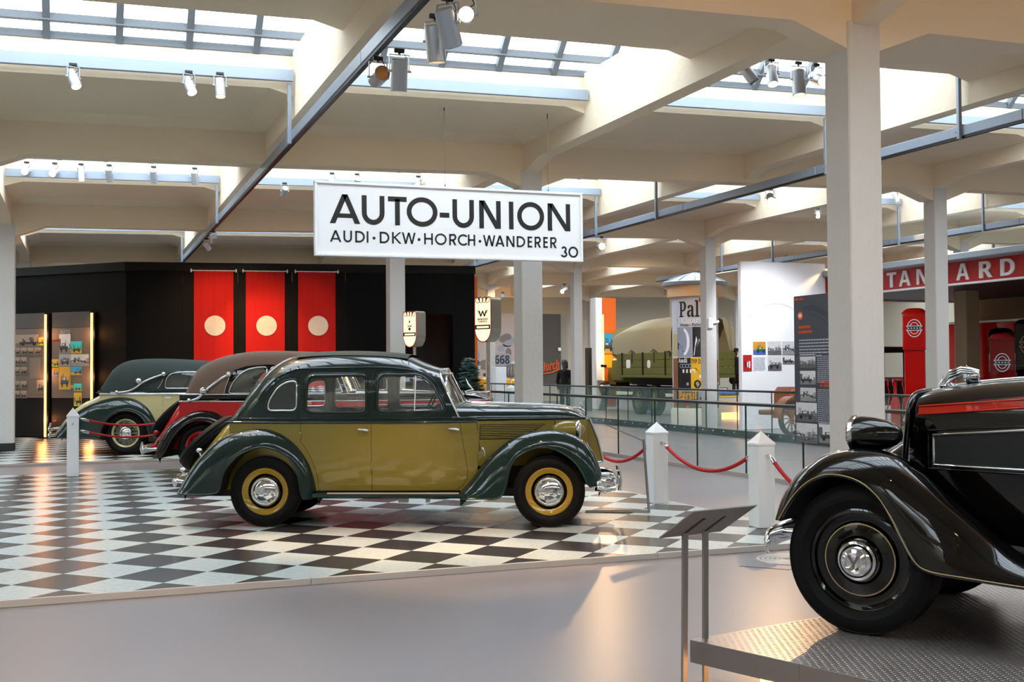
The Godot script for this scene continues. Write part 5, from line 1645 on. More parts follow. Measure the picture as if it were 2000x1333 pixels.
func glass_rail(label: String, u: float, v0: float, v1: float, first: float, step: float, studs: bool):
	var t = thing("glass_railing", label, "railing")
	var top = MB.new()
	top.bar(W(u, 1.085, v0), W(u, 1.085, v1), 0.055, 0.05, Vector3.UP, 0.012)
	part("handrail", top, M.rail_metal, t)
	var foot = MB.new()
	foot.bar(W(u, 0.03 if not studs else 0.085, v0), W(u, 0.03 if not studs else 0.085, v1), 0.03, 0.06 if not studs else 0.17)
	part("floor_rail", foot, M.rail_metal if studs else M.trim_metal, t)
	if studs:
		var s = MB.new()
		var x = v0 + 0.2
		while x < v1:
			s.lathe([Vector2(0.0, 0.012), Vector2(0.018, 0.010), Vector2(0.022, 0.0)], 8, Transform3D(Basis(Vector3(0, 1, 0), Vector3(-1, 0, 0), Vector3(0, 0, 1)), W(u - 0.016, 0.11, x)))
			x += 0.47
		part("studs", s, M.chrome, t, "stuff")
	var x = first
	while x > v0 + step: x -= step
	var edges = [v0]
	while x < v1:
		if x > v0 + 0.1: edges.append(x)
		x += step
	edges.append(v1)
	for k in edges.size() - 1:
		var a = edges[k] + 0.01
		var b = edges[k + 1] - 0.01
		var g = MB.new()
		g.quad(W(u, 0.06, a), W(u, 0.06, b), W(u, 1.06, b), W(u, 1.06, a))
		part("glass_pane", g, M.rail_glass, t)
		if k > 0:
			var p = MB.new()
			p.bar(W(u, 0.0, edges[k]), W(u, 1.07, edges[k]), 0.012, 0.024, Vector3.RIGHT)
			part("joint_post", p, M.glass_edge, t)

func furniture():
	# the hanging sign
	var t = thing("hanging_sign", "large white hanging sign lettered AUTO-UNION, with the four marque names and a 30", "sign", Transform3D(Basis(Vector3.BACK, 0.0055), W(2.87, 3.147, 14.8)))
	var sw = 3.885
	var sh = 1.0
	var b = MB.new()
	b.box(Vector3(sw / 2, sh / 2, -0.03), Vector3(sw - 0.02, sh - 0.02, 0.04))
	part("panel", b, M.white, t)
	for q in [[Vector3(0, 0.018, 0), Vector3(sw, 0.018, 0)], [Vector3(0, sh - 0.018, 0), Vector3(sw, sh - 0.018, 0)], [Vector3(0.018, 0.036, 0), Vector3(0.018, sh - 0.036, 0)], [Vector3(sw - 0.018, 0.036, 0), Vector3(sw - 0.018, sh - 0.036, 0)]]:
		var f = MB.new()
		f.bar(q[0] + Vector3(0, 0, -0.03), q[1] + Vector3(0, 0, -0.03), 0.036 if q[0].y != q[1].y else 0.10, 0.10 if q[0].y != q[1].y else 0.036, Vector3.UP if q[0].y == q[1].y else Vector3.BACK, 0.006)
		part("frame", f, M.white, t)
	var kx = sw / 1339.0
	var rows = [[[["A", 108, 250], ["U", 258, 366], ["T", 383, 473], ["O", 473, 624], ["-", 635, 683], ["U", 699, 807], ["N", 834, 944], ["I", 987, 1009], ["O", 1030, 1172], ["N", 1191, 1312]], 0.441, 0.391, 0.067],
		[[["A", 108, 161], ["U", 171, 211], ["D", 226, 271], ["I", 280, 290], [".", 308, 322], ["D", 342, 388], ["K", 401, 446], ["W", 449, 515], [".", 525, 539], ["H", 557, 600], ["O", 610, 668], ["R", 681, 717], ["C", 724, 765], ["H", 775, 812], [".", 829, 843], ["W", 852, 915], ["A", 915, 962], ["N", 972, 1014], ["D", 1026, 1070], ["E", 1083, 1107], ["R", 1120, 1153], ["E", 1166, 1190], ["R", 1203, 1237]], 0.192, 0.155, 0.024],
		[[["3", 1259, 1295], ["0", 1300, 1353]], 0.063, 0.157, 0.026]]
	for r in rows:
		for g in r[0]:
			var w = (g[2] - g[1]) * kx
			var m = MB.new()
			m.at(Transform3D(Basis.IDENTITY, Vector3((g[1] - 38) * kx, r[1], 0)))
			for p in glyph(g[0], w, r[2], r[3]): m.prism(p, -0.012, -0.006)
			part("letter", m, M.ink, t)
	for x in [1.82, 3.37]:
		var w = MB.new()
		w.tube([Vector3(x, sh, -0.03), Vector3(x, sh + 1.12, -0.03)], 0.003, 5)
		w.tube([Vector3(x, sh, -0.03), Vector3(x, sh + 0.03, -0.03)], 0.010, 6)
		w.tube([Vector3(x, sh + 1.06, -0.03), Vector3(x, sh + 1.13, -0.03)], 0.010, 6)
		part("suspension_wire", w, M.steel, t)
	# barrier
	post("white barrier post at the platform's right edge, beside the slim stand at the sedan's bumper", 6.3, 11.76, PH, 0.95, 0.19)
	post("white barrier post nearest the viewer, at the platform's corner beside the black car", 6.3, 9.585, PH, 0.95, 0.19)
	post("white barrier post at the back edge of the platform, in front of the green cabriolet", -0.13, 18.3, PH, 1.04, 0.17)
	rope("red rope slung between the two white posts at the platform's right edge", W(6.3, 0.77, 11.62), W(6.3, 0.77, 9.72), 0.25)
	rope("red rope running from the sedan's bumper to the post behind the glass stand", W(6.3, 0.77, 13.9), W(6.3, 0.76, 11.9), 0.31)
	rope("red rope dropping from the nearest post out of sight behind the black car", W(6.3, 0.77, 9.44), W(6.3, 0.74, 7.9), 0.32)
	rope("upper red rope from the back post, passing behind the red cabriolet", W(-0.02, 0.92, 18.32), W(1.9, 0.92, 20.65), 0.17, 0.017)
	rope("lower red rope from the back post, hanging below the other", W(-0.02, 0.74, 18.32), W(1.9, 0.74, 20.65), 0.18, 0.017)
	post("white barrier post hidden behind the red cabriolet", 1.98, 20.72, 0.0, 1.04, 0.17)
	# railings
	glass_rail("glass railing with grey handrail just beyond the red ropes and the info panel", 9.2, 5.0, 46.0, 12.975, 1.42, false)
	glass_rail("farther glass railing with chrome-studded dark foot, before the truck and the poster pillar", 14.2, 14.5, 40.2, 22.57, 1.40, true)
	# dark information panel
	var ip = thing("info_panel", "tall slate grey information panel with orange headings and photographs, beside the nearest column", "info panel", Transform3D(Basis(Vector3(0, 0, 1), Vector3.UP, Vector3(-1, 0, 0)), W(9.03, 0.63, 12.92)))
	var slab = MB.new()
	slab.box(Vector3(0.55, 0.98, -0.02), Vector3(1.1, 1.96, 0.03), 0.003)
	part("panel", slab, M.slate, ip)
	var arcm = MB.new()
	arcm.prism(arc(Vector2(0.35, 1.1), 0.72, 0.72, 0.07, 35, 100), -0.005, -0.003)
	arcm.prism(arc(Vector2(0.35, 1.1), 0.60, 0.60, 0.015, 30, 95), -0.005, -0.003)
	part("tyre_motif", arcm, M.slate_dark, ip)
	var badge = MB.new()
	badge.prism(circle2(Vector2(0.15, 1.69), 0.055, 0.055), -0.005, -0.001)
	part("badge", badge, M.orange, ip)
	lettering(ip, "badge_lettering", "SB", 0.06, M.white, Transform3D(Basis.IDENTITY, Vector3(0.15, 1.69, 0.0)), "Droid Sans", true)
	for l in [["1904–1945", 0.12, 1.915, 0.20, 0.045], ["WEGBEREITER", 0.24, 1.535, 0.26, 0.05], ["DES MOTORSPORTS", 0.255, 1.47, 0.29, 0.05], ["WERKRENNSPORT", 0.74, 0.80, 0.34, 0.04], ["IN SERIE", 0.66, 0.755, 0.19, 0.04]]:
		lettering(ip, "heading", l[0], l[4], M.orange, Transform3D(Basis.IDENTITY, Vector3(l[1], l[2], -0.003)), "Droid Sans", true, l[3])
	var lines = MB.new()
	var rng = RandomNumberGenerator.new()
	rng.seed = 4
	for blk in [[0.12, 1.36, 0.92, 6, 0.042, 0.5], [0.51, 1.14, 0.42, 14, 0.026, 0.3], [0.51, 0.70, 0.42, 18, 0.026, 0.6]]:
		for k in blk[3]:
			var x = blk[0]
			var y = blk[1] - blk[4] * k
			var end = blk[0] + blk[2] * (blk[5] if k == blk[3] - 1 else rng.randf_range(0.93, 1.0))
			while x < end:
				var w = rng.randf_range(0.02, 0.07)
				lines.box(Vector3(x + w / 2, y, -0.0035), Vector3(w, blk[4] * 0.42, 0.003))
				x += w + 0.012
	part("text_lines", lines, M.pale_ink, ip, "stuff")
	var shots = [[0.30, 1.08, 0.34, 0.18], [0.30, 0.86, 0.34, 0.18], [0.30, 0.635, 0.34, 0.18], [0.26, 0.40, 0.46, 0.25], [0.26, 0.12, 0.46, 0.26], [0.79, 0.14, 0.52, 0.26]]
	for k in 6:
		board(ip, "photograph", Vector3(shots[k][0], shots[k][1], -0.006), Vector3.RIGHT, shots[k][2], shots[k][3], M["photo_%d" % (k % 4)], 0.004)
	# reading stand in the foreground
	var rs = thing("reading_stand", "grey steel reading stand on two thin posts beside the tread-plate ramp, seen from behind", "reading stand")
	var plate = MB.new()
	var A = [W(2.658, 0.80, 4.95), W(3.055, 0.80, 5.03), W(3.145, 0.95, 4.83), W(2.74, 0.95, 4.75)]
	var nn = (A[1] - A[0]).cross(A[3] - A[0]).normalized() * 0.006
	plate.hexa([A[0], A[1], A[2], A[3], A[0] + nn, A[1] + nn, A[2] + nn, A[3] + nn])
	part("plate", plate, M.stand_grey, rs)
	for k in [[2.83, 5.02, 0.35], [3.005, 5.11, 0.68]]:
		var leg = MB.new()
		var tt = A[0].lerp(A[1], k[2]) + Vector3(0, 0.012, 0) + (A[3] - A[0]) * 0.12
		leg.bar(W(k[0], 0, k[1]), Vector3(tt.x, tt.y - 0.015, tt.z), 0.022, 0.028, Vector3.RIGHT, 0.002)
		part("leg", leg, M.stand_grey, rs)
		var br = MB.new()
		var e = tt + (A[3] - A[0]) * 0.55
		br.bar(tt - Vector3(0, 0.014, 0), e - Vector3(0, 0.012, 0), 0.02, 0.02, Vector3.UP, 0.002)
		part("bracket", br, M.stand_dark, rs)
	var ft = MB.new()
	ft.box(W(2.93, 0.004, 5.07), Vector3(0.36, 0.008, 0.22), 0.002)
	part("foot_plate", ft, M.stand_grey, rs)
	# glass-topped reading stand at the sedan's bumper, seen edge on
	var gs = thing("reading_stand", "slim grey reading stand seen edge on, in front of the sedan's bumper", "reading stand")
	var gp = MB.new()
	gp.hexa([W(5.42, 1.00, 11.30), W(5.78, 0.83, 11.15), W(5.72, 0.83, 10.97), W(5.36, 1.00, 11.12), W(5.422, 1.012, 11.30), W(5.782, 0.842, 11.15), W(5.722, 0.842, 10.97), W(5.362, 1.012, 11.12)])
	part("plate", gp, M.stand_grey, gs)
	for v in [11.12, 11.02]:
		var leg = MB.new()
		leg.bar(W(5.80 + (v - 11.02) * 0.52, PH, v), W(5.74 + (v - 11.02) * 0.52, 0.85, v), 0.02, 0.024, Vector3.RIGHT, 0.002)
		part("leg", leg, M.stand_grey, gs)
		var foot = MB.new()
		foot.bar(W(5.80 + (v - 11.02) * 0.52, PH + 0.008, v), W(5.15 + (v - 11.02) * 0.52, PH + 0.008, v + 0.26), 0.024, 0.012, Vector3.UP, 0.002)
		part("foot", foot, M.stand_grey, gs)
	ramp()
	lit_sign("illuminated shield sign on a silver pole bearing a winged W, by the orange edge", W(7.05, 0, 20.0), 2.14, 0.86, true)
	lit_sign("illuminated shield sign on a pole in front of the black wall, beside the slender column", W(6.72, 0, 23.9), 2.12, 0.80, false)
	fir(W(6.64, 0, 19.6))
	black_wall()

func ramp():
	var t = thing("display_ramp", "raised steel tread-plate ramp under the black car, lit from below", "display platform")
	var P0 = Vector2(2.896, 5.071)
	var d1 = Vector2(0.981, 0.193).normalized()
	var d2 = Vector2(0.36, -0.933).normalized()
	var P1 = P0 + d1 * 1.35
	var P2 = P1 + Vector2(0.80, 0.60) * 2.2
	var P3 = P2 + d2 * 4.4
	var P4 = P0 + d2 * 2.6
	var outline = [P0, P1, P2, P3, P4]
	var top = MB.new()
	var poly = PackedVector2Array(outline)
	var ix = Geometry2D.triangulate_polygon(poly)
	for y in [0.25, 0.235]:
		for k in range(0, ix.size(), 3): top.tri(W(poly[ix[k]].x, y, poly[ix[k]].y), W(poly[ix[k + 1]].x, y, poly[ix[k + 1]].y), W(poly[ix[k + 2]].x, y, poly[ix[k + 2]].y))
	part("tread_plate", top, M.tread_metal, t)
	var mm = MultiMesh.new()
	mm.transform_format = MultiMesh.TRANSFORM_3D
	var loz = MB.new()
	loz.lathe([Vector2(1.0, 0.0), Vector2(0.7, 0.7), Vector2(0.0, 1.0)], 8)
	mm.mesh = loz.mesh()
	var spots = []
	var inner = Geometry2D.offset_polygon(poly, -0.012)[0]
	for i in range(-10, 160):
		for j in range(-60, 180):
			var p = P0 + d1 * (i * 0.042 + (0.021 if j % 2 else 0.0)) + d2 * j * 0.024
			if Geometry2D.is_point_in_polygon(p, inner): spots.append(p)
	mm.instance_count = spots.size()
	var ax = Vector3(d1.x, 0, -d1.y)
	for k in spots.size():
		mm.set_instance_transform(k, Transform3D(Basis(ax * 0.0155, Vector3(0, 0.0028, 0), Vector3(-ax.z, 0, ax.x) * 0.0052), W(spots[k].x, 0.2495, spots[k].y)))
	var mi = MultiMeshInstance3D.new()
	mi.name = "tread_studs"
	mi.multimesh = mm
	mi.material_override = M.tread_metal
	mi.set_meta("kind", "stuff")
	t.add_child(mi, true)
	for k in 5:
		var a = outline[k]
		var c = outline[(k + 1) % 5]
		var n = maxi(1, int(round(a.distance_to(c) / 0.62))) if k == 4 else 1
		for i in n:
			var e = MB.new()
			var p = a.lerp(c, float(i) / n)
			var q = a.lerp(c, float(i + 1) / n)
			var dd = (q - p).normalized() * 0.0008
			e.bar(W(p.x + dd.x, 0.193, p.y + dd.y), W(q.x - dd.x, 0.193, q.y - dd.y), 0.008, 0.113, Vector3.UP, 0.002)
			part("fascia", e, M.fascia_metal, t)
	var legs = MB.new()
	var mid = (P0 + P2 + P3 + P4) / 4.0
	for p in outline:
		var q = p.lerp(mid, 0.22)
		legs.box(W(q.x, 0.118, q.y), Vector3(0.12, 0.236, 0.12), 0.004)
	part("legs", legs, M.stand_dark, t)
	var glow = MB.new()
	var gc = P0 + d1 * 0.16 + d2 * 0.30
	glow.bar(W(gc.x, 0.06, gc.y), W(gc.x + d2.x * 0.9, 0.06, gc.y + d2.y * 0.9), 0.05, 0.10, Vector3.UP, 0.004)
	part("strip_lamp", glow, M.warm_glow, t)
	for s in [0.1, 0.45, 0.8]:
		omni(W(gc.x + d2.x * s, 0.08, gc.y + d2.y * s) + Vector3(-0.06, 0.0, 0), 0.22)
	var ch = thing("wheel_chock", "small grey wedge chocking the black car's front wheel", "wheel chock", Transform3D(Basis(Vector3.UP, 0.9), W(3.90, 0.25, 5.10)))
	var cb = MB.new()
	cb.hexa([Vector3(-0.07, 0, 0.07), Vector3(0.09, 0, 0.07), Vector3(0.09, 0, -0.07), Vector3(-0.07, 0, -0.07), Vector3(-0.065, 0.11, 0.07), Vector3(-0.02, 0.11, 0.07), Vector3(-0.02, 0.11, -0.07), Vector3(-0.065, 0.11, -0.07)])
	part("wedge", cb, M.trim_metal, ch)

func omni(p: Vector3, e: float, c = Color(1.0, 0.72, 0.42), size = 0.04):
	var l = OmniLight3D.new()
	l.name = "lamp_light"
	l.position = p
	l.light_color = c
	l.light_energy = e
	l.light_size = size
	l.omni_range = 60.0
	l.omni_attenuation = 2.0
	l.shadow_enabled = true
	add_child(l, true)

func lit_sign(label: String, base: Vector3, y0: float, h: float, winged: bool):
	var t = thing("illuminated_sign", label, "sign", Transform3D(Basis(Vector3.UP, -1.05), base))
	var w = 0.40
	var r = w / 2
	var shield = PackedVector2Array()
	for k in 13:   # pointed foot
		var an = PI + PI * k / 12.0
		shield.append(Vector2(cos(an) * r, y0 + 0.26 + 0.26 * sin(an)))
	for k in 8:   # scalloped head of four lobes
		pass
	for lobe in 4:
		var cx = r - w / 8 - lobe * w / 4
		for k in 5:
			var an = PI * k / 4.0
			shield.append(Vector2(cx + cos(an) * w / 8 * 0.98, y0 + h - 0.06 + sin(an) * w / 8))
	var b = MB.new()
	b.prism(shield, -0.30, -0.005)
	part("case", b, M.silver, t)
	var f = MB.new()
	f.prism(grown(shield, -0.012), -0.004, 0.004)
	part("lit_face", f, M.lit_cream, t)
	var rim = MB.new()
	rim.tube(Array(shield).map(func(p): return Vector3(p.x, p.y, 0.0)), 0.008, 6, true)
	part("rim", rim, M.rope, t)
	for lobe in 4:
		var ring = MB.new()
		ring.prism(arc(Vector2(-0.12 + 0.08 * lobe, y0 + h - 0.07), 0.055, 0.055, 0.012, 0, 180, 12), 0.004, 0.008)
		ring.prism(arc(Vector2(-0.12 + 0.08 * lobe, y0 + h - 0.07), 0.055, 0.055, 0.012, 180, 360, 12), 0.004, 0.008)
		part("ring", ring, M.brown_ink, t)
	var band = MB.new()
	for q in [[-0.185, 0.185, 0.30, 0.325], [-0.185, 0.185, 0.24, 0.262], [-0.185, -0.15, 0.24, 0.325], [0.15, 0.185, 0.24, 0.325]]:
		band.box(Vector3((q[0] + q[1]) / 2, y0 + (q[2] + q[3]) / 2, 0.006), Vector3(q[1] - q[0], q[3] - q[2], 0.004))
	part("band", band, M.brown_ink, t)
	if winged:
		var e = MB.new()
		for p in glyph("W", 0.20, 0.11, 0.03): e.at(Transform3D(Basis.IDENTITY, Vector3(-0.10, y0 + 0.48, 0))).prism(p, 0.004, 0.008)
		e.at(Transform3D.IDENTITY)
		for k in 3:
			for s in [-1.0, 1.0]: e.bar(Vector3(s * 0.07, y0 + 0.585 - 0.022 * k, 0.006), Vector3(s * (0.135 - 0.012 * k), y0 + 0.60 - 0.022 * k, 0.006), 0.012, 0.003, Vector3.BACK)
		part("emblem", e, M.brown_ink, t)
		lettering(t, "lettering", "WANDERER", 0.05, M.brown_ink, Transform3D(Basis.IDENTITY, Vector3(0, y0 + 0.43, 0.006)), "Droid Sans", true, 0.26)
		lettering(t, "lettering", "SERVICE", 0.05, M.brown_ink, Transform3D(Basis.IDENTITY, Vector3(0, y0 + 0.385, 0.006)), "Droid Sans", true, 0.22)
	else:
		var e = MB.new()
		e.prism(circle2(Vector2(0, y0 + 0.56), 0.02, 0.03), 0.004, 0.008)
		e.prism(rounded([Vector2(-0.035, y0 + 0.37), Vector2(0.035, y0 + 0.37), Vector2(0.03, y0 + 0.43), Vector2(-0.03, y0 + 0.43)], 0.01), 0.004, 0.008)
		part("emblem", e, M.brown_ink, t)
		lettering(t, "lettering", "DKW", 0.06, M.brown_ink, Transform3D(Basis.IDENTITY, Vector3(0, y0 + 0.46, 0.006)), "Droid Sans", true)
	var p = MB.new()
	p.tube([Vector3(0, 0, -0.15), Vector3(0, y0 + 0.04, -0.15)], 0.035, 16)
	p.lathe([Vector2(0.22, 0.0), Vector2(0.22, 0.02), Vector2(0.05, 0.05)], 24, Transform3D(Basis.IDENTITY, Vector3(0, 0, -0.15)))
	part("pole", p, M.silver, t)
	var l = AreaLight3D.new()
	l.name = "sign_light"
	l.area_size = Vector2(0.3, 0.6)
	l.light_energy = 0.6
	l.light_color = Color(1.0, 0.88, 0.66)
	l.area_range = 60.0
	l.area_attenuation = 2.0
	l.shadow_enabled = true
	l.transform = Transform3D(t.transform.basis * Basis(Vector3.UP, PI), t.transform * Vector3(0, y0 + 0.45, 0.03))
	add_child(l, true)

func fir(base: Vector3):
	var t = thing("fir_tree", "small dark green fir tree beside the red cabriolet's bonnet and the orange wall edge", "tree", Transform3D(Basis.IDENTITY, base))
	var tr = MB.new()
	tr.tube([Vector3(0, 0, 0), Vector3(0, 0.9, 0), Vector3(0.01, 1.78, 0)], [0.05, 0.035, 0.01], 8)
	tr.lathe([Vector2(0.0, 0.0), Vector2(0.17, 0.0), Vector2(0.20, 0.26), Vector2(0.18, 0.26), Vector2(0.0, 0.24)], 20)
	part("trunk", tr, M.leather, t)
	var r = RandomNumberGenerator.new()
	r.seed = 9
	var f = MB.new()
	var k = 0
	while k < 900:
		var s = pow(r.randf(), 0.8)
		var y = lerpf(1.82, 0.45, s)
		var an = r.randf() * TAU
		var R = lerpf(0.03, 0.52, s) * r.randf_range(0.45, 1.0)
		var d = Vector3(cos(an), 0, sin(an))
		var a = Vector3(0, y, 0) + d * R * 0.55
		var tip = Vector3(0, y + r.randf_range(-0.06, 0.05), 0) + d * (R + 0.07)
		var side = d.cross(Vector3.UP) * r.randf_range(0.03, 0.05)
		var up = Vector3(0, 0.025, 0)
		f.tri(a - side, tip, a + up); f.tri(a + up, tip, a + side); f.tri(a + side, tip, a - side - up)
		for q in 3:
			var m = a.lerp(tip, 0.3 + 0.25 * q)
			f.tri(m + up * 0.4, m + side * 1.7 + d * 0.05, m - up * 0.2 + d * 0.02)
			f.tri(m + up * 0.4, m - side * 1.7 + d * 0.05, m - up * 0.2 + d * 0.02)
		k += 1
	part("foliage", f, M.fir_green, t, "stuff")

func black_wall():
	var Aw = Vector2(0.93, 27.3)
	var Bw = Vector2(8.96, 26.0)
	var Lw = Vector2(-1.47, 29.74)
	var d = (Bw - Aw).normalized()
	var n = Vector2(d.y, -d.x)
	var dl = (Aw - Lw).normalized()
	var nl = Vector2(dl.y, -dl.x)
	var L2 = Lw - dl * 4.5
	var E2 = Vector2(9.72, 28.2)
	var t = thing("partition_wall", "long black display wall of panels behind the cabriolets, ending in an orange edge", "display wall", Transform3D.IDENTITY, "", "structure")
	var at = func(o: Vector2, dd: Vector2, nn: Vector2, s: float, y: float, out: float): return W(o.x + dd.x * s + nn.x * out, y, o.y + dd.y * s + nn.y * out)
	var seam = 0.006
	var cuts = [0.0, 1.26, 2.5, 3.75, 5.0, 6.22, 6.69, 7.6, 8.13]
	for k in cuts.size() - 1:
		var b = MB.new()
		var door = k == 6
		for q in [[0.06, 3.95]] if not door else [[2.97, 3.95]]:
			b.hexa([at.call(Aw, d, n, cuts[k] + seam / 2, q[0], -0.06), at.call(Aw, d, n, cuts[k + 1] - seam / 2, q[0], -0.06), at.call(Aw, d, n, cuts[k + 1] - seam / 2, q[0], 0.0), at.call(Aw, d, n, cuts[k] + seam / 2, q[0], 0.0), at.call(Aw, d, n, cuts[k] + seam / 2, q[1], -0.06), at.call(Aw, d, n, cuts[k + 1] - seam / 2, q[1], -0.06), at.call(Aw, d, n, cuts[k + 1] - seam / 2, q[1], 0.0), at.call(Aw, d, n, cuts[k] + seam / 2, q[1], 0.0)])
		part("panel", b, M.black_wall, t)
	var core = MB.new()
	core.bar(at.call(Aw, d, n, 0.0, 4.05, -0.03), at.call(Aw, d, n, 8.15, 4.05, -0.03), 0.12, 0.20)
	core.bar(at.call(L2, dl, nl, 0.0, 4.05, -0.03), at.call(L2, dl, nl, 4.5 + 3.43, 4.05, -0.03), 0.12, 0.20)
	core.bar(at.call(Aw, d, n, 0.0, 0.05, -0.05), at.call(Aw, d, n, 6.7, 0.05, -0.05), 0.06, 0.1)
	part("head_rail", core, M.black_trim, t)
	var lp = MB.new()
	lp.bar(at.call(L2, dl, nl, 0.0, 2.0, -0.06), at.call(L2, dl, nl, 4.5 + 3.43, 2.0, -0.06), 0.08, 3.95)
	part("wing_panel", lp, M.black_wall, t)
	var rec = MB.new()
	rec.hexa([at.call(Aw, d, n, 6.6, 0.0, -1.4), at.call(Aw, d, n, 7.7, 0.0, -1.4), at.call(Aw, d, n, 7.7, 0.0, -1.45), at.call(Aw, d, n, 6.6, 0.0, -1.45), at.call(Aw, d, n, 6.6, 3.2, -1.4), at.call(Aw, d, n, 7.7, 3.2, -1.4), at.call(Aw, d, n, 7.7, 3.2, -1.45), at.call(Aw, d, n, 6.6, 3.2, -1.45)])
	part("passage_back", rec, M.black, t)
	var og = MB.new()
	og.bar(W(Bw.x + 0.03, 1.95, Bw.y + 0.05), W(E2.x, 1.95, E2.y), 0.10, 3.9)
	part("orange_end", og, M.orange_wall, t)
	var back = MB.new()
	back.bar(W(E2.x, 2.0, E2.y), W(2.0, 2.0, 32.0), 0.1, 4.0)
	part("back_panel", back, M.black_wall, t)
	# banners
	var bx = [[1.514, 2.405], [2.685, 3.58], [3.889, 4.765]]
	for k in 3:
		var mid = (bx[k][0] + bx[k][1]) / 2
		var w = bx[k][1] - bx[k][0]
		var o = thing("banner", "red cloth banner with a white disc on the black wall, %s" % ["nearest the picture boards", "between its two likenesses", "nearest the slender white column"][k], "banner", Transform3D(Basis(Vector3(d.x, 0, -d.y), Vector3.UP, Vector3(n.x, 0, -n.y)), at.call(Aw, d, n, mid, 0.0, 0.05)), "red banners on the black wall")
		var cl = MB.new()
		cl.sheet(func(s, q):
			var x = (s - 0.5) * w
			return Vector3(x, lerpf(0.9, 3.965, q), 0.012 * sin(x * 21.0 + k) * (1.0 - 0.7 * q) + 0.005 * sin(x * 47.0 + 2 * k)), 36, 8)
		cl.sheet(func(s, q):
			var x = (s - 0.5) * w
			return Vector3(x, lerpf(0.9, 3.965, q), -0.004 + 0.012 * sin(x * 21.0 + k) * (1.0 - 0.7 * q) + 0.005 * sin(x * 47.0 + 2 * k)), 36, 8)
		part("cloth", cl, M.banner_red, o)
		var ds = MB.new()
		var cc = circle2(Vector2(0.03, 2.68), 0.235, 0.235, 40)
		for i in 40:
			var p = cc[i]
			var q = cc[(i + 1) % 40]
			var z = func(v: Vector2): return Vector3(v.x, v.y, 0.022 + 0.012 * sin(v.x * 21.0 + k) * (1.0 - 0.7 * (v.y - 0.9) / 3.065) + 0.005 * sin(v.x * 47.0 + 2 * k))
			var inn = Vector2(0.03, 2.68)
			ds.tri(z.call(inn), z.call(p), z.call(q))
		part("disc", ds, M.banner_white, o)
		var rod = MB.new()
		rod.tube([Vector3(-w / 2 - 0.05, 3.965, 0), Vector3(w / 2 + 0.05, 3.965, 0)], 0.012, 8)
		for s in [-1.0, 1.0]: rod.ball(Vector3(s * (w / 2 + 0.06), 3.965, 0), Vector3(0.022, 0.045, 0.03), 10)
		part("rod", rod, M.white_satin, o)
	# picture boards on the wing, with strip lamps between them
	var right = Vector3(dl.x, 0, -dl.y)
	for k in 2:
		var s0 = [-0.9, 1.145][k]
		var s1 = [0.905, 2.352][k]
		var o = thing("picture_board", ["grey picture board at the left with black-and-white car photographs, behind the white column", "grey picture board of colourful posters and prints, behind the green cabriolet"][k], "picture board")
		var mid = (s0 + s1) / 2
		board(o, "upper_panel", at.call(Lw, dl, nl, mid, 2.86, 0.0), right, s1 - s0, 0.36, M.board_dark)
		board(o, "middle_panel", at.call(Lw, dl, nl, mid, 1.84, 0.0), right, s1 - s0, 1.66, M.board_brown)
		board(o, "lower_panel", at.call(Lw, dl, nl, mid, 0.54, 0.0), right, s1 - s0, 0.90, M.black_trim)
		if k == 0:
			var hero = board(o, "photograph", at.call(Lw, dl, nl, 0.30, 2.38, 0.014), right, 0.85, 0.30, M.print_5)
			board(o, "photograph", at.call(Lw, dl, nl, 0.78, 2.36, 0.014), right, 0.22, 0.2, M.print_2)
			for r in 5:
				for c in ([0, 1, 2, 3, 4] if r == 0 else [0, 1, 2]):
					board(o, "photograph", at.call(Lw, dl, nl, -0.22 + 0.23 * c, 2.13 - 0.235 * r - (0.1 if r > 2 else 0.0), 0.014), right, 0.21, 0.18, M["sepia_%d" % ((r + c) % 3)])
			board(o, "notice", at.call(Lw, dl, nl, 0.62, 1.72, 0.014), right, 0.36, 0.5, M.board_note)
			board(o, "photograph", at.call(Lw, dl, nl, 0.80, 1.28, 0.014), right, 0.25, 0.32, M.sepia_1)
		else:
			var items = [[1.57, 2.28, 0.36, 0.48, "photo_1"], [1.93, 2.20, 0.34, 0.29, "print_1"], [1.57, 1.90, 0.36, 0.28, "print_x"], [2.04, 1.90, 0.57, 0.28, "photo_2"], [1.27, 1.84, 0.22, 0.18, "print_2"], [1.27, 1.63, 0.22, 0.2, "print_3"], [1.57, 1.48, 0.36, 0.54, "print_0"], [1.93, 1.65, 0.34, 0.2, "print_4"], [1.98, 1.26, 0.24, 0.18, "print_1"], [1.98, 0.98, 0.24, 0.32, "print_2"], [1.80, 1.25, 0.12, 0.14, "print_3"]]
			for q in items: board(o, "print", at.call(Lw, dl, nl, q[0], q[1], 0.014), right, q[2], q[3], M[q[4]])
			var bf = Basis(right, Vector3.UP, Vector3(nl.x, 0, -nl.y))
			lettering(o, "heading", "DKW 1928", 0.07, M.rope, Transform3D(bf, at.call(Lw, dl, nl, 1.27, 2.37, 0.016)), "Droid Sans", true, 0.2)
			for i in 4: lettering(o, "heading", "AUTO"[i], 0.13, M.pale_ink, Transform3D(bf, at.call(Lw, dl, nl, 1.45 + 0.08 * i, 2.57, 0.016)), "Droid Sans", true)
		var st = thing("strip_lamp", ["upright warm strip lamp between the two picture boards", "upright warm strip lamp past the colourful picture board"][k], "strip lamp")
		var s = [0.99, 2.45][k]
		var lm = MB.new()
		lm.bar(at.call(Lw, dl, nl, s, 0.08, 0.05), at.call(Lw, dl, nl, s, 3.0, 0.05), 0.07, 0.035, Vector3(nl.x, 0, -nl.y))
		part("lamp_tube", lm, M.strip_glow, st)
		var ho = MB.new()
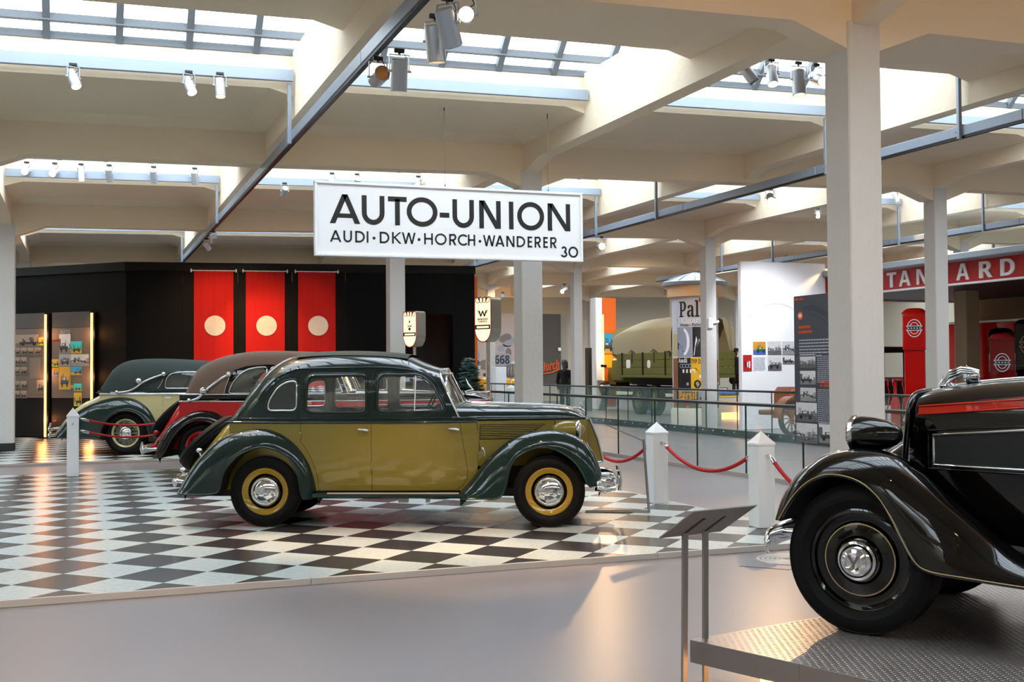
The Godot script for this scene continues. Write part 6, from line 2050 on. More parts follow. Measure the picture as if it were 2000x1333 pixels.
		ho.bar(at.call(Lw, dl, nl, s + 0.07, 0.05, 0.03), at.call(Lw, dl, nl, s + 0.07, 3.02, 0.03), 0.05, 0.07, Vector3(nl.x, 0, -nl.y))
		part("housing", ho, M.black_trim, st)
		for y in [0.5, 1.5, 2.5]:
			var q = at.call(Lw, dl, nl, s, y, 0.16)
			omni(q, 0.22, Color(1.0, 0.66, 0.36), 0.1)

# ---------------------------------------------------------------- figures: a smooth surface round a skeleton of tapered bones
func net(bones: Array, cell: float, k: float, b: MB):   # bones: [from, to, radius from, radius to]
	var lo = Vector3.INF
	var hi = -Vector3.INF
	for q in bones:
		for e in 2:
			lo = lo.min(q[e] - Vector3.ONE * (q[2 + e] + cell * 3)); hi = hi.max(q[e] + Vector3.ONE * (q[2 + e] + cell * 3))
	var n = Vector3i(((hi - lo) / cell).ceil()) + Vector3i.ONE
	var F = PackedFloat32Array()
	F.resize(n.x * n.y * n.z)
	F.fill(1.0)
	for q in bones:
		var a = q[0]
		var ab = q[1] - q[0]
		var l2 = maxf(ab.length_squared(), 1e-9)
		var rm = maxf(q[2], q[3]) + cell * 3 + k
		var p0 = Vector3i(((a.min(q[1]) - Vector3.ONE * rm - lo) / cell).floor()).max(Vector3i.ZERO)
		var p1 = Vector3i(((a.max(q[1]) + Vector3.ONE * rm - lo) / cell).ceil()).min(n - Vector3i.ONE)
		for z in range(p0.z, p1.z + 1):
			for y in range(p0.y, p1.y + 1):
				for x in range(p0.x, p1.x + 1):
					var p = lo + Vector3(x, y, z) * cell
					var t = clampf((p - a).dot(ab) / l2, 0.0, 1.0)
					var d = p.distance_to(a + ab * t) - lerpf(q[2], q[3], t)
					var i = (z * n.y + y) * n.x + x
					var f = F[i]
					var h = clampf(0.5 + 0.5 * (f - d) / k, 0.0, 1.0)
					F[i] = lerpf(f, d, h) - k * h * (1.0 - h)
	var verts = {}
	var at = func(x, y, z): return F[(z * n.y + y) * n.x + x]
	for z in n.z - 1:
		for y in n.y - 1:
			for x in n.x - 1:
				var i = (z * n.y + y) * n.x + x
				var c = [F[i], F[i + 1], F[i + n.x], F[i + n.x + 1], F[i + n.x * n.y], F[i + n.x * n.y + 1], F[i + n.x * n.y + n.x], F[i + n.x * n.y + n.x + 1]]
				var m = 0
				for e in 8: if c[e] < 0: m += 1
				if m == 0 or m == 8: continue
				var s = Vector3.ZERO
				var cnt = 0
				for e in [[0, 1], [2, 3], [4, 5], [6, 7], [0, 2], [1, 3], [4, 6], [5, 7], [0, 4], [1, 5], [2, 6], [3, 7]]:
					if (c[e[0]] < 0) != (c[e[1]] < 0):
						var t = c[e[0]] / (c[e[0]] - c[e[1]])
						var A = Vector3(e[0] & 1, (e[0] >> 1) & 1, e[0] >> 2)
						var B = Vector3(e[1] & 1, (e[1] >> 1) & 1, e[1] >> 2)
						s += A.lerp(B, t); cnt += 1
				verts[i] = lo + (Vector3(x, y, z) + s / cnt) * cell
	b.smooth(1)
	var st = [1, n.x, n.x * n.y]
	for i in verts:
		for ax in 3:   # the edge from corner i along axis ax
			var j = i + st[ax]
			if j >= F.size() or (F[i] < 0) == (F[j] < 0): continue
			var u = st[(ax + 1) % 3]
			var w = st[(ax + 2) % 3]
			if not (verts.has(i - u) and verts.has(i - w) and verts.has(i - u - w)): continue
			if F[i] < 0: b.quad(verts[i - u - w], verts[i - w], verts[i], verts[i - u])
			else: b.quad(verts[i - u - w], verts[i - u], verts[i], verts[i - w])
	b.flat()

func hand_bones(wrist: Vector3, dir: Vector3, side: Vector3, curl: Vector3) -> Array:
	var out = []
	var palm = wrist + dir * 0.085
	for f in 4:
		var o = side * (0.030 - 0.020 * f)
		out.append([wrist + o * 0.6, palm + o, 0.017, 0.013])
		var l = [0.072, 0.080, 0.075, 0.058][f]
		var k1 = palm + o + dir * l * 0.45 + curl * l * 0.15
		var k2 = k1 + dir * l * 0.35 + curl * l * 0.35
		out.append([palm + o, k1, 0.0095, 0.009]); out.append([k1, k2, 0.009, 0.0075])
	var th = wrist + dir * 0.03 + side * 0.03
	out.append([th, th + dir * 0.045 + side * 0.025 + curl * 0.02, 0.013, 0.010])
	out.append([th + dir * 0.045 + side * 0.025 + curl * 0.02, th + dir * 0.075 + side * 0.022 + curl * 0.035, 0.010, 0.008])
	return out

func figure(t: Node3D, S: Dictionary):   # stands 1.8 m high facing +z, scaled by the node
	var sk = S.get("stance", 0.10)
	var hips = {}
	var bodyb = MB.new()
	var legs = []
	var arms = []
	var trunk = [[Vector3(0, 0.98, 0), Vector3(0, 1.12, 0.0), 0.135, 0.125], [Vector3(0, 1.12, 0), Vector3(0, 1.34, 0), 0.125, 0.13], [Vector3(-0.13, 1.40, -0.01), Vector3(0.13, 1.40, -0.01), 0.085, 0.085], [Vector3(-0.09, 0.96, 0), Vector3(0.09, 0.96, 0), 0.11, 0.11], [Vector3(0, 1.43, 0), Vector3(0, 1.56, 0.015), 0.058, 0.052]]
	for s in [-1.0, 1.0]:
		var hip = Vector3(s * 0.095, 0.93, 0)
		var knee = Vector3(s * sk, 0.50, 0.02)
		var ank = Vector3(s * sk * 1.1, 0.09, -0.02)
		legs.append([hip, knee, 0.085, 0.056]); legs.append([knee, ank, 0.056, 0.038])
		var sh = Vector3(s * 0.19, 1.41, 0)
		var el = S.elbows[0 if s < 0 else 1]
		var wr = S.wrists[0 if s < 0 else 1]
		arms.append([sh, el, 0.054, 0.042]); arms.append([el, wr, 0.042, 0.028])
	var all = trunk + legs + arms
	for s in [-1.0, 1.0]: all.append([Vector3(s * sk * 1.1, 0.05, -0.04), Vector3(s * sk * 1.2, 0.035, 0.15), 0.04, 0.032])
	net(all, 0.02, 0.03, bodyb)
	var hd = [[Vector3(0, 1.70, 0.0), Vector3(0, 1.72, 0.0), 0.098, 0.098], [Vector3(0, 1.62, 0.035), Vector3(0, 1.66, 0.03), 0.062, 0.072], [Vector3(0, 1.585, 0.06), Vector3(0, 1.60, 0.06), 0.035, 0.045], [Vector3(0, 1.56, 0.01), Vector3(0, 1.62, 0.01), 0.052, 0.06], [Vector3(0, 1.675, 0.10), Vector3(0, 1.645, 0.116), 0.010, 0.014], [Vector3(-0.022, 1.612, 0.094), Vector3(0.022, 1.612, 0.094), 0.007, 0.007], [Vector3(-0.045, 1.695, 0.085), Vector3(0.045, 1.695, 0.085), 0.014, 0.014], [Vector3(-0.095, 1.66, 0), Vector3(-0.098, 1.70, -0.005), 0.012, 0.016], [Vector3(0.095, 1.66, 0), Vector3(0.098, 1.70, -0.005), 0.012, 0.016]]
	net(hd.map(func(q): return [S.head * (q[0] - Vector3(0, 1.6, 0)) + Vector3(0, 1.6, 0), S.head * (q[1] - Vector3(0, 1.6, 0)) + Vector3(0, 1.6, 0), q[2], q[3]]), 0.009, 0.012, bodyb)
	for i in 2:
		var s = -1.0 if i == 0 else 1.0
		var dir = (S.wrists[i] - S.elbows[i]).normalized()
		var fwd = Vector3(0, 0, 1)
		net(hand_bones(S.wrists[i], dir, fwd, Vector3(-s, 0, 0)), 0.0055, 0.006, bodyb)
	part("body", bodyb, S.skin, t)
	var grow = func(list: Array, d: float): return list.map(func(q): return [q[0], q[1], q[2] + d, q[3] + d])
	var tr = MB.new()
	var tl = grow.call(legs, 0.016)
	for q in tl: if q[3] < 0.06: q[3] += 0.012
	net(tl + [[Vector3(-0.09, 0.96, 0), Vector3(0.09, 0.96, 0), 0.122, 0.122]], 0.02, 0.03, tr)
	part("trousers", tr, S.trousers, t)
	var jk = MB.new()
	var tops = grow.call(trunk.slice(0, 4) + arms, 0.014)
	tops.append([Vector3(0, 0.86, 0), Vector3(0, 1.1, 0), 0.15, 0.13])
	tops.append([Vector3(0, 1.44, 0), Vector3(0, 1.48, 0.005), 0.066, 0.062])
	if S.get("coat", 0.0) > 0.0:
		for s in [-1.0, 1.0]: tops.append([Vector3(s * 0.08, 0.95, 0), Vector3(s * 0.11, S.coat, 0), 0.135, 0.17])
	net(tops, 0.02, 0.03, jk)
	part("jacket", jk, S.jacket, t)
	var sh2 = MB.new()
	net([-1.0, 1.0].map(func(s): return [Vector3(s * sk * 1.1, 0.05, -0.04), Vector3(s * sk * 1.2, 0.04, 0.16), 0.05, 0.04]) + [-1.0, 1.0].map(func(s): return [Vector3(s * sk * 1.1, 0.045, -0.05), Vector3(s * sk * 1.1, 0.10, -0.03), 0.048, 0.045]), 0.012, 0.015, sh2)
	part("shoes", sh2, M.black, t)
	if S.has("hair"):
		var hr = MB.new()
		net(S.hair.map(func(q): return [S.head * (q[0] - Vector3(0, 1.6, 0)) + Vector3(0, 1.6, 0), S.head * (q[1] - Vector3(0, 1.6, 0)) + Vector3(0, 1.6, 0), q[2], q[3]]), 0.010, 0.02, hr)
		part("hair", hr, S.hair_mat, t)

func far_things():
	# visitor in black
	var pv = thing("person", "person dressed in black with long dark hair, standing behind the glass railing, seen from behind", "person", Transform3D(Basis(Vector3.UP, PI - 0.75).scaled(Vector3.ONE * 1.06), W(15.7, 0, 36.0)))
	figure(pv, {"skin": M.skin, "trousers": M.black, "jacket": M.black_cloth, "hair_mat": M.hair, "head": Basis(Vector3.UP, 0.3) * Basis(Vector3.RIGHT, 0.25), "elbows": [Vector3(-0.235, 1.13, -0.03), Vector3(0.235, 1.13, -0.03)], "wrists": [Vector3(-0.235, 0.87, 0.04), Vector3(0.235, 0.87, 0.03)],
		"hair": [[Vector3(0, 1.725, -0.015), Vector3(0, 1.735, -0.01), 0.105, 0.105], [Vector3(0, 1.68, -0.05), Vector3(0, 1.60, -0.07), 0.09, 0.075], [Vector3(0, 1.60, -0.08), Vector3(0, 1.42, -0.12), 0.075, 0.055], [Vector3(-0.06, 1.68, -0.03), Vector3(-0.07, 1.55, -0.05), 0.055, 0.045]]})
	var mv = thing("mannequin", "mannequin in a long dark coat and flat cap, left of the white picture wall", "mannequin", Transform3D(Basis(Vector3.UP, -0.5).scaled(Vector3.ONE * 0.86), W(21.35, 0.70, 34.0)))
	figure(mv, {"skin": M.skin, "trousers": M.leather, "jacket": M.coat_cloth, "coat": 0.55, "stance": 0.08, "hair_mat": M.coat_cloth, "head": Basis.IDENTITY, "elbows": [Vector3(-0.29, 1.14, -0.03), Vector3(0.29, 1.14, -0.03)], "wrists": [Vector3(-0.27, 0.90, 0.08), Vector3(0.27, 0.90, 0.08)],
		"hair": [[Vector3(-0.04, 1.775, 0), Vector3(0.04, 1.775, 0), 0.09, 0.09], [Vector3(-0.05, 1.765, 0.09), Vector3(0.05, 1.765, 0.09), 0.035, 0.035]]})
	var pl = thing("plinth", "low pale plinth under the mannequin, lit from beneath", "plinth", Transform3D(Basis.IDENTITY, W(21.85, 0, 34.2)))
	var pb = MB.new()
	pb.box(Vector3(0, 0.45, 0), Vector3(2.0, 0.50, 2.4), 0.01)
	part("top", pb, M.cream_wall, pl)
	var pg = MB.new()
	pg.box(Vector3(0, 0.10, 0), Vector3(1.7, 0.20, 2.0))
	part("glowing_base", pg, M.warm_glow, pl)
	omni(W(21.2, 0.12, 32.8), 0.6)
	var p2 = thing("plinth", "low pale plinth under the blue and yellow boat, at the truck's tail", "plinth", Transform3D(Basis.IDENTITY, W(19.4, 0, 31.0)))
	var q2 = MB.new()
	q2.box(Vector3(0, 0.44, 0), Vector3(1.9, 0.44, 1.1), 0.01)
	part("top", q2, M.cream_wall, p2)
	var q3 = MB.new()
	q3.box(Vector3(0, 0.11, 0), Vector3(1.7, 0.22, 0.9))
	part("glowing_base", q3, M.warm_glow, p2)
	omni(W(19.4, 0.12, 30.3), 0.5)
	var hull = thing("boat_model", "blue and yellow boat-shaped exhibit on a low pale plinth", "boat", Transform3D(Basis(Vector3.UP, 0.35), W(19.35, 0.66, 30.95)))
	for k in 2:
		var hb = MB.new()
		hb.sheet(func(s, q):
			var x = lerpf(-0.8, 0.8, s)
			var w = 0.28 * sqrt(maxf(0.0, 1.0 - pow(absf(x) / 0.82, 2.2)))
			var a = PI * q
			return Vector3(x, [0.02, 0.14][k] + [0.13, 0.10][k] * sin(a) * (0.4 + 0.6 * w / 0.28), w * cos(a)), 20, 8)
		part(["hull", "deck"][k], hb, [M.yellow, M.blue][k], hull)
	truck()
	poster_pillar()
	petrol_station()
	picture_wall()
	kiosk()

func plank_box(t: Node3D, called: String, m: Material, x0: float, x1: float, y0: float, y1: float, z: float, th: float, rows: int, along_z = false):
	for k in rows:
		var b = MB.new()
		var a = lerpf(y0, y1, float(k) / rows) + 0.004
		var c = lerpf(y0, y1, float(k + 1) / rows) - 0.004
		if along_z: b.box(Vector3(z, (a + c) / 2, (x0 + x1) / 2), Vector3(th, c - a, x1 - x0), 0.008)
		else: b.box(Vector3((x0 + x1) / 2, (a + c) / 2, z), Vector3(x1 - x0, c - a, th), 0.008)
		part(called, b, m, t)

func truck():
	# x forward into the hall, z across; the side to the viewer is z = 0
	var X = Vector3(0.066, 0, -0.998)
	var t = thing("truck", "olive green army truck with plank sides and a pale canvas cover, seen from behind", "truck", Transform3D(Basis(X, Vector3.UP, X.cross(Vector3.UP)), W(18.21, 0, 34.3)))
	plank_box(t, "side_board", M.army_paint, -1.62, 3.1, 1.40, 2.15, 0.03, 0.05, 3)
	plank_box(t, "side_board", M.army_paint, -1.62, 3.1, 1.40, 2.15, 2.27, 0.05, 3)
	plank_box(t, "tail_board", M.army_paint, 0.05, 2.25, 1.40, 2.15, -1.62, 0.05, 3, true)
	plank_box(t, "head_board", M.army_paint, 0.05, 2.25, 1.40, 2.15, 3.1, 0.05, 3, true)
	var bed = MB.new()
	bed.box(Vector3(0.74, 1.34, 1.15), Vector3(4.75, 0.12, 2.3), 0.02)
	part("bed_floor", bed, M.army_paint, t)
	for x in [-1.1, 0.75, 2.6]:
		var h = MB.new()
		h.box(Vector3(x, 1.78, -0.01), Vector3(0.06, 0.80, 0.05), 0.01)
		h.box(Vector3(x, 1.78, 2.31), Vector3(0.06, 0.80, 0.05), 0.01)
		part("stake", h, M.dark, t)
	for x in [-0.2, 1.7]:
		var h = MB.new()
		h.bar(Vector3(x, 2.2, 0.0), Vector3(x, 1.80, 0.0), 0.03, 0.03, Vector3.RIGHT)
		h.tube([Vector3(x - 0.25, 2.16, -0.01), Vector3(x, 2.26, -0.02), Vector3(x + 0.25, 2.18, -0.01)], 0.015, 5)
		part("hasp", h, M.dark, t)
	for q in [[2.05, 0.18, 0.30], [0.25, 0.14, 0.28]]:
		var s = MB.new()
		s.prism(rounded([Vector2(q[0] - q[1], 1.62), Vector2(q[0] + q[1], 1.62), Vector2(q[0] + q[1], 1.62 + q[2]), Vector2(q[0] - q[1], 1.62 + q[2])], 0.06 if q[0] > 1 else 0.12), -0.004, 0.004)
		part("notice", s, M.white, t)
	var cv = MB.new()
	var hoop = [Vector2(0.02, 2.12), Vector2(0.0, 2.50), Vector2(0.02, 2.88), Vector2(0.10, 3.04), Vector2(0.55, 3.28), Vector2(1.15, 3.42), Vector2(1.75, 3.28), Vector2(2.20, 3.04), Vector2(2.28, 2.88), Vector2(2.3, 2.50), Vector2(2.28, 2.12)]
	var hp = curve(hoop, 32)
	cv.sheet(func(s, q):
		var p = hp[int(round(q * 32))]
		var x = lerpf(-1.55, 3.5, s)
		var sag = 0.03 * (1.0 - absf(cos(PI * 2.5 * s))) * clampf((p.y - 2.3), 0, 1)
		var drop = 0.30 * pow(maxf(0.0, (x - 1.6) / 1.9), 2.0) * clampf((p.y - 2.4), 0, 1)
		return Vector3(x, p.y - sag - drop + (0.02 * sin(s * 40.0) if q == 0 or q == 1 else 0.0), p.x), 40, 32)
	for q in 32:
		var a = hp[q]
		var b = hp[(q + 1) % 33]
		cv.tri(Vector3(3.5, minf(a.y, 3.16), a.x), Vector3(3.5, minf(b.y, 3.16), b.x), Vector3(3.5, 2.2, 1.15))
	part("canvas_cover", cv, M.army_canvas, t)
	var fl = MB.new()
	for s in [[0.02, 0.45], [2.28, 1.85]]:
		fl.sheet(func(a, q): return Vector3(-1.58 - 0.04 * sin(a * 9.0 + q * 3.0), lerpf(2.2, lerpf(2.98, 3.38, a), q), lerpf(s[0], s[1], a * (0.35 + 0.65 * q))), 8, 8)
	part("rear_curtain", fl, M.army_canvas, t)
	for y in [[2.25, 3.0], [2.9, 3.35]]: pass
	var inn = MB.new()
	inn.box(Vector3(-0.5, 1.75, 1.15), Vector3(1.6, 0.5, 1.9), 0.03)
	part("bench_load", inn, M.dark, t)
	var bow = MB.new()
	for z in [-0.06, 2.36]:
		for k in 4: bow.tube([Vector3(-1.6, 2.0 + 0.05 * k, z), Vector3(-1.72 + 0.03 * k, 2.08 + 0.03 * k, z - 0.04), Vector3(-1.5 + 0.05 * k, 2.16, z)], 0.02, 5)
	part("rope_coil", bow, M.dark, t)
	# cab and bonnet
	var cab = MB.new()
	cab.box(Vector3(4.05, 1.55, 1.15), Vector3(0.95, 0.9, 1.6), 0.08)
	part("cab", cab, M.army_paint, t)
	var ct = MB.new()
	ct.box(Vector3(3.95, 2.35, 1.15), Vector3(0.9, 0.75, 1.75), 0.16)
	part("cab_canvas", ct, M.army_canvas, t)
	var wn = MB.new()
	wn.box(Vector3(3.95, 2.25, 0.27), Vector3(0.45, 0.3, 0.02))
	part("cab_window", wn, M.dark, t)
	var bn = MB.new()
	bn.sheet(func(s, q): return superpoint(lerpf(4.5, 5.7, s), q * PI / 2, 1.0, lerpf(1.85, 1.7, s), lerpf(0.62, 0.46, s), 3.0) + Vector3(0, 0, 1.15), 8, 10)
	bn.sheet(func(s, q):
		var p = superpoint(lerpf(4.5, 5.7, s), q * PI / 2, 1.0, lerpf(1.85, 1.7, s), lerpf(0.62, 0.46, s), 3.0)
		return Vector3(p.x, p.y, 1.15 - p.z), 8, 10)
	bn.box(Vector3(5.70, 1.25, 1.15), Vector3(0.06, 0.8, 0.9), 0.02)
	part("bonnet", bn, M.army_paint, t)
	for z in [0.18, 2.12]:
		var g = MB.new()
		g.sheet(func(s, q):
			var an = PI * (0.05 + 0.95 * s)
			return Vector3(5.21 - 0.66 * cos(an), 0.52 + 0.66 * sin(an), z + lerpf(-0.2, 0.2, q)), 16, 3)
		part("mudguard", g, M.black_paint, t)
		var hl = MB.new()
		hl.ball(Vector3(5.35, 1.50, z), Vector3(0.16, 0.17, 0.17), 16)
		hl.tube([Vector3(5.35, 1.35, z), Vector3(5.3, 1.1, z)], 0.03, 6)
		part("headlamp", hl, M.chrome, t)
		var mr = MB.new()
		mr.bar(Vector3(4.6, 1.7, z), Vector3(4.9, 1.72, z - 0.1 * signf(1.15 - z)), 0.03, 0.10)
		part("lamp_bracket", mr, M.dark, t)
	var fr = MB.new()
	for z in [0.75, 1.55]: fr.bar(Vector3(-1.6, 0.85, z), Vector3(5.7, 0.85, z), 0.10, 0.22)
	for x in [-0.0, 1.35, 5.21]: fr.tube([Vector3(x, 0.52, 0.25), Vector3(x, 0.52, 2.05)], 0.07, 8)
	fr.box(Vector3(0.7, 1.15, 1.15), Vector3(4.4, 0.26, 1.3), 0.02)
	part("chassis", fr, M.dark, t)
	var np = MB.new()
	np.box(Vector3(-1.68, 0.78, 1.62), Vector3(0.02, 0.30, 0.66), 0.004)
	part("number_plate", np, M.white, t)
	lettering(t, "plate_number", "4828", 0.26, M.ink, Transform3D(Basis(Vector3(0, 0, 1), Vector3.UP, Vector3(-1, 0, 0)), Vector3(-1.695, 0.78, 1.62)), "Droid Sans", true, 0.52)
	var tb = MB.new()
	tb.box(Vector3(-1.66, 0.68, 1.25), Vector3(0.05, 0.55, 1.5), 0.02)
	part("rear_beam", tb, M.maroon, t)
	for w in [[0.0, 0.16, 0.52], [0.0, 2.14, 0.52], [1.35, 0.16, 0.50], [1.35, 2.14, 0.50], [5.21, 0.18, 0.50], [5.21, 2.12, 0.50]]:
		var o = Node3D.new()
		o.name = "wheel"
		t.add_child(o, true)
		var sg = -1.0 if w[1] < 1.0 else 1.0
		o.transform = Transform3D(Basis(Vector3.RIGHT, Vector3(0, 0, sg), Vector3(0, -sg, 0)), Vector3(w[0], w[2], w[1]))
		var R = w[2]
		var ty = MB.new()
		ty.lathe([Vector2(0.30, -0.10), Vector2(0.36, -0.13), Vector2(R - 0.04, -0.13), Vector2(R, -0.09), Vector2(R, 0.09), Vector2(R - 0.04, 0.13), Vector2(0.36, 0.13), Vector2(0.30, 0.10)], 36)
		for k in 18:
			var an = TAU * k / 18.0
			var q = Vector3(cos(an), 0, sin(an)) * R
			ty.bar(q + Vector3(0, -0.11, 0), q + Vector3(0, 0.11, 0), 0.05, 0.03, q.normalized())
		part("tyre", ty, M.tyre, o)
		var ri = MB.new()
		ri.lathe([Vector2(0.31, 0.09), Vector2(0.29, 0.10), Vector2(0.27, 0.04)], 32)
		ri.lathe([Vector2(0.12, 0.05), Vector2(0.11, 0.12), Vector2(0.0, 0.13)], 20)
		for k in 6:
			var an = TAU * k / 6.0
			var q = Vector3(cos(an), 0, sin(an))
			ri.bar(q * 0.10 + Vector3(0, 0.06, 0), q * 0.29 + Vector3(0, 0.05, 0), 0.08, 0.04)
		part("rim", ri, M.army_paint, o)

func bent(b: MB, mesh: Mesh, R: float, ang0: float, y0: float, sx: float, sy: float):   # lettering wrapped round a drum
	var a = mesh.get_mesh_arrays() if mesh is PrimitiveMesh else mesh.surface_get_arrays(0)
	var P = a[Mesh.ARRAY_VERTEX]
	var I = a[Mesh.ARRAY_INDEX]
	var f = func(p: Vector3):
		var an = ang0 + p.x * sx / R
		var r = R + p.z
		return Vector3(sin(an) * r, y0 + p.y * sy, cos(an) * r)
	if I != null and I.size() > 0:
		for k in range(0, I.size(), 3): b.tri(f.call(P[I[k]]), f.call(P[I[k + 1]]), f.call(P[I[k + 2]]))
	else:
		for k in range(0, P.size(), 3): b.tri(f.call(P[k]), f.call(P[k + 1]), f.call(P[k + 2]))

func drum_patch(b: MB, R: float, a0: float, a1: float, y0: float, y1: float, thick = 0.006):
	var n = maxi(3, int(absf(a1 - a0) / 0.12))
	b.flat()
	for k in n:
		var p = lerpf(a0, a1, float(k) / n)
		var q = lerpf(a0, a1, float(k + 1) / n)
		var r = R + thick
		var c = [Vector3(sin(p) * r, y0, cos(p) * r), Vector3(sin(q) * r, y0, cos(q) * r), Vector3(sin(q) * r, y1, cos(q) * r), Vector3(sin(p) * r, y1, cos(p) * r)]
		var u0 = float(k) / n
		b.face(c, Rect2(u0, 0, 1.0 / n, 1))
		b.quad(Vector3(sin(p) * R, y0, cos(p) * R), Vector3(sin(q) * R, y0, cos(q) * R), c[1], c[0])
		b.quad(c[3], c[2], Vector3(sin(q) * R, y1, cos(q) * R), Vector3(sin(p) * R, y1, cos(p) * R))
	for e in [a0, a1]:
		b.quad(Vector3(sin(e) * R, y0, cos(e) * R), Vector3(sin(e) * (R + thick), y0, cos(e) * (R + thick)), Vector3(sin(e) * (R + thick), y1, cos(e) * (R + thick)), Vector3(sin(e) * R, y1, cos(e) * R))

func drum_shape(b: MB, poly: PackedVector2Array, R: float, lift: float):   # a flat polygon (angle * R, y) laid on the drum
	var ix = Geometry2D.triangulate_polygon(poly)
	for k in range(0, ix.size(), 3):
		for m in 3:
			var p = poly[ix[k + m]]
			b.vx(Vector3(sin(p.x / R) * (R + lift), p.y, cos(p.x / R) * (R + lift)))

func poster_pillar():
	var base = W(16.55, 0, 28.5)
	var t = thing("advertising_column", "round advertising column pasted with old posters under a domed tin roof", "advertising column", Transform3D(Basis(Vector3.UP, -atan2(16.55, 28.5)), base))
	var R = 0.66
	var b = MB.new()
	b.lathe([Vector2(R, 0.0), Vector2(R, 3.72)], 40)
	part("drum", b, M.cream_wall, t)
	var f = MB.new()
	f.lathe([Vector2(R + 0.06, 0.0), Vector2(R + 0.06, 0.42), Vector2(R + 0.02, 0.48)], 40)
	part("foot", f, M.cream_wall, t)
	var c = MB.new()
	c.lathe([Vector2(R, 3.64), Vector2(R + 0.13, 3.66), Vector2(R + 0.14, 3.98), Vector2(R + 0.08, 4.0)], 40)
	part("cornice", c, M.peach, t)
	var d = MB.new()
	d.lathe([Vector2(R + 0.10, 3.98), Vector2(R + 0.27, 3.99), Vector2(R + 0.28, 4.08), Vector2(R + 0.24, 4.10), Vector2(0.55, 4.24), Vector2(0.2, 4.34), Vector2(0.0, 4.37)], 40, Transform3D.IDENTITY, 1.0, 60.0)
	part("roof", d, M.zinc, t)
	for k in 12:
		var an = TAU * k / 12.0
		var q = MB.new()
		q.tube([Vector3(sin(an) * (R + 0.22), 4.115, cos(an) * (R + 0.22)), Vector3(sin(an) * 0.55, 4.25, cos(an) * 0.55), Vector3(sin(an) * 0.05, 4.37, cos(an) * 0.05)], 0.014, 5)
		part("roof_seam", q, M.zinc, t)
	var mk = func(called: String, m: Material, a0: float, a1: float, y0: float, y1: float):
		var p = MB.new()
		drum_patch(p, R, a0, a1, y0, y1)
		return part(called, p, m, t)
	var put = func(parent: Node, called: String, m: Material, poly: PackedVector2Array):
		var p = MB.new()
		drum_shape(p, poly, R, 0.009)
		return part(called, p, m, parent)
	# positions are angle (0 faces the viewer) times R and height
	var palm = mk.call("poster", M.paper_blue, -0.85, 0.75, 2.80, 3.64)
	var words = [["Palm", 0.62, 0.012, 3.28, M.ink, "Droid Serif", 1.0, palm], ["Cigarren", 0.22, 0.03, 2.975, M.white, "Droid Serif", 0.86, palm], ["Stuart Palm & Co", 0.10, 0.0, 2.845, M.ink, "Droid Serif", 0.92, palm]]
	put.call(palm, "colour_band", M.teal, PackedVector2Array([Vector2(-0.55, 2.90), Vector2(0.48, 2.90), Vector2(0.48, 3.06), Vector2(-0.55, 3.06)]))
	put.call(palm, "ornament", M.rope, circle2(Vector2(0.16, 3.55), 0.05, 0.08, 14))
	var p2 = mk.call("poster", M.paper_grey, -0.85, -0.14, 1.93, 2.78)
	put.call(p2, "crescent", M.white, arc(Vector2(-0.36, 2.36), 0.20, 0.40, 0.08, -80, 80))
	put.call(p2, "silhouette", M.ink, vec2s([[-0.55, 2.35], [-0.48, 2.30], [-0.12, 1.97], [-0.35, 2.08], [-0.55, 2.15]]))
	var p3 = mk.call("poster", M.ink, -0.12, 0.75, 1.93, 2.78)
	put.call(p3, "stairs", M.white, vec2s([[-0.05, 1.97], [0.02, 2.50], [0.22, 2.60], [0.45, 2.66], [0.45, 2.1], [0.2, 2.05]]))
	put.call(p3, "stairs", M.paper_grey, vec2s([[0.03, 2.2], [0.10, 2.45], [0.45, 2.56], [0.45, 2.5], [0.12, 2.38]]))
	var p4 = mk.call("poster", M.ink, -0.85, -0.20, 0.98, 1.91)
	var p5 = mk.call("poster", M.yellow, -0.20, 0.75, 0.98, 1.91)
	words.append_array([["TYP DRESDEN", 0.18, 0.19, 1.80, M.ink, "Droid Sans", 0.62, p5], ["Audi", 0.16, -0.38, 1.83, M.white, "Droid Serif", 0.30, p4]])
	for k in 4: put.call(p4, "ring", M.paper_grey, arc(Vector2(-0.42 + 0.09 * k, 1.68), 0.06, 0.06, 0.02, 1, 359, 16))
	put.call(p5, "car_body", M.stand_dark, rounded([Vector2(-0.42, 1.20), Vector2(0.30, 1.15), Vector2(0.36, 1.42), Vector2(0.12, 1.46), Vector2(0.02, 1.62), Vector2(-0.42, 1.62), Vector2(-0.46, 1.4)], 0.06))
	put.call(p5, "car_window", M.white, vec2s([[-0.38, 1.48], [-0.22, 1.48], [-0.22, 1.58], [-0.38, 1.58]]))
	put.call(p5, "car_window", M.white, vec2s([[-0.16, 1.48], [0.0, 1.48], [-0.02, 1.58], [-0.16, 1.58]]))
	for x in [-0.24, 0.05, 0.30]: put.call(p5, "car_wheel", M.ink, circle2(Vector2(x, 1.16), 0.10, 0.12, 16))
	for x in [-0.24, 0.05]: put.call(p5, "car_hub", M.paper_grey, circle2(Vector2(x + 0.01, 1.165), 0.04, 0.05, 12))
	put.call(p5, "car_lamp", M.white, circle2(Vector2(0.14, 1.38), 0.045, 0.05, 12))
	var p6 = mk.call("poster", M.olive_drab, -0.85, 0.12, 0.05, 0.96)
	words.append(["Persil", 0.30, -0.25, 0.84, M.amber, "Droid Sans", 0.52, p6])
	put.call(p6, "figure_dress", M.white, vec2s([[-0.40, 0.06], [0.05, 0.06], [0.0, 0.28], [-0.12, 0.36], [-0.22, 0.46], [-0.30, 0.40]]))
	put.call(p6, "figure_arm", M.amber, vec2s([[-0.48, 0.72], [-0.40, 0.66], [-0.24, 0.48], [-0.20, 0.54], [-0.40, 0.78]]))
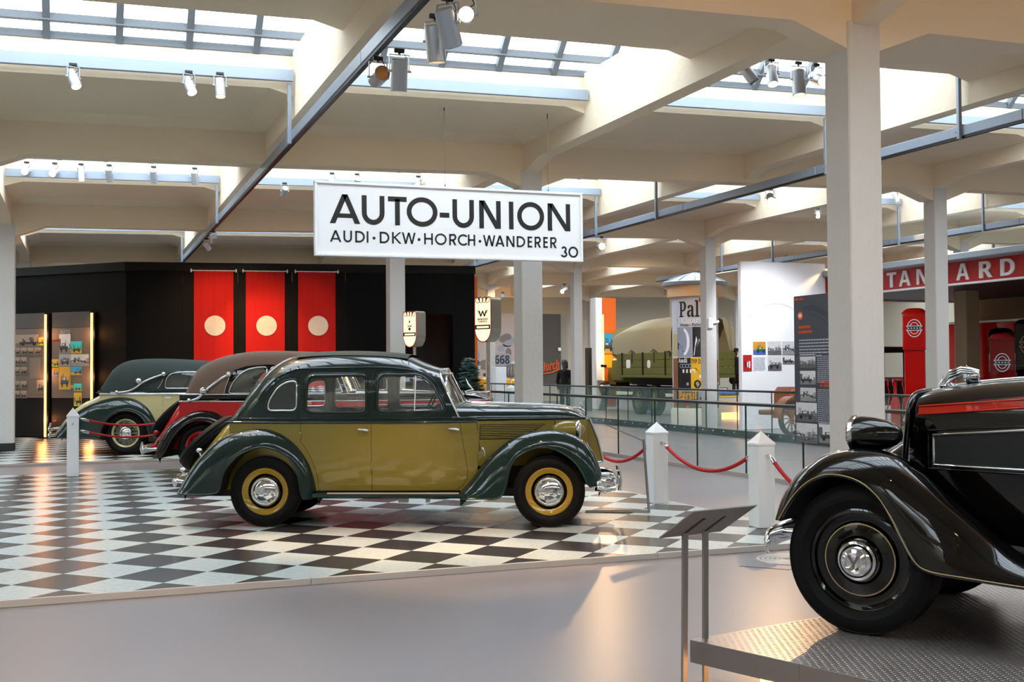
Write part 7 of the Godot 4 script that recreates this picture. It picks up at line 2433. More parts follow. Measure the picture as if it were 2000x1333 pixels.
	put.call(p6, "figure_head", M.vermilion, circle2(Vector2(-0.26, 0.60), 0.06, 0.07, 14))
	put.call(p6, "bag", M.amber, vec2s([[-0.12, 0.34], [0.06, 0.16], [0.10, 0.20], [-0.06, 0.40]]))
	var p7 = mk.call("poster", M.maroon, 0.14, 0.75, 0.05, 0.52)
	var p8 = mk.call("poster", M.paper_grey, 0.14, 0.75, 0.54, 0.96)
	put.call(p8, "tyre", M.ink, arc(Vector2(0.30, 0.60), 0.24, 0.28, 0.09, 20, 150))
	mk.call("poster", M.terracotta, -1.25, -0.87, 0.05, 1.9)
	mk.call("poster", M.cream_paint, -1.25, -0.87, 1.95, 2.6)
	mk.call("poster", M.paper_blue, -1.25, -0.87, 2.65, 3.6)
	mk.call("poster", M.paper_blue, 0.78, 1.3, 1.9, 3.6)
	mk.call("poster", M.terracotta, 0.78, 1.3, 1.2, 1.85)
	mk.call("poster", M.teal, 0.78, 1.3, 0.05, 1.15)
	for w in words:
		var tm = text_mesh(w[0], w[1], 0.004, w[5], true)
		var m = MB.new()
		bent(m, tm, R + 0.010, w[2] / R, w[3], w[6] / maxf(tm.get_aabb().size.x, 0.01), 1.0)
		part("poster_lettering", m, w[4], w[7])

func picture_wall():
	var t = thing("exhibition_wall", "tall white exhibition wall with a row of photographs and a red leaflet, behind the info panel", "exhibition wall")
	var b = MB.new()
	b.box(W(17.34, 2.20, 25.3), Vector3(2.64, 4.40, 0.16), 0.01)
	part("wall_board", b, M.white, t)
	var r = Vector3.RIGHT
	var z = 25.21
	var items = [[16.55, 2.13, 0.38, 0.33, "print_3"], [17.015, 2.13, 0.42, 0.35, "photo_0"], [17.47, 2.13, 0.42, 0.35, "photo_2"], [17.015, 1.73, 0.42, 0.38, "photo_3"], [17.47, 1.82, 0.42, 0.22, "photo_1"], [17.95, 2.0, 0.42, 0.4, "photo_3"], [16.18, 1.74, 0.26, 0.42, "rope"]]
	for q in items: board(t, "photograph" if q[4] != "rope" else "leaflet", W(q[0], q[1], z), r, q[2], q[3], M[q[4]], 0.008)
	for k in 3:
		var f = MB.new()
		f.box(W(16.12 + 0.06 * k, 1.70, z - 0.010), Vector3(0.035, [0.16, 0.14, 0.18][k], 0.004))
		part("leaflet_figure", f, [M.ink, M.paper_blue, M.white][k], t)
	var tx = MB.new()
	var rng = RandomNumberGenerator.new()
	rng.seed = 3
	for k in 12:
		var x = 16.38
		while x < 16.72:
			var w = rng.randf_range(0.02, 0.06)
			tx.box(W(x, 1.88 - 0.03 * k, z - 0.002), Vector3(w, 0.010, 0.002))
			x += w + 0.012
	part("text_lines", tx, M.paper_grey, t, "stuff")
	var mo = MB.new()
	mo.at(Transform3D(Basis.IDENTITY, W(17.1, 2.1, z)))
	mo.prism(arc(Vector2(0, 0.2), 1.1, 1.1, 0.10, 55, 140), 0.0, 0.003)
	part("tyre_motif", mo, M.near_white, t)
	# brown veteran car nosing out from behind the info panel
	var c = thing("veteran_car", "copper-brown veteran car with round brass lamp, half hidden by the info panel", "car", Transform3D(Basis(Vector3.UP, 0.25), W(15.35, 0, 22.2)))
	var g = MB.new()
	g.sheet(func(s, q):
		var an = PI * (0.0 + 0.9 * s)
		return Vector3(0.1 - 0.50 * cos(an), 0.45 + 0.50 * sin(an), lerpf(-0.13, 0.13, q)), 18, 4)
	part("mudguard", g, M.copper, c)
	var ty = MB.new()
	ty.lathe([Vector2(0.33, -0.05), Vector2(0.40, -0.06), Vector2(0.43, 0.0), Vector2(0.40, 0.06), Vector2(0.33, 0.05)], 32, Transform3D(Basis(Vector3.RIGHT, Vector3(0, 0, 1), Vector3.DOWN), Vector3(0.1, 0.43, 0)))
	part("tyre", ty, M.tyre, c)
	var sp = MB.new()
	for k in 12:
		var an = TAU * k / 12.0
		sp.bar(Vector3(0.1, 0.43, 0), Vector3(0.1 + 0.34 * cos(an), 0.43 + 0.34 * sin(an), 0), 0.03, 0.025)
	part("spokes", sp, M.copper, c)
	var bo = MB.new()
	bo.box(Vector3(1.1, 0.85, -0.6), Vector3(1.2, 0.6, 0.8), 0.12)
	bo.box(Vector3(0.9, 0.55, -0.6), Vector3(1.6, 0.12, 0.9), 0.03)
	part("body", bo, M.copper, c)
	var lm = MB.new()
	lm.lathe([Vector2(0.0, -0.12), Vector2(0.06, -0.10), Vector2(0.11, 0.0), Vector2(0.115, 0.03), Vector2(0.09, 0.04), Vector2(0.0, 0.04)], 20, Transform3D(Basis(Vector3(0, -1, 0), Vector3(-1, 0, 0), Vector3(0, 0, -1)), Vector3(0.42, 0.98, -0.2)))
	part("lamp", lm, M.brass, c)

func pump(label: String, where: Vector3, turn: float, w: float, h: float, lower: float, bright: Material, badge_m: Material):
	var t = thing("petrol_pump", label, "petrol pump", Transform3D(Basis(Vector3.UP, turn), where))
	var b = MB.new()
	b.box(Vector3(0, lower / 2, 0), Vector3(w * 0.88, lower, w * 0.88), 0.02)
	part("pillar", b, bright, t)
	var hd = MB.new()
	hd.box(Vector3(0, (lower + h - 0.12) / 2, 0), Vector3(w, h - 0.12 - lower, w), 0.02)
	part("cabinet", hd, bright, t)
	var rf = MB.new()
	var q = w / 2 + 0.02
	rf.sheet(func(s, k):
		var x = (2 * s - 1)
		var z = (2 * k - 1)
		return Vector3(x * q, h - 0.13 + 0.13 * (1 - x * x * x * x) * (1 - z * z * z * z), z * q), 12, 12)
	rf.box(Vector3(0, h - 0.13, 0), Vector3(q * 2, 0.03, q * 2), 0.008)
	part("roof", rf, bright, t)
	for s in 4:
		var bs = Basis(Vector3.UP, s * PI / 2)
		var e = MB.new()
		var cy = lower + (h - lower) * 0.52 if lower > 0.4 else h * 0.72
		e.at(Transform3D(bs, bs * Vector3(0, 0, w / 2 + 0.001)))
		e.prism(arc(Vector2(0, cy), w * 0.31, w * 0.40, w * 0.035, 5, 175), 0, 0.006)
		e.prism(arc(Vector2(0, cy), w * 0.31, w * 0.40, w * 0.035, 185, 355), 0, 0.006)
		e.prism(arc(Vector2(0, cy), w * 0.20, w * 0.27, w * 0.03, 15, 165), 0, 0.006)
		e.prism(arc(Vector2(0, cy), w * 0.20, w * 0.27, w * 0.03, 195, 345), 0, 0.006)
		e.box(Vector3(0, cy + w * 0.095, 0.003), Vector3(w * 0.68, w * 0.03, 0.006))
		e.box(Vector3(0, cy - w * 0.095, 0.003), Vector3(w * 0.68, w * 0.03, 0.006))
		part("emblem", e, badge_m, t)
		var n = MB.new()
		n.at(Transform3D(bs, bs * Vector3(0, 0, w / 2 + 0.001)))
		n.box(Vector3(0, cy, 0.003), Vector3(w * 0.68, w * 0.16, 0.005))
		part("emblem_bar", n, M.navy, t)
		var st = MB.new()
		st.at(Transform3D(bs, bs * Vector3(0, 0, w / 2 + 0.004)))
		for k in 5: st.prism(circle2(Vector2(w * (-0.24 + 0.12 * k), cy), w * 0.035, w * 0.035, 5), 0, 0.006)
		part("emblem_stars", st, badge_m, t)

func petrol_station():
	var t = thing("petrol_station", "red and grey filling station canopy lettered STANDARD, with brick and window behind", "filling station")
	var roof = MB.new()
	roof.box(W(22.0, 4.12, 20.3), Vector3(6.9, 0.16, 13.2), 0.02)
	part("roof_slab", roof, M.zinc, t)
	var fas = MB.new()
	fas.box(W(19.06, 3.79, 20.4), Vector3(0.12, 0.50, 12.6))
	fas.box(W(22.1, 3.79, 26.65), Vector3(6.2, 0.50, 0.12))
	part("fascia", fas, M.sign_red, t)
	var tr = MB.new()
	tr.box(W(19.04, 3.53, 20.4), Vector3(0.16, 0.045, 12.65))
	tr.box(W(22.1, 3.53, 26.67), Vector3(6.2, 0.045, 0.14))
	part("fascia_trim", tr, M.white, t)
	var soff = MB.new()
	soff.box(W(22.2, 3.60, 20.4), Vector3(6.0, 0.10, 12.4))
	part("soffit", soff, M.stand_dark, t)
	var lt = "STANDARD"
	var vs = [23.75, 22.97, 22.48, 21.86, 21.25, 20.52, 19.85, 19.19]
	for k in 8:
		lettering(t, "letter", lt[k], 0.52, M.white, Transform3D(Basis(Vector3(0, 0, 1), Vector3.UP, Vector3(-1, 0, 0)), W(18.985, 3.79, vs[k])), "Droid Sans", true, 0.40 if lt[k] != "T" else 0.34, 0.03)
	for q in [[21.2, 22.8], [23.6, 17.0]]:
		var col = MB.new()
		col.box(W(q[0], 1.78, q[1]), Vector3(0.42, 3.56, 0.42), 0.01)
		part("canopy_column", col, M.tan_wall, t)
	var wall = MB.new()
	wall.box(W(24.6, 1.78, 22.3), Vector3(0.2, 3.56, 8.0))
	part("rear_wall", wall, M.tan_wall, t)
	# brick panel, laid in courses
	for r in 9:
		for k in 12:
			var bk = MB.new()
			bk.box(W(21.42, 2.62 + 0.105 * r, 16.55 + 0.25 * k + (0.125 if r % 2 else 0.0)), Vector3(0.10, 0.09, 0.235), 0.006)
			part("brick", bk, [M.brick_a, M.brick_b][(r * 5 + k * 3) % 3 % 2], t)
	var mort = MB.new()
	mort.box(W(21.45, 3.05, 18.1), Vector3(0.08, 0.95, 3.2))
	part("mortar", mort, M.tan_wall, t)
	for q in [[0.0, 2.58, 0.09, 19.55], [0.0, 2.58, 0.09, 18.65], [0.0, 2.58, 0.09, 17.75]]:
		var fr = MB.new()
		fr.bar(W(21.42, 0.0, q[3]), W(21.42, 2.58, q[3]), 0.14, 0.09, Vector3.RIGHT, 0.008)
		part("window_frame", fr, M.ivory, t)
	for y in [0.85, 1.72, 2.53]:
		var fr = MB.new()
		fr.bar(W(21.42, y, 16.6), W(21.42, y, 19.55), 0.10, 0.10, Vector3.UP, 0.008)
		part("window_frame", fr, M.ivory, t)
	var gl = MB.new()
	gl.quad(W(21.43, 0.85, 16.6), W(21.43, 0.85, 19.5), W(21.43, 2.5, 19.5), W(21.43, 2.5, 16.6))
	part("window_pane", gl, M.rail_glass, t)
	pump("tall bright red petrol pump with starred emblems, beneath the letters TAN", W(19.45, 0, 22.7), -0.75, 0.56, 3.08, 2.02, M.pump_red, M.white)
	pump("short dark red petrol pump with pale emblems, beyond the black car's bonnet", W(19.35, 0, 19.75), -0.78, 0.52, 2.36, 0.1, M.pump_dark, M.pale_grey)
	# red van behind, with dark cabinets before it
	var v = thing("delivery_van", "bright red van side with a white roof rail, inside the filling station", "van")
	var vb = MB.new()
	vb.box(W(24.0, 1.75, 23.5), Vector3(0.9, 2.3, 5.4), 0.06)
	part("body", vb, M.pump_red, v)
	var vr = MB.new()
	vr.bar(W(23.5, 2.86, 20.8), W(23.5, 2.86, 26.2), 0.05, 0.06, Vector3.UP, 0.01)
	part("roof_rail", vr, M.white, v)
	var vu = MB.new()
	vu.box(W(24.0, 0.45, 23.5), Vector3(0.7, 0.5, 5.0), 0.05)
	for k in [21.6, 25.4]: vu.lathe([Vector2(0.0, -0.1), Vector2(0.42, -0.1), Vector2(0.42, 0.1), Vector2(0.0, 0.1)], 24, Transform3D(Basis(Vector3(0, -1, 0), Vector3(-1, 0, 0), Vector3(0, 0, -1)), W(23.55, 0.42, k)))
	part("running_gear", vu, M.dark, v)
	for k in 2:
		pump(["black petrol pump with a faint round emblem, before the red van", "black petrol pump with a pale round emblem, beside the ivory window frame"][k], W([22.6, 22.3][k], 0, [23.1, 21.9][k]), -0.78, 0.62, [2.62, 2.80][k], 1.45, M.black_paint, M.stand_dark if k == 0 else M.steel)
	# dark vintage saloon and hose bowsers behind the near pump
	var dc = thing("vintage_car", "dark brown vintage saloon with red spoked wheel, behind the tall red pump", "car", Transform3D(Basis(Vector3.UP, 0.3), W(20.35, 0, 24.7)))
	var db = MB.new()
	db.box(Vector3(0, 0.95, -0.7), Vector3(2.6, 0.75, 1.3), 0.10)
	part("body", db, M.leather, dc)
	var dr = MB.new()
	dr.box(Vector3(-0.2, 2.08, -0.7), Vector3(2.0, 0.16, 1.36), 0.06)
	for x in [-1.15, -0.3, 0.72]: dr.box(Vector3(x, 1.65, -0.05), Vector3(0.09, 0.75, 0.06), 0.01)
	for x in [-1.15, 0.72]: dr.box(Vector3(x, 1.65, -1.35), Vector3(0.09, 0.75, 0.06), 0.01)
	part("roof", dr, M.leather, dc)
	var dw = MB.new()
	dw.lathe([Vector2(0.36, -0.06), Vector2(0.43, -0.05), Vector2(0.46, 0.0), Vector2(0.43, 0.05), Vector2(0.36, 0.06)], 32, Transform3D(Basis(Vector3.RIGHT, Vector3(0, 0, 1), Vector3.DOWN), Vector3(0.55, 0.46, 0.05)))
	part("tyre", dw, M.tyre, dc)
	var ds = MB.new()
	for k in 12:
		var an = TAU * k / 12.0
		ds.bar(Vector3(0.55, 0.46, 0.06), Vector3(0.55 + 0.37 * cos(an), 0.46 + 0.37 * sin(an), 0.06), 0.035, 0.03, Vector3.BACK)
	part("spokes", ds, M.pump_red, dc)
	for k in 2:
		var o = thing("hand_pump", ["red hand pump with curled hose, the one against the big white column", "red hand pump with curled hose, beside the tall red petrol pump"][k], "hand pump", Transform3D(Basis.IDENTITY, W([16.1, 16.5][k], 0, [19.9, 19.9][k])), "")
		var c = MB.new()
		c.lathe([Vector2(0.14, 0.0), Vector2(0.14, 0.04), Vector2(0.10, 0.06), Vector2(0.10, 0.82), Vector2(0.06, 0.98), Vector2(0.035, 1.05), Vector2(0.035, 1.28), Vector2(0.0, 1.3)], 16)
		part("barrel", c, M.pump_red, o)
		var h = MB.new()
		h.tube([Vector3(-0.05, 1.22, 0), Vector3(-0.05, 1.34, 0), Vector3(0.20, 1.34, 0), Vector3(0.20, 1.22, 0)], 0.025, 6)
		part("crank", h, M.pump_red, o)
		var hs = MB.new()
		hs.tube(curve([Vector3(0.2, 1.22, 0), Vector3(0.24, 0.95, 0), Vector3(0.14, 0.55, 0.02), Vector3(0.20, 0.3, 0.02), Vector3(0.12, 0.2, 0)], 20), 0.014, 6)
		part("hose", hs, M.pump_red, o)
	var tb = thing("side_table", "small pale table on thin legs at the railing before the red pump", "table", Transform3D(Basis.IDENTITY, W(16.9, 0, 19.3)))
	var tt = MB.new()
	tt.box(Vector3(0, 0.98, 0), Vector3(0.65, 0.03, 0.35), 0.005)
	part("top", tt, M.pale_grey, tb)
	for s in [[-0.28, -0.14], [0.28, -0.14], [-0.28, 0.14], [0.28, 0.14]]:
		var l = MB.new()
		l.bar(Vector3(s[0], 0, s[1]), Vector3(s[0], 0.97, s[1]), 0.025, 0.025, Vector3.RIGHT)
		part("leg", l, M.pale_grey, tb)

func kiosk():
	var mu = thing("photo_mural", "large black-and-white photo mural of motorcyclists, one with race number 668", "mural")
	board(mu, "print", W(18.35, 2.55, 50.0), Vector3.RIGHT, 2.6, 3.4, M.mural_grey, 0.03)
	var r = RandomNumberGenerator.new()
	r.seed = 12
	for k in 26:
		var p = MB.new()
		var c = Vector2(r.randf_range(17.2, 19.5), r.randf_range(1.2, 3.2))
		p.prism(circle2(Vector2(c.x, c.y), r.randf_range(0.08, 0.3), r.randf_range(0.08, 0.28), 12), -49.965 + 0.0006 * k, -49.96 + 0.0006 * k)
		part("figure_shape", p, [M.stand_dark, M.paper_grey, M.pale_grey, M.steel_flat][k % 4], mu)
	var pl = MB.new()
	pl.prism(rounded([Vector2(18.1, 1.75), Vector2(19.0, 1.75), Vector2(19.0, 2.35), Vector2(18.1, 2.35)], 0.15), -49.93, -49.92)
	part("race_plate", pl, M.paper_grey, mu)
	lettering(mu, "race_number", "668", 0.55, M.stand_dark, Transform3D(Basis.IDENTITY, W(18.55, 2.05, 49.91)), "Droid Sans", true, 0.75)
	var dp = thing("dark_panel", "dark grey wall panel with an orange script word, beside the photo mural", "wall panel")
	board(dp, "panel", W(21.05, 2.55, 50.0), Vector3.RIGHT, 1.1, 3.4, M.board_dark, 0.03)
	lettering(dp, "script_word", "Horch", 0.55, M.orange, Transform3D(Basis(Vector3.BACK, 0.16) * Basis(Vector3(1, 0, 0), Vector3(0.25, 1, 0), Vector3(0, 0, 1)), W(21.02, 1.75, 49.95)), "Droid Serif", true, 1.0, 0.03)
	var ul = MB.new()
	ul.tube([W(20.6, 1.36, 49.94), W(21.1, 1.42, 49.94), W(21.5, 1.6, 49.94)], 0.035, 6)
	part("flourish", ul, M.orange, dp)
	var sg = MB.new()
	sg.box(W(21.5, 2.55, 49.9), Vector3(0.14, 0.16, 0.03))
	part("small_notice", sg, M.white, dp)
	var k = thing("orange_wall", "bright orange partition with a white lit edge and pictures, behind the truck's cab", "partition wall")
	var b = MB.new()
	b.box(W(19.25, 2.25, 40.2), Vector3(0.95, 4.3, 0.15))
	part("panel", b, M.orange_wall, k)
	var e = MB.new()
	e.box(W(18.62, 2.2, 39.6), Vector3(0.28, 4.3, 0.5), 0.02)
	part("edge_column", e, M.white, k)
	var le = MB.new()
	le.box(W(18.78, 2.1, 39.33), Vector3(0.06, 3.2, 0.03))
	part("lit_strip", le, M.strip_glow, k)
	var dkm = MB.new()
	dkm.box(W(18.0, 1.2, 39.0), Vector3(0.14, 2.4, 0.3))
	part("dark_post", dkm, M.stand_dark, k)
	board(k, "poster", W(19.2, 2.6, 40.1), Vector3.RIGHT, 0.7, 0.8, M.print_4, 0.02)
	board(k, "poster", W(19.2, 1.9, 40.1), Vector3.RIGHT, 0.7, 0.5, M.yellow, 0.02)
	omni(W(18.9, 2.2, 38.9), 1.0, Color(1.0, 0.8, 0.55), 0.2)
	var cu = thing("display_cube", "slim white display plinth standing before the photo mural", "plinth", Transform3D(Basis.IDENTITY, W(14.75, 0, 40.0)))
	var cb = MB.new()
	cb.box(Vector3(0, 0.85, 0), Vector3(0.42, 1.7, 0.42), 0.01)
	part("block", cb, M.white, cu)
	var gb = thing("globe_trophy", "dark wire globe trophy on a slim stem, beside the white plinth", "trophy", Transform3D(Basis.IDENTITY, W(15.3, 0.0, 40.2)))
	var st = MB.new()
	st.lathe([Vector2(0.0, 0.0), Vector2(0.25, 0.0), Vector2(0.25, 0.9), Vector2(0.12, 0.95), Vector2(0.03, 1.0), Vector2(0.025, 1.3)], 16)
	part("stem", st, M.white, gb)
	for q in 7:
		var ring = MB.new()
		ring.tube(range(20).map(func(i): return Vector3(0, 1.55, 0) + Basis(Vector3.UP, PI * q / 7.0) * Vector3(0.26 * cos(TAU * i / 20.0), 0.26 * sin(TAU * i / 20.0), 0)), 0.018, 5, true)
		part("wire_hoop", ring, M.steel, gb)
	var y = thing("sports_car", "bright yellow sports car far back beneath the photo mural, behind the fir tree", "car", Transform3D(Basis(Vector3.UP, 0.15), W(15.2, 0, 42.5)))
	var yb = MB.new()
	yb.sheet(func(s, q): return superpoint(lerpf(-2.0, 2.0, s), q * PI / 2, 0.45, spline([[-2.0, 0.9], [-1.2, 1.25], [0.0, 1.32], [1.0, 1.25], [1.7, 1.1], [2.0, 0.8]], lerpf(-2.0, 2.0, s)), spline([[-2.0, 0.4], [-1.0, 0.7], [1.0, 0.7], [2.0, 0.4]], lerpf(-2.0, 2.0, s)), 3.0), 24, 10, [], [], true)
	part("body", yb, M.yellow_paint, y)
	for x in [-1.3, 1.35]:
		for s in [-1.0, 1.0]:
			var g = MB.new()
			g.sheet(func(a, q):
				var an = PI * a
				return Vector3(x - 0.52 * cos(an), 0.45 + 0.55 * sin(an), s * lerpf(0.55, 0.82, q)), 14, 3)
			part("mudguard", g, M.yellow_paint, y)
			var w = MB.new()
			w.lathe([Vector2(0.0, -0.03), Vector2(0.25, -0.05), Vector2(0.27, -0.08), Vector2(0.40, -0.08), Vector2(0.43, 0.0), Vector2(0.40, 0.08), Vector2(0.27, 0.08), Vector2(0.25, 0.05), Vector2(0.0, 0.04)], 28, Transform3D(Basis(Vector3.RIGHT, Vector3(0, 0, s), Vector3(0, -s, 0)), Vector3(x, 0.43, s * 0.70)))
			part("wheel", w, M.tyre, y)

# ---------------------------------------------------------------- lighting tracks and spotlights
func spot(where: Vector3, aim: Vector3, label: String, on: bool, energy = 7.0, angle = 20.0, size = 1.0, colour = Color(1.0, 0.80, 0.56)):
	# where: under the track; aim: the point it looks at
	var t = thing("spotlight", label, "spotlight", Transform3D(Basis.IDENTITY, where), "spotlights on the ceiling tracks")
	var drop = 0.17 * size * 1.0
	var pivot = Vector3(0, -drop, 0)
	var d = (aim - where - pivot).normalized()
	var z = -d
	var x = Vector3.UP.cross(z)
	x = Vector3.RIGHT if x.length() < 0.05 else x.normalized()
	var bs = Basis(x, z.cross(x), z)   # the lamp looks along -z
	var r = 0.062 * size
	var body = MB.new()
	body.at(Transform3D(bs * Basis(Vector3.RIGHT, Vector3(0, 0, -1), Vector3(0, 1, 0)), pivot))   # y of the lathe runs along the beam
	body.lathe([Vector2(0.0, -0.09 * size), Vector2(r * 0.85, -0.09 * size), Vector2(r, -0.08 * size), Vector2(r, 0.14 * size), Vector2(r * 0.92, 0.145 * size), Vector2(r * 0.88, 0.12 * size)], 24)
	part("housing", body, M.lamp_body, t)
	var lens = MB.new()
	lens.at(Transform3D(bs * Basis(Vector3.RIGHT, Vector3(0, 0, -1), Vector3(0, 1, 0)), pivot))
	lens.lathe([Vector2(r * 0.89, 0.12 * size), Vector2(r * 0.5, 0.128 * size), Vector2(0.0, 0.13 * size)], 20)
	part("lens", lens, M.lens_on if on else M.lens_off, t)
	var yoke = MB.new()
	for s in [-1.0, 1.0]:
		yoke.bar(pivot + x * s * (r + 0.012), pivot + x * s * (r + 0.012) + Vector3(0, drop * 0.72, 0), 0.006, 0.022, d.cross(x).normalized() if absf(d.y) < 0.9 else Vector3(0, 0, 1))
		yoke.tube([pivot + x * s * (r - 0.005), pivot + x * s * (r + 0.03)], 0.010, 6)
	yoke.bar(pivot + x * -(r + 0.015) + Vector3(0, drop * 0.72, 0), pivot + x * (r + 0.015) + Vector3(0, drop * 0.72, 0), 0.022, 0.006)
	part("yoke", yoke, M.lamp_body, t)
	var ad = MB.new()
	ad.box(Vector3(0, -0.02 * signf(drop), 0), Vector3(0.09, 0.035, 0.035), 0.005)
	ad.tube([Vector3(0, -0.03 * signf(drop), 0), Vector3(0, -drop * 0.3, 0)], 0.012, 6)
	ad.tube(curve([Vector3(0.03, -0.02, 0), Vector3(0.06, -drop * 0.5, 0.02), Vector3(0.02, -drop * 0.7, 0.03), pivot - d * 0.08 * size], 12), 0.004, 5)
	part("adapter", ad, M.track_black, t)
	if on and energy > 0.0:
		var l = SpotLight3D.new()
		l.name = "spot_light"
		l.light_color = colour
		l.light_energy = energy
		l.light_size = 0.05
		l.spot_angle = angle
		l.spot_angle_attenuation = 0.7
		l.spot_range = 60.0
		l.spot_attenuation = 2.0
		l.shadow_enabled = true
		l.transform = Transform3D(bs, where + pivot + d * 0.16 * size)
		add_child(l, true)
	return t

func lamps():
	# tracks along the depth, hung on drop rods
	var words = ["over the left bays, from above the sedan to the black wall", "over the bays right of the nearest column", "above the filling station", "far to the right above the window wall"]
	var tu = [2.49, 10.6, 18.8, 27.0]
	for k in 4:
		var u = tu[k]
		var y = 4.50 + 0.008 * (u - 2.49)
		var t = thing("lighting_track", "grey steel track running into the hall %s" % words[k], "lighting track")
		var v = -6.0
		while v < 33.0:   # lengths butt at the hangers
			var b = MB.new()
			b.bar(W(u, y + 0.095, v + 0.003), W(u, y + 0.095, v + 4.097), 0.07, 0.13, Vector3.UP, 0.006)
			part("rail", b, M.track_metal, t)
			var c = MB.new()
			c.bar(W(u, y + 0.015, v + 0.003), W(u, y + 0.015, v + 4.097), 0.05, 0.03)
			part("channel", c, M.track_black, t)
			v += 4.1
		for n in range(-2, 4):
			for q in ([11.42, 14.2] if k > 0 else [14.2]):
				var hv = q + BAY * n
				if hv < -6 or hv > 33: continue
				var h = MB.new()
				h.bar(W(u - 0.055, y - 0.01, hv), W(u - 0.055, 5.34 + rise(u), hv), 0.05, 0.05, Vector3.RIGHT, 0.004)
				h.box(W(u - 0.03, y + 0.12, hv + 0.05), Vector3(0.05, 0.07, 0.07), 0.004)
				part("hanger", h, M.track_metal, t)
	# tracks across, in the skylight openings
	var cw = ["above the near floor", "above the sedan's bay", "above the cabriolets' bay", "above the truck's bay"]
	for n in range(-1, 4):
		for q in [[14.16, 0], [11.53, 1]]:
			var v = q[0] + BAY * (n - 0)
			if n == -1 and q[1] == 0: v = 14.16 - BAY
			if v > 42 or v < 0: continue
			var t = thing("lighting_track", "pale cross track at the %s edge of the skylight %s" % [["far", "near"][q[1]], ["at the entrance", "of the near floor", "of the sedan bay", "of the cabriolets", "of the truck"][n + 1]], "lighting track")
			for m in range(-3, 8):
				var ua = U0 + ROW * m + 0.14
				var ub = U0 + ROW * (m + 1) - 0.14
				var b = MB.new()
				b.bar(W(ua, 5.43 + rise(ua), v), W(ub, 5.43 + rise(ub), v), 0.06, 0.15, Vector3.UP, 0.006)
				part("rail", b, M.track_metal, t)
	var bay = func(u: float): return 5.35 + rise(u)
	# near cross track over the left bay
	spot(W(-0.11, 5.26, 14.1), W(1.3, 0.6, 11.5), "lit silver spotlight, first on the cross track at the picture's upper left", true, 16.0, 16)
	spot(W(1.20, 5.29, 14.1), W(2.6, 0.3, 11.0), "tilted silver spotlight in the middle of three on the upper left cross track", true, 16.0, 16)
	spot(W(1.57, 5.30, 14.1), W(1.7, 0.0, 12.9), "upright silver spotlight nearest the hanger on the upper left cross track", true, 9.0, 16)
	# on the long left track
	spot(W(2.665, 4.445, 7.9), W(0.4, 2.2, 0.8), "glowing spotlight at the top of the long left track, facing the viewer", true, 3.0, 18)
	spot(W(2.505, 4.385, 7.85), W(3.6, 1.6, 8.9), "dark grey spotlight beside the glowing one at the top of the left track", true, 10.0, 20, 1.2)
	spot(W(2.541, 4.385, 8.28), W(2.95, 0.2, 8.7), "copper-tinted spotlight pointing down from the long left track", true, 12.0, 20, 1.2)
	spot(W(2.506, 4.36, 9.2), W(2.62, 0.2, 10.2), "dark round-backed spotlight with a curled flex under the long left track", true, 12.0, 22, 1.15)
	var lying = spot(W(2.51, 4.49, 9.95), W(2.49, 4.33, 3.0), "copper cylinder spotlight lying level along the long left track", false, 0.0, 14, 1.15)
	lying.get_node("lens").material_override = M.lens_copper
	spot(W(2.49, 4.49, 23.6), W(2.6, 2.6, 27.0), "lit spotlight at the far end of the left track, the higher of two", true, 5.0, 26, 0.9)
	spot(W(2.49, 4.49, 24.9), W(4.0, 2.2, 26.7), "lit spotlight at the far end of the left track, the lower of two", true, 5.0, 26, 0.9)
	# row of seven standing on the second cross track and the three behind the sign
	var row = [[-0.955, "glowing pink-rimmed spotlight first from the left column, on the second cross track"], [-0.48, "lit spotlight turned outward, second from the left column on the second cross track"], [-0.03, "lit spotlight pointing down, third from the left column on the second cross track"], [0.46, "dark spotlight fourth from the left column on the second cross track"], [1.25, "dark spotlight fifth from the left column on the second cross track"], [2.0, "dark spotlight nearest the long track on the second cross track"], [4.65, "lit spotlight above the sign's left corner"], [5.16, "dark spotlight above the sign's lettering"], [6.44, "lit spotlight above the sign's hyphen and U"]]
	for k in row.size():
		var u = row[k][0]
		var aim = [W(-2.5, 3.2, 14.0), W(-2.6, 2.2, 15.0), W(0.3, 0.2, 21.6), W(1.2, 0.8, 24.6), W(1.8, 1.0, 24.4), W(2.6, 0.9, 24.2), W(2.4, 0.8, 19.0), W(4.6, 2.4, 26.6), W(3.4, 0.7, 18.4)][k]
		spot(W(u, 5.50 + rise(u) + 0.12, 22.2), aim, row[k][1], true, [1.0, 1.5, 9.0, 11.0, 11.0, 10.0, 11.0, 12.0, 11.0][k], 18, 1.05)
	spot(W(3.71, 5.33, 22.2), W(3.3, 2.4, 26.9), "silver-topped spotlight hanging below the second cross track, left of the sign", true, 14.0, 20)
	# by the nearest column
	var ks = [[7.45, W(8.9, 2.6, 10.6)], [7.80, W(7.2, 0.4, 9.6)], [8.19, W(8.1, 0.0, 11.0)], [8.45, W(7.9, 1.6, 4.0)]]
	var kw = ["dark tilted spotlight farthest left of the cluster beside the nearest column", "lit spotlight left of the large upright one beside the nearest column", "large upright silver spotlight in the cluster beside the nearest column", "lit spotlight turned to the viewer, tucked against the nearest column"]
	for k in 4: spot(W(ks[k][0], 5.38, 11.55), ks[k][1], kw[k], k > 0, 7.0, 20, 1.1 if k != 2 else 1.35)
	# right track and beyond
	spot(W(10.62, 4.60, 15.8), W(7.5, 1.0, 10.0), "lit spotlight hanging from the right-hand track, left of the nearest column", true, 9.0, 22)
	spot(W(10.535, 4.50, 22.1), W(7.6, 3.0, 15.0), "glowing white spotlight just right of the hanging sign's lower corner", true, 6.0, 30, 1.25)
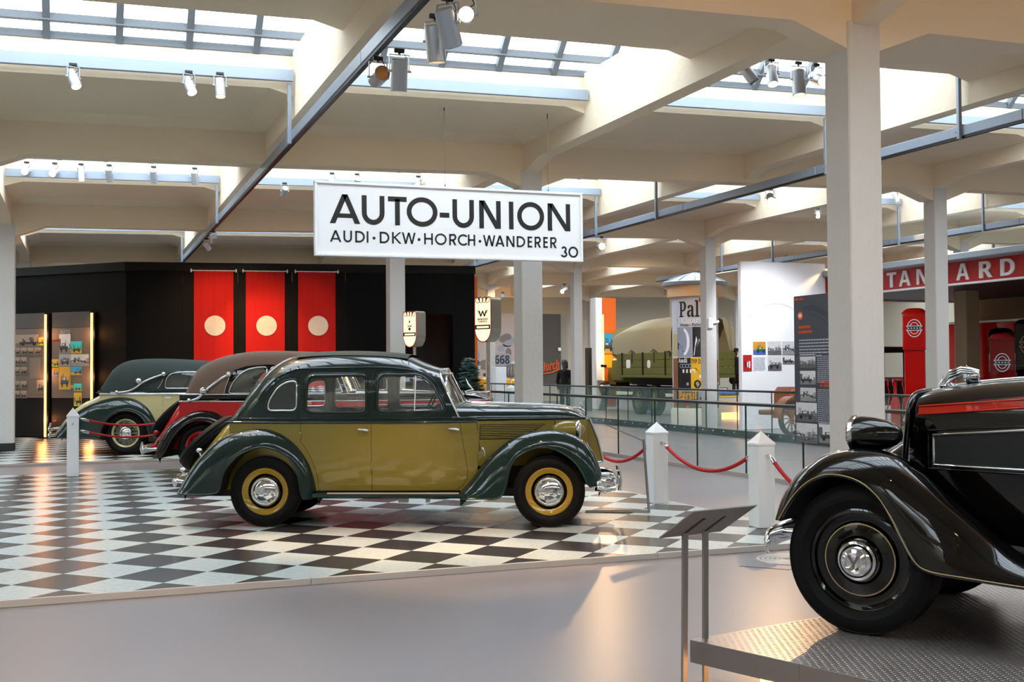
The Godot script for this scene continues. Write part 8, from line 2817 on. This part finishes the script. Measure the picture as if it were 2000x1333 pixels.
	spot(W(15.35, 5.19, 21.0), W(13.0, 0.0, 17.0), "small white downlight on the far beam, left of the nearest column", true, 5.0, 30, 0.8)
	spot(W(18.8, 4.63, 25.0), W(17.0, 1.8, 25.2), "spotlight on the station track beside the white exhibition wall", true, 3.0, 30, 0.9)
	spot(W(18.8, 4.63, 21.0), W(19.4, 2.4, 22.6), "spotlight on the station track aimed at the tall red pump", true, 9.0, 22, 0.9)
	spot(W(18.8, 4.63, 31.2), W(17.0, 2.4, 28.8), "spotlight over the truck aimed at the poster pillar", true, 14.0, 24, 0.9)
	spot(W(14.7, 5.3, 25.5), W(16.3, 2.6, 28.0), "dark spotlight above the railing aimed at the poster pillar", true, 14.0, 22, 0.9)
	spot(W(15.2, 5.4, 22.2), W(16.9, 1.9, 25.2), "spotlight over the railing aimed at the exhibition wall", true, 22.0, 34, 0.9, Color(0.95, 0.96, 1.0))
	spot(W(14.16, 4.4, 38.0), W(18.4, 2.4, 50.0), "far white spotlight hanging before the photo mural", true, 40.0, 20, 1.0)
	spot(W(13.1, 4.1, 30.0), W(9.4, 2.0, 27.2), "far white spotlight right of the orange wall edge", true, 10.0, 30, 1.1)
	spot(W(18.5, 5.92, 22.2), W(18.6, 2.8, 20.4), "dark tilted spotlight high beside the station column, right of the nearest column", true, 9.0, 24, 0.9)
	spot(W(19.05, 5.92, 22.25), W(22.6, 2.6, 23.0), "small lit spotlight high above the filling station roof", true, 9.0, 30, 0.9)
	# warm floods behind the viewer wash the first beam, the black car and the near floor
	for q in [[5.2, 1.6, W(7.6, 4.7, 8.4), 9.0, 40, "washing the first beam"], [0.4, 0.8, W(-0.35, 0.0, 6.8), 22.0, 17, "lighting the floor at lower left"], [2.2, 1.0, W(2.4, 0.0, 6.0), 1.0, 20, "lighting the floor before the platform"], [3.4, 0.4, W(4.0, 0.8, 4.4), 3.0, 16, "lighting the black car's wheel"]]:
		spot(W(q[0], 4.5 if q[1] > 1.5 else 5.0, q[1]), q[2], "spotlight behind the viewer, " + q[5], true, q[3], q[4])
	spot(W(14.9, 5.35, 30.4), W(18.2, 2.4, 34.2), "spotlight above the far railing aimed at the truck's side", true, 26.0, 32, 0.9, Color(1.0, 0.9, 0.75))
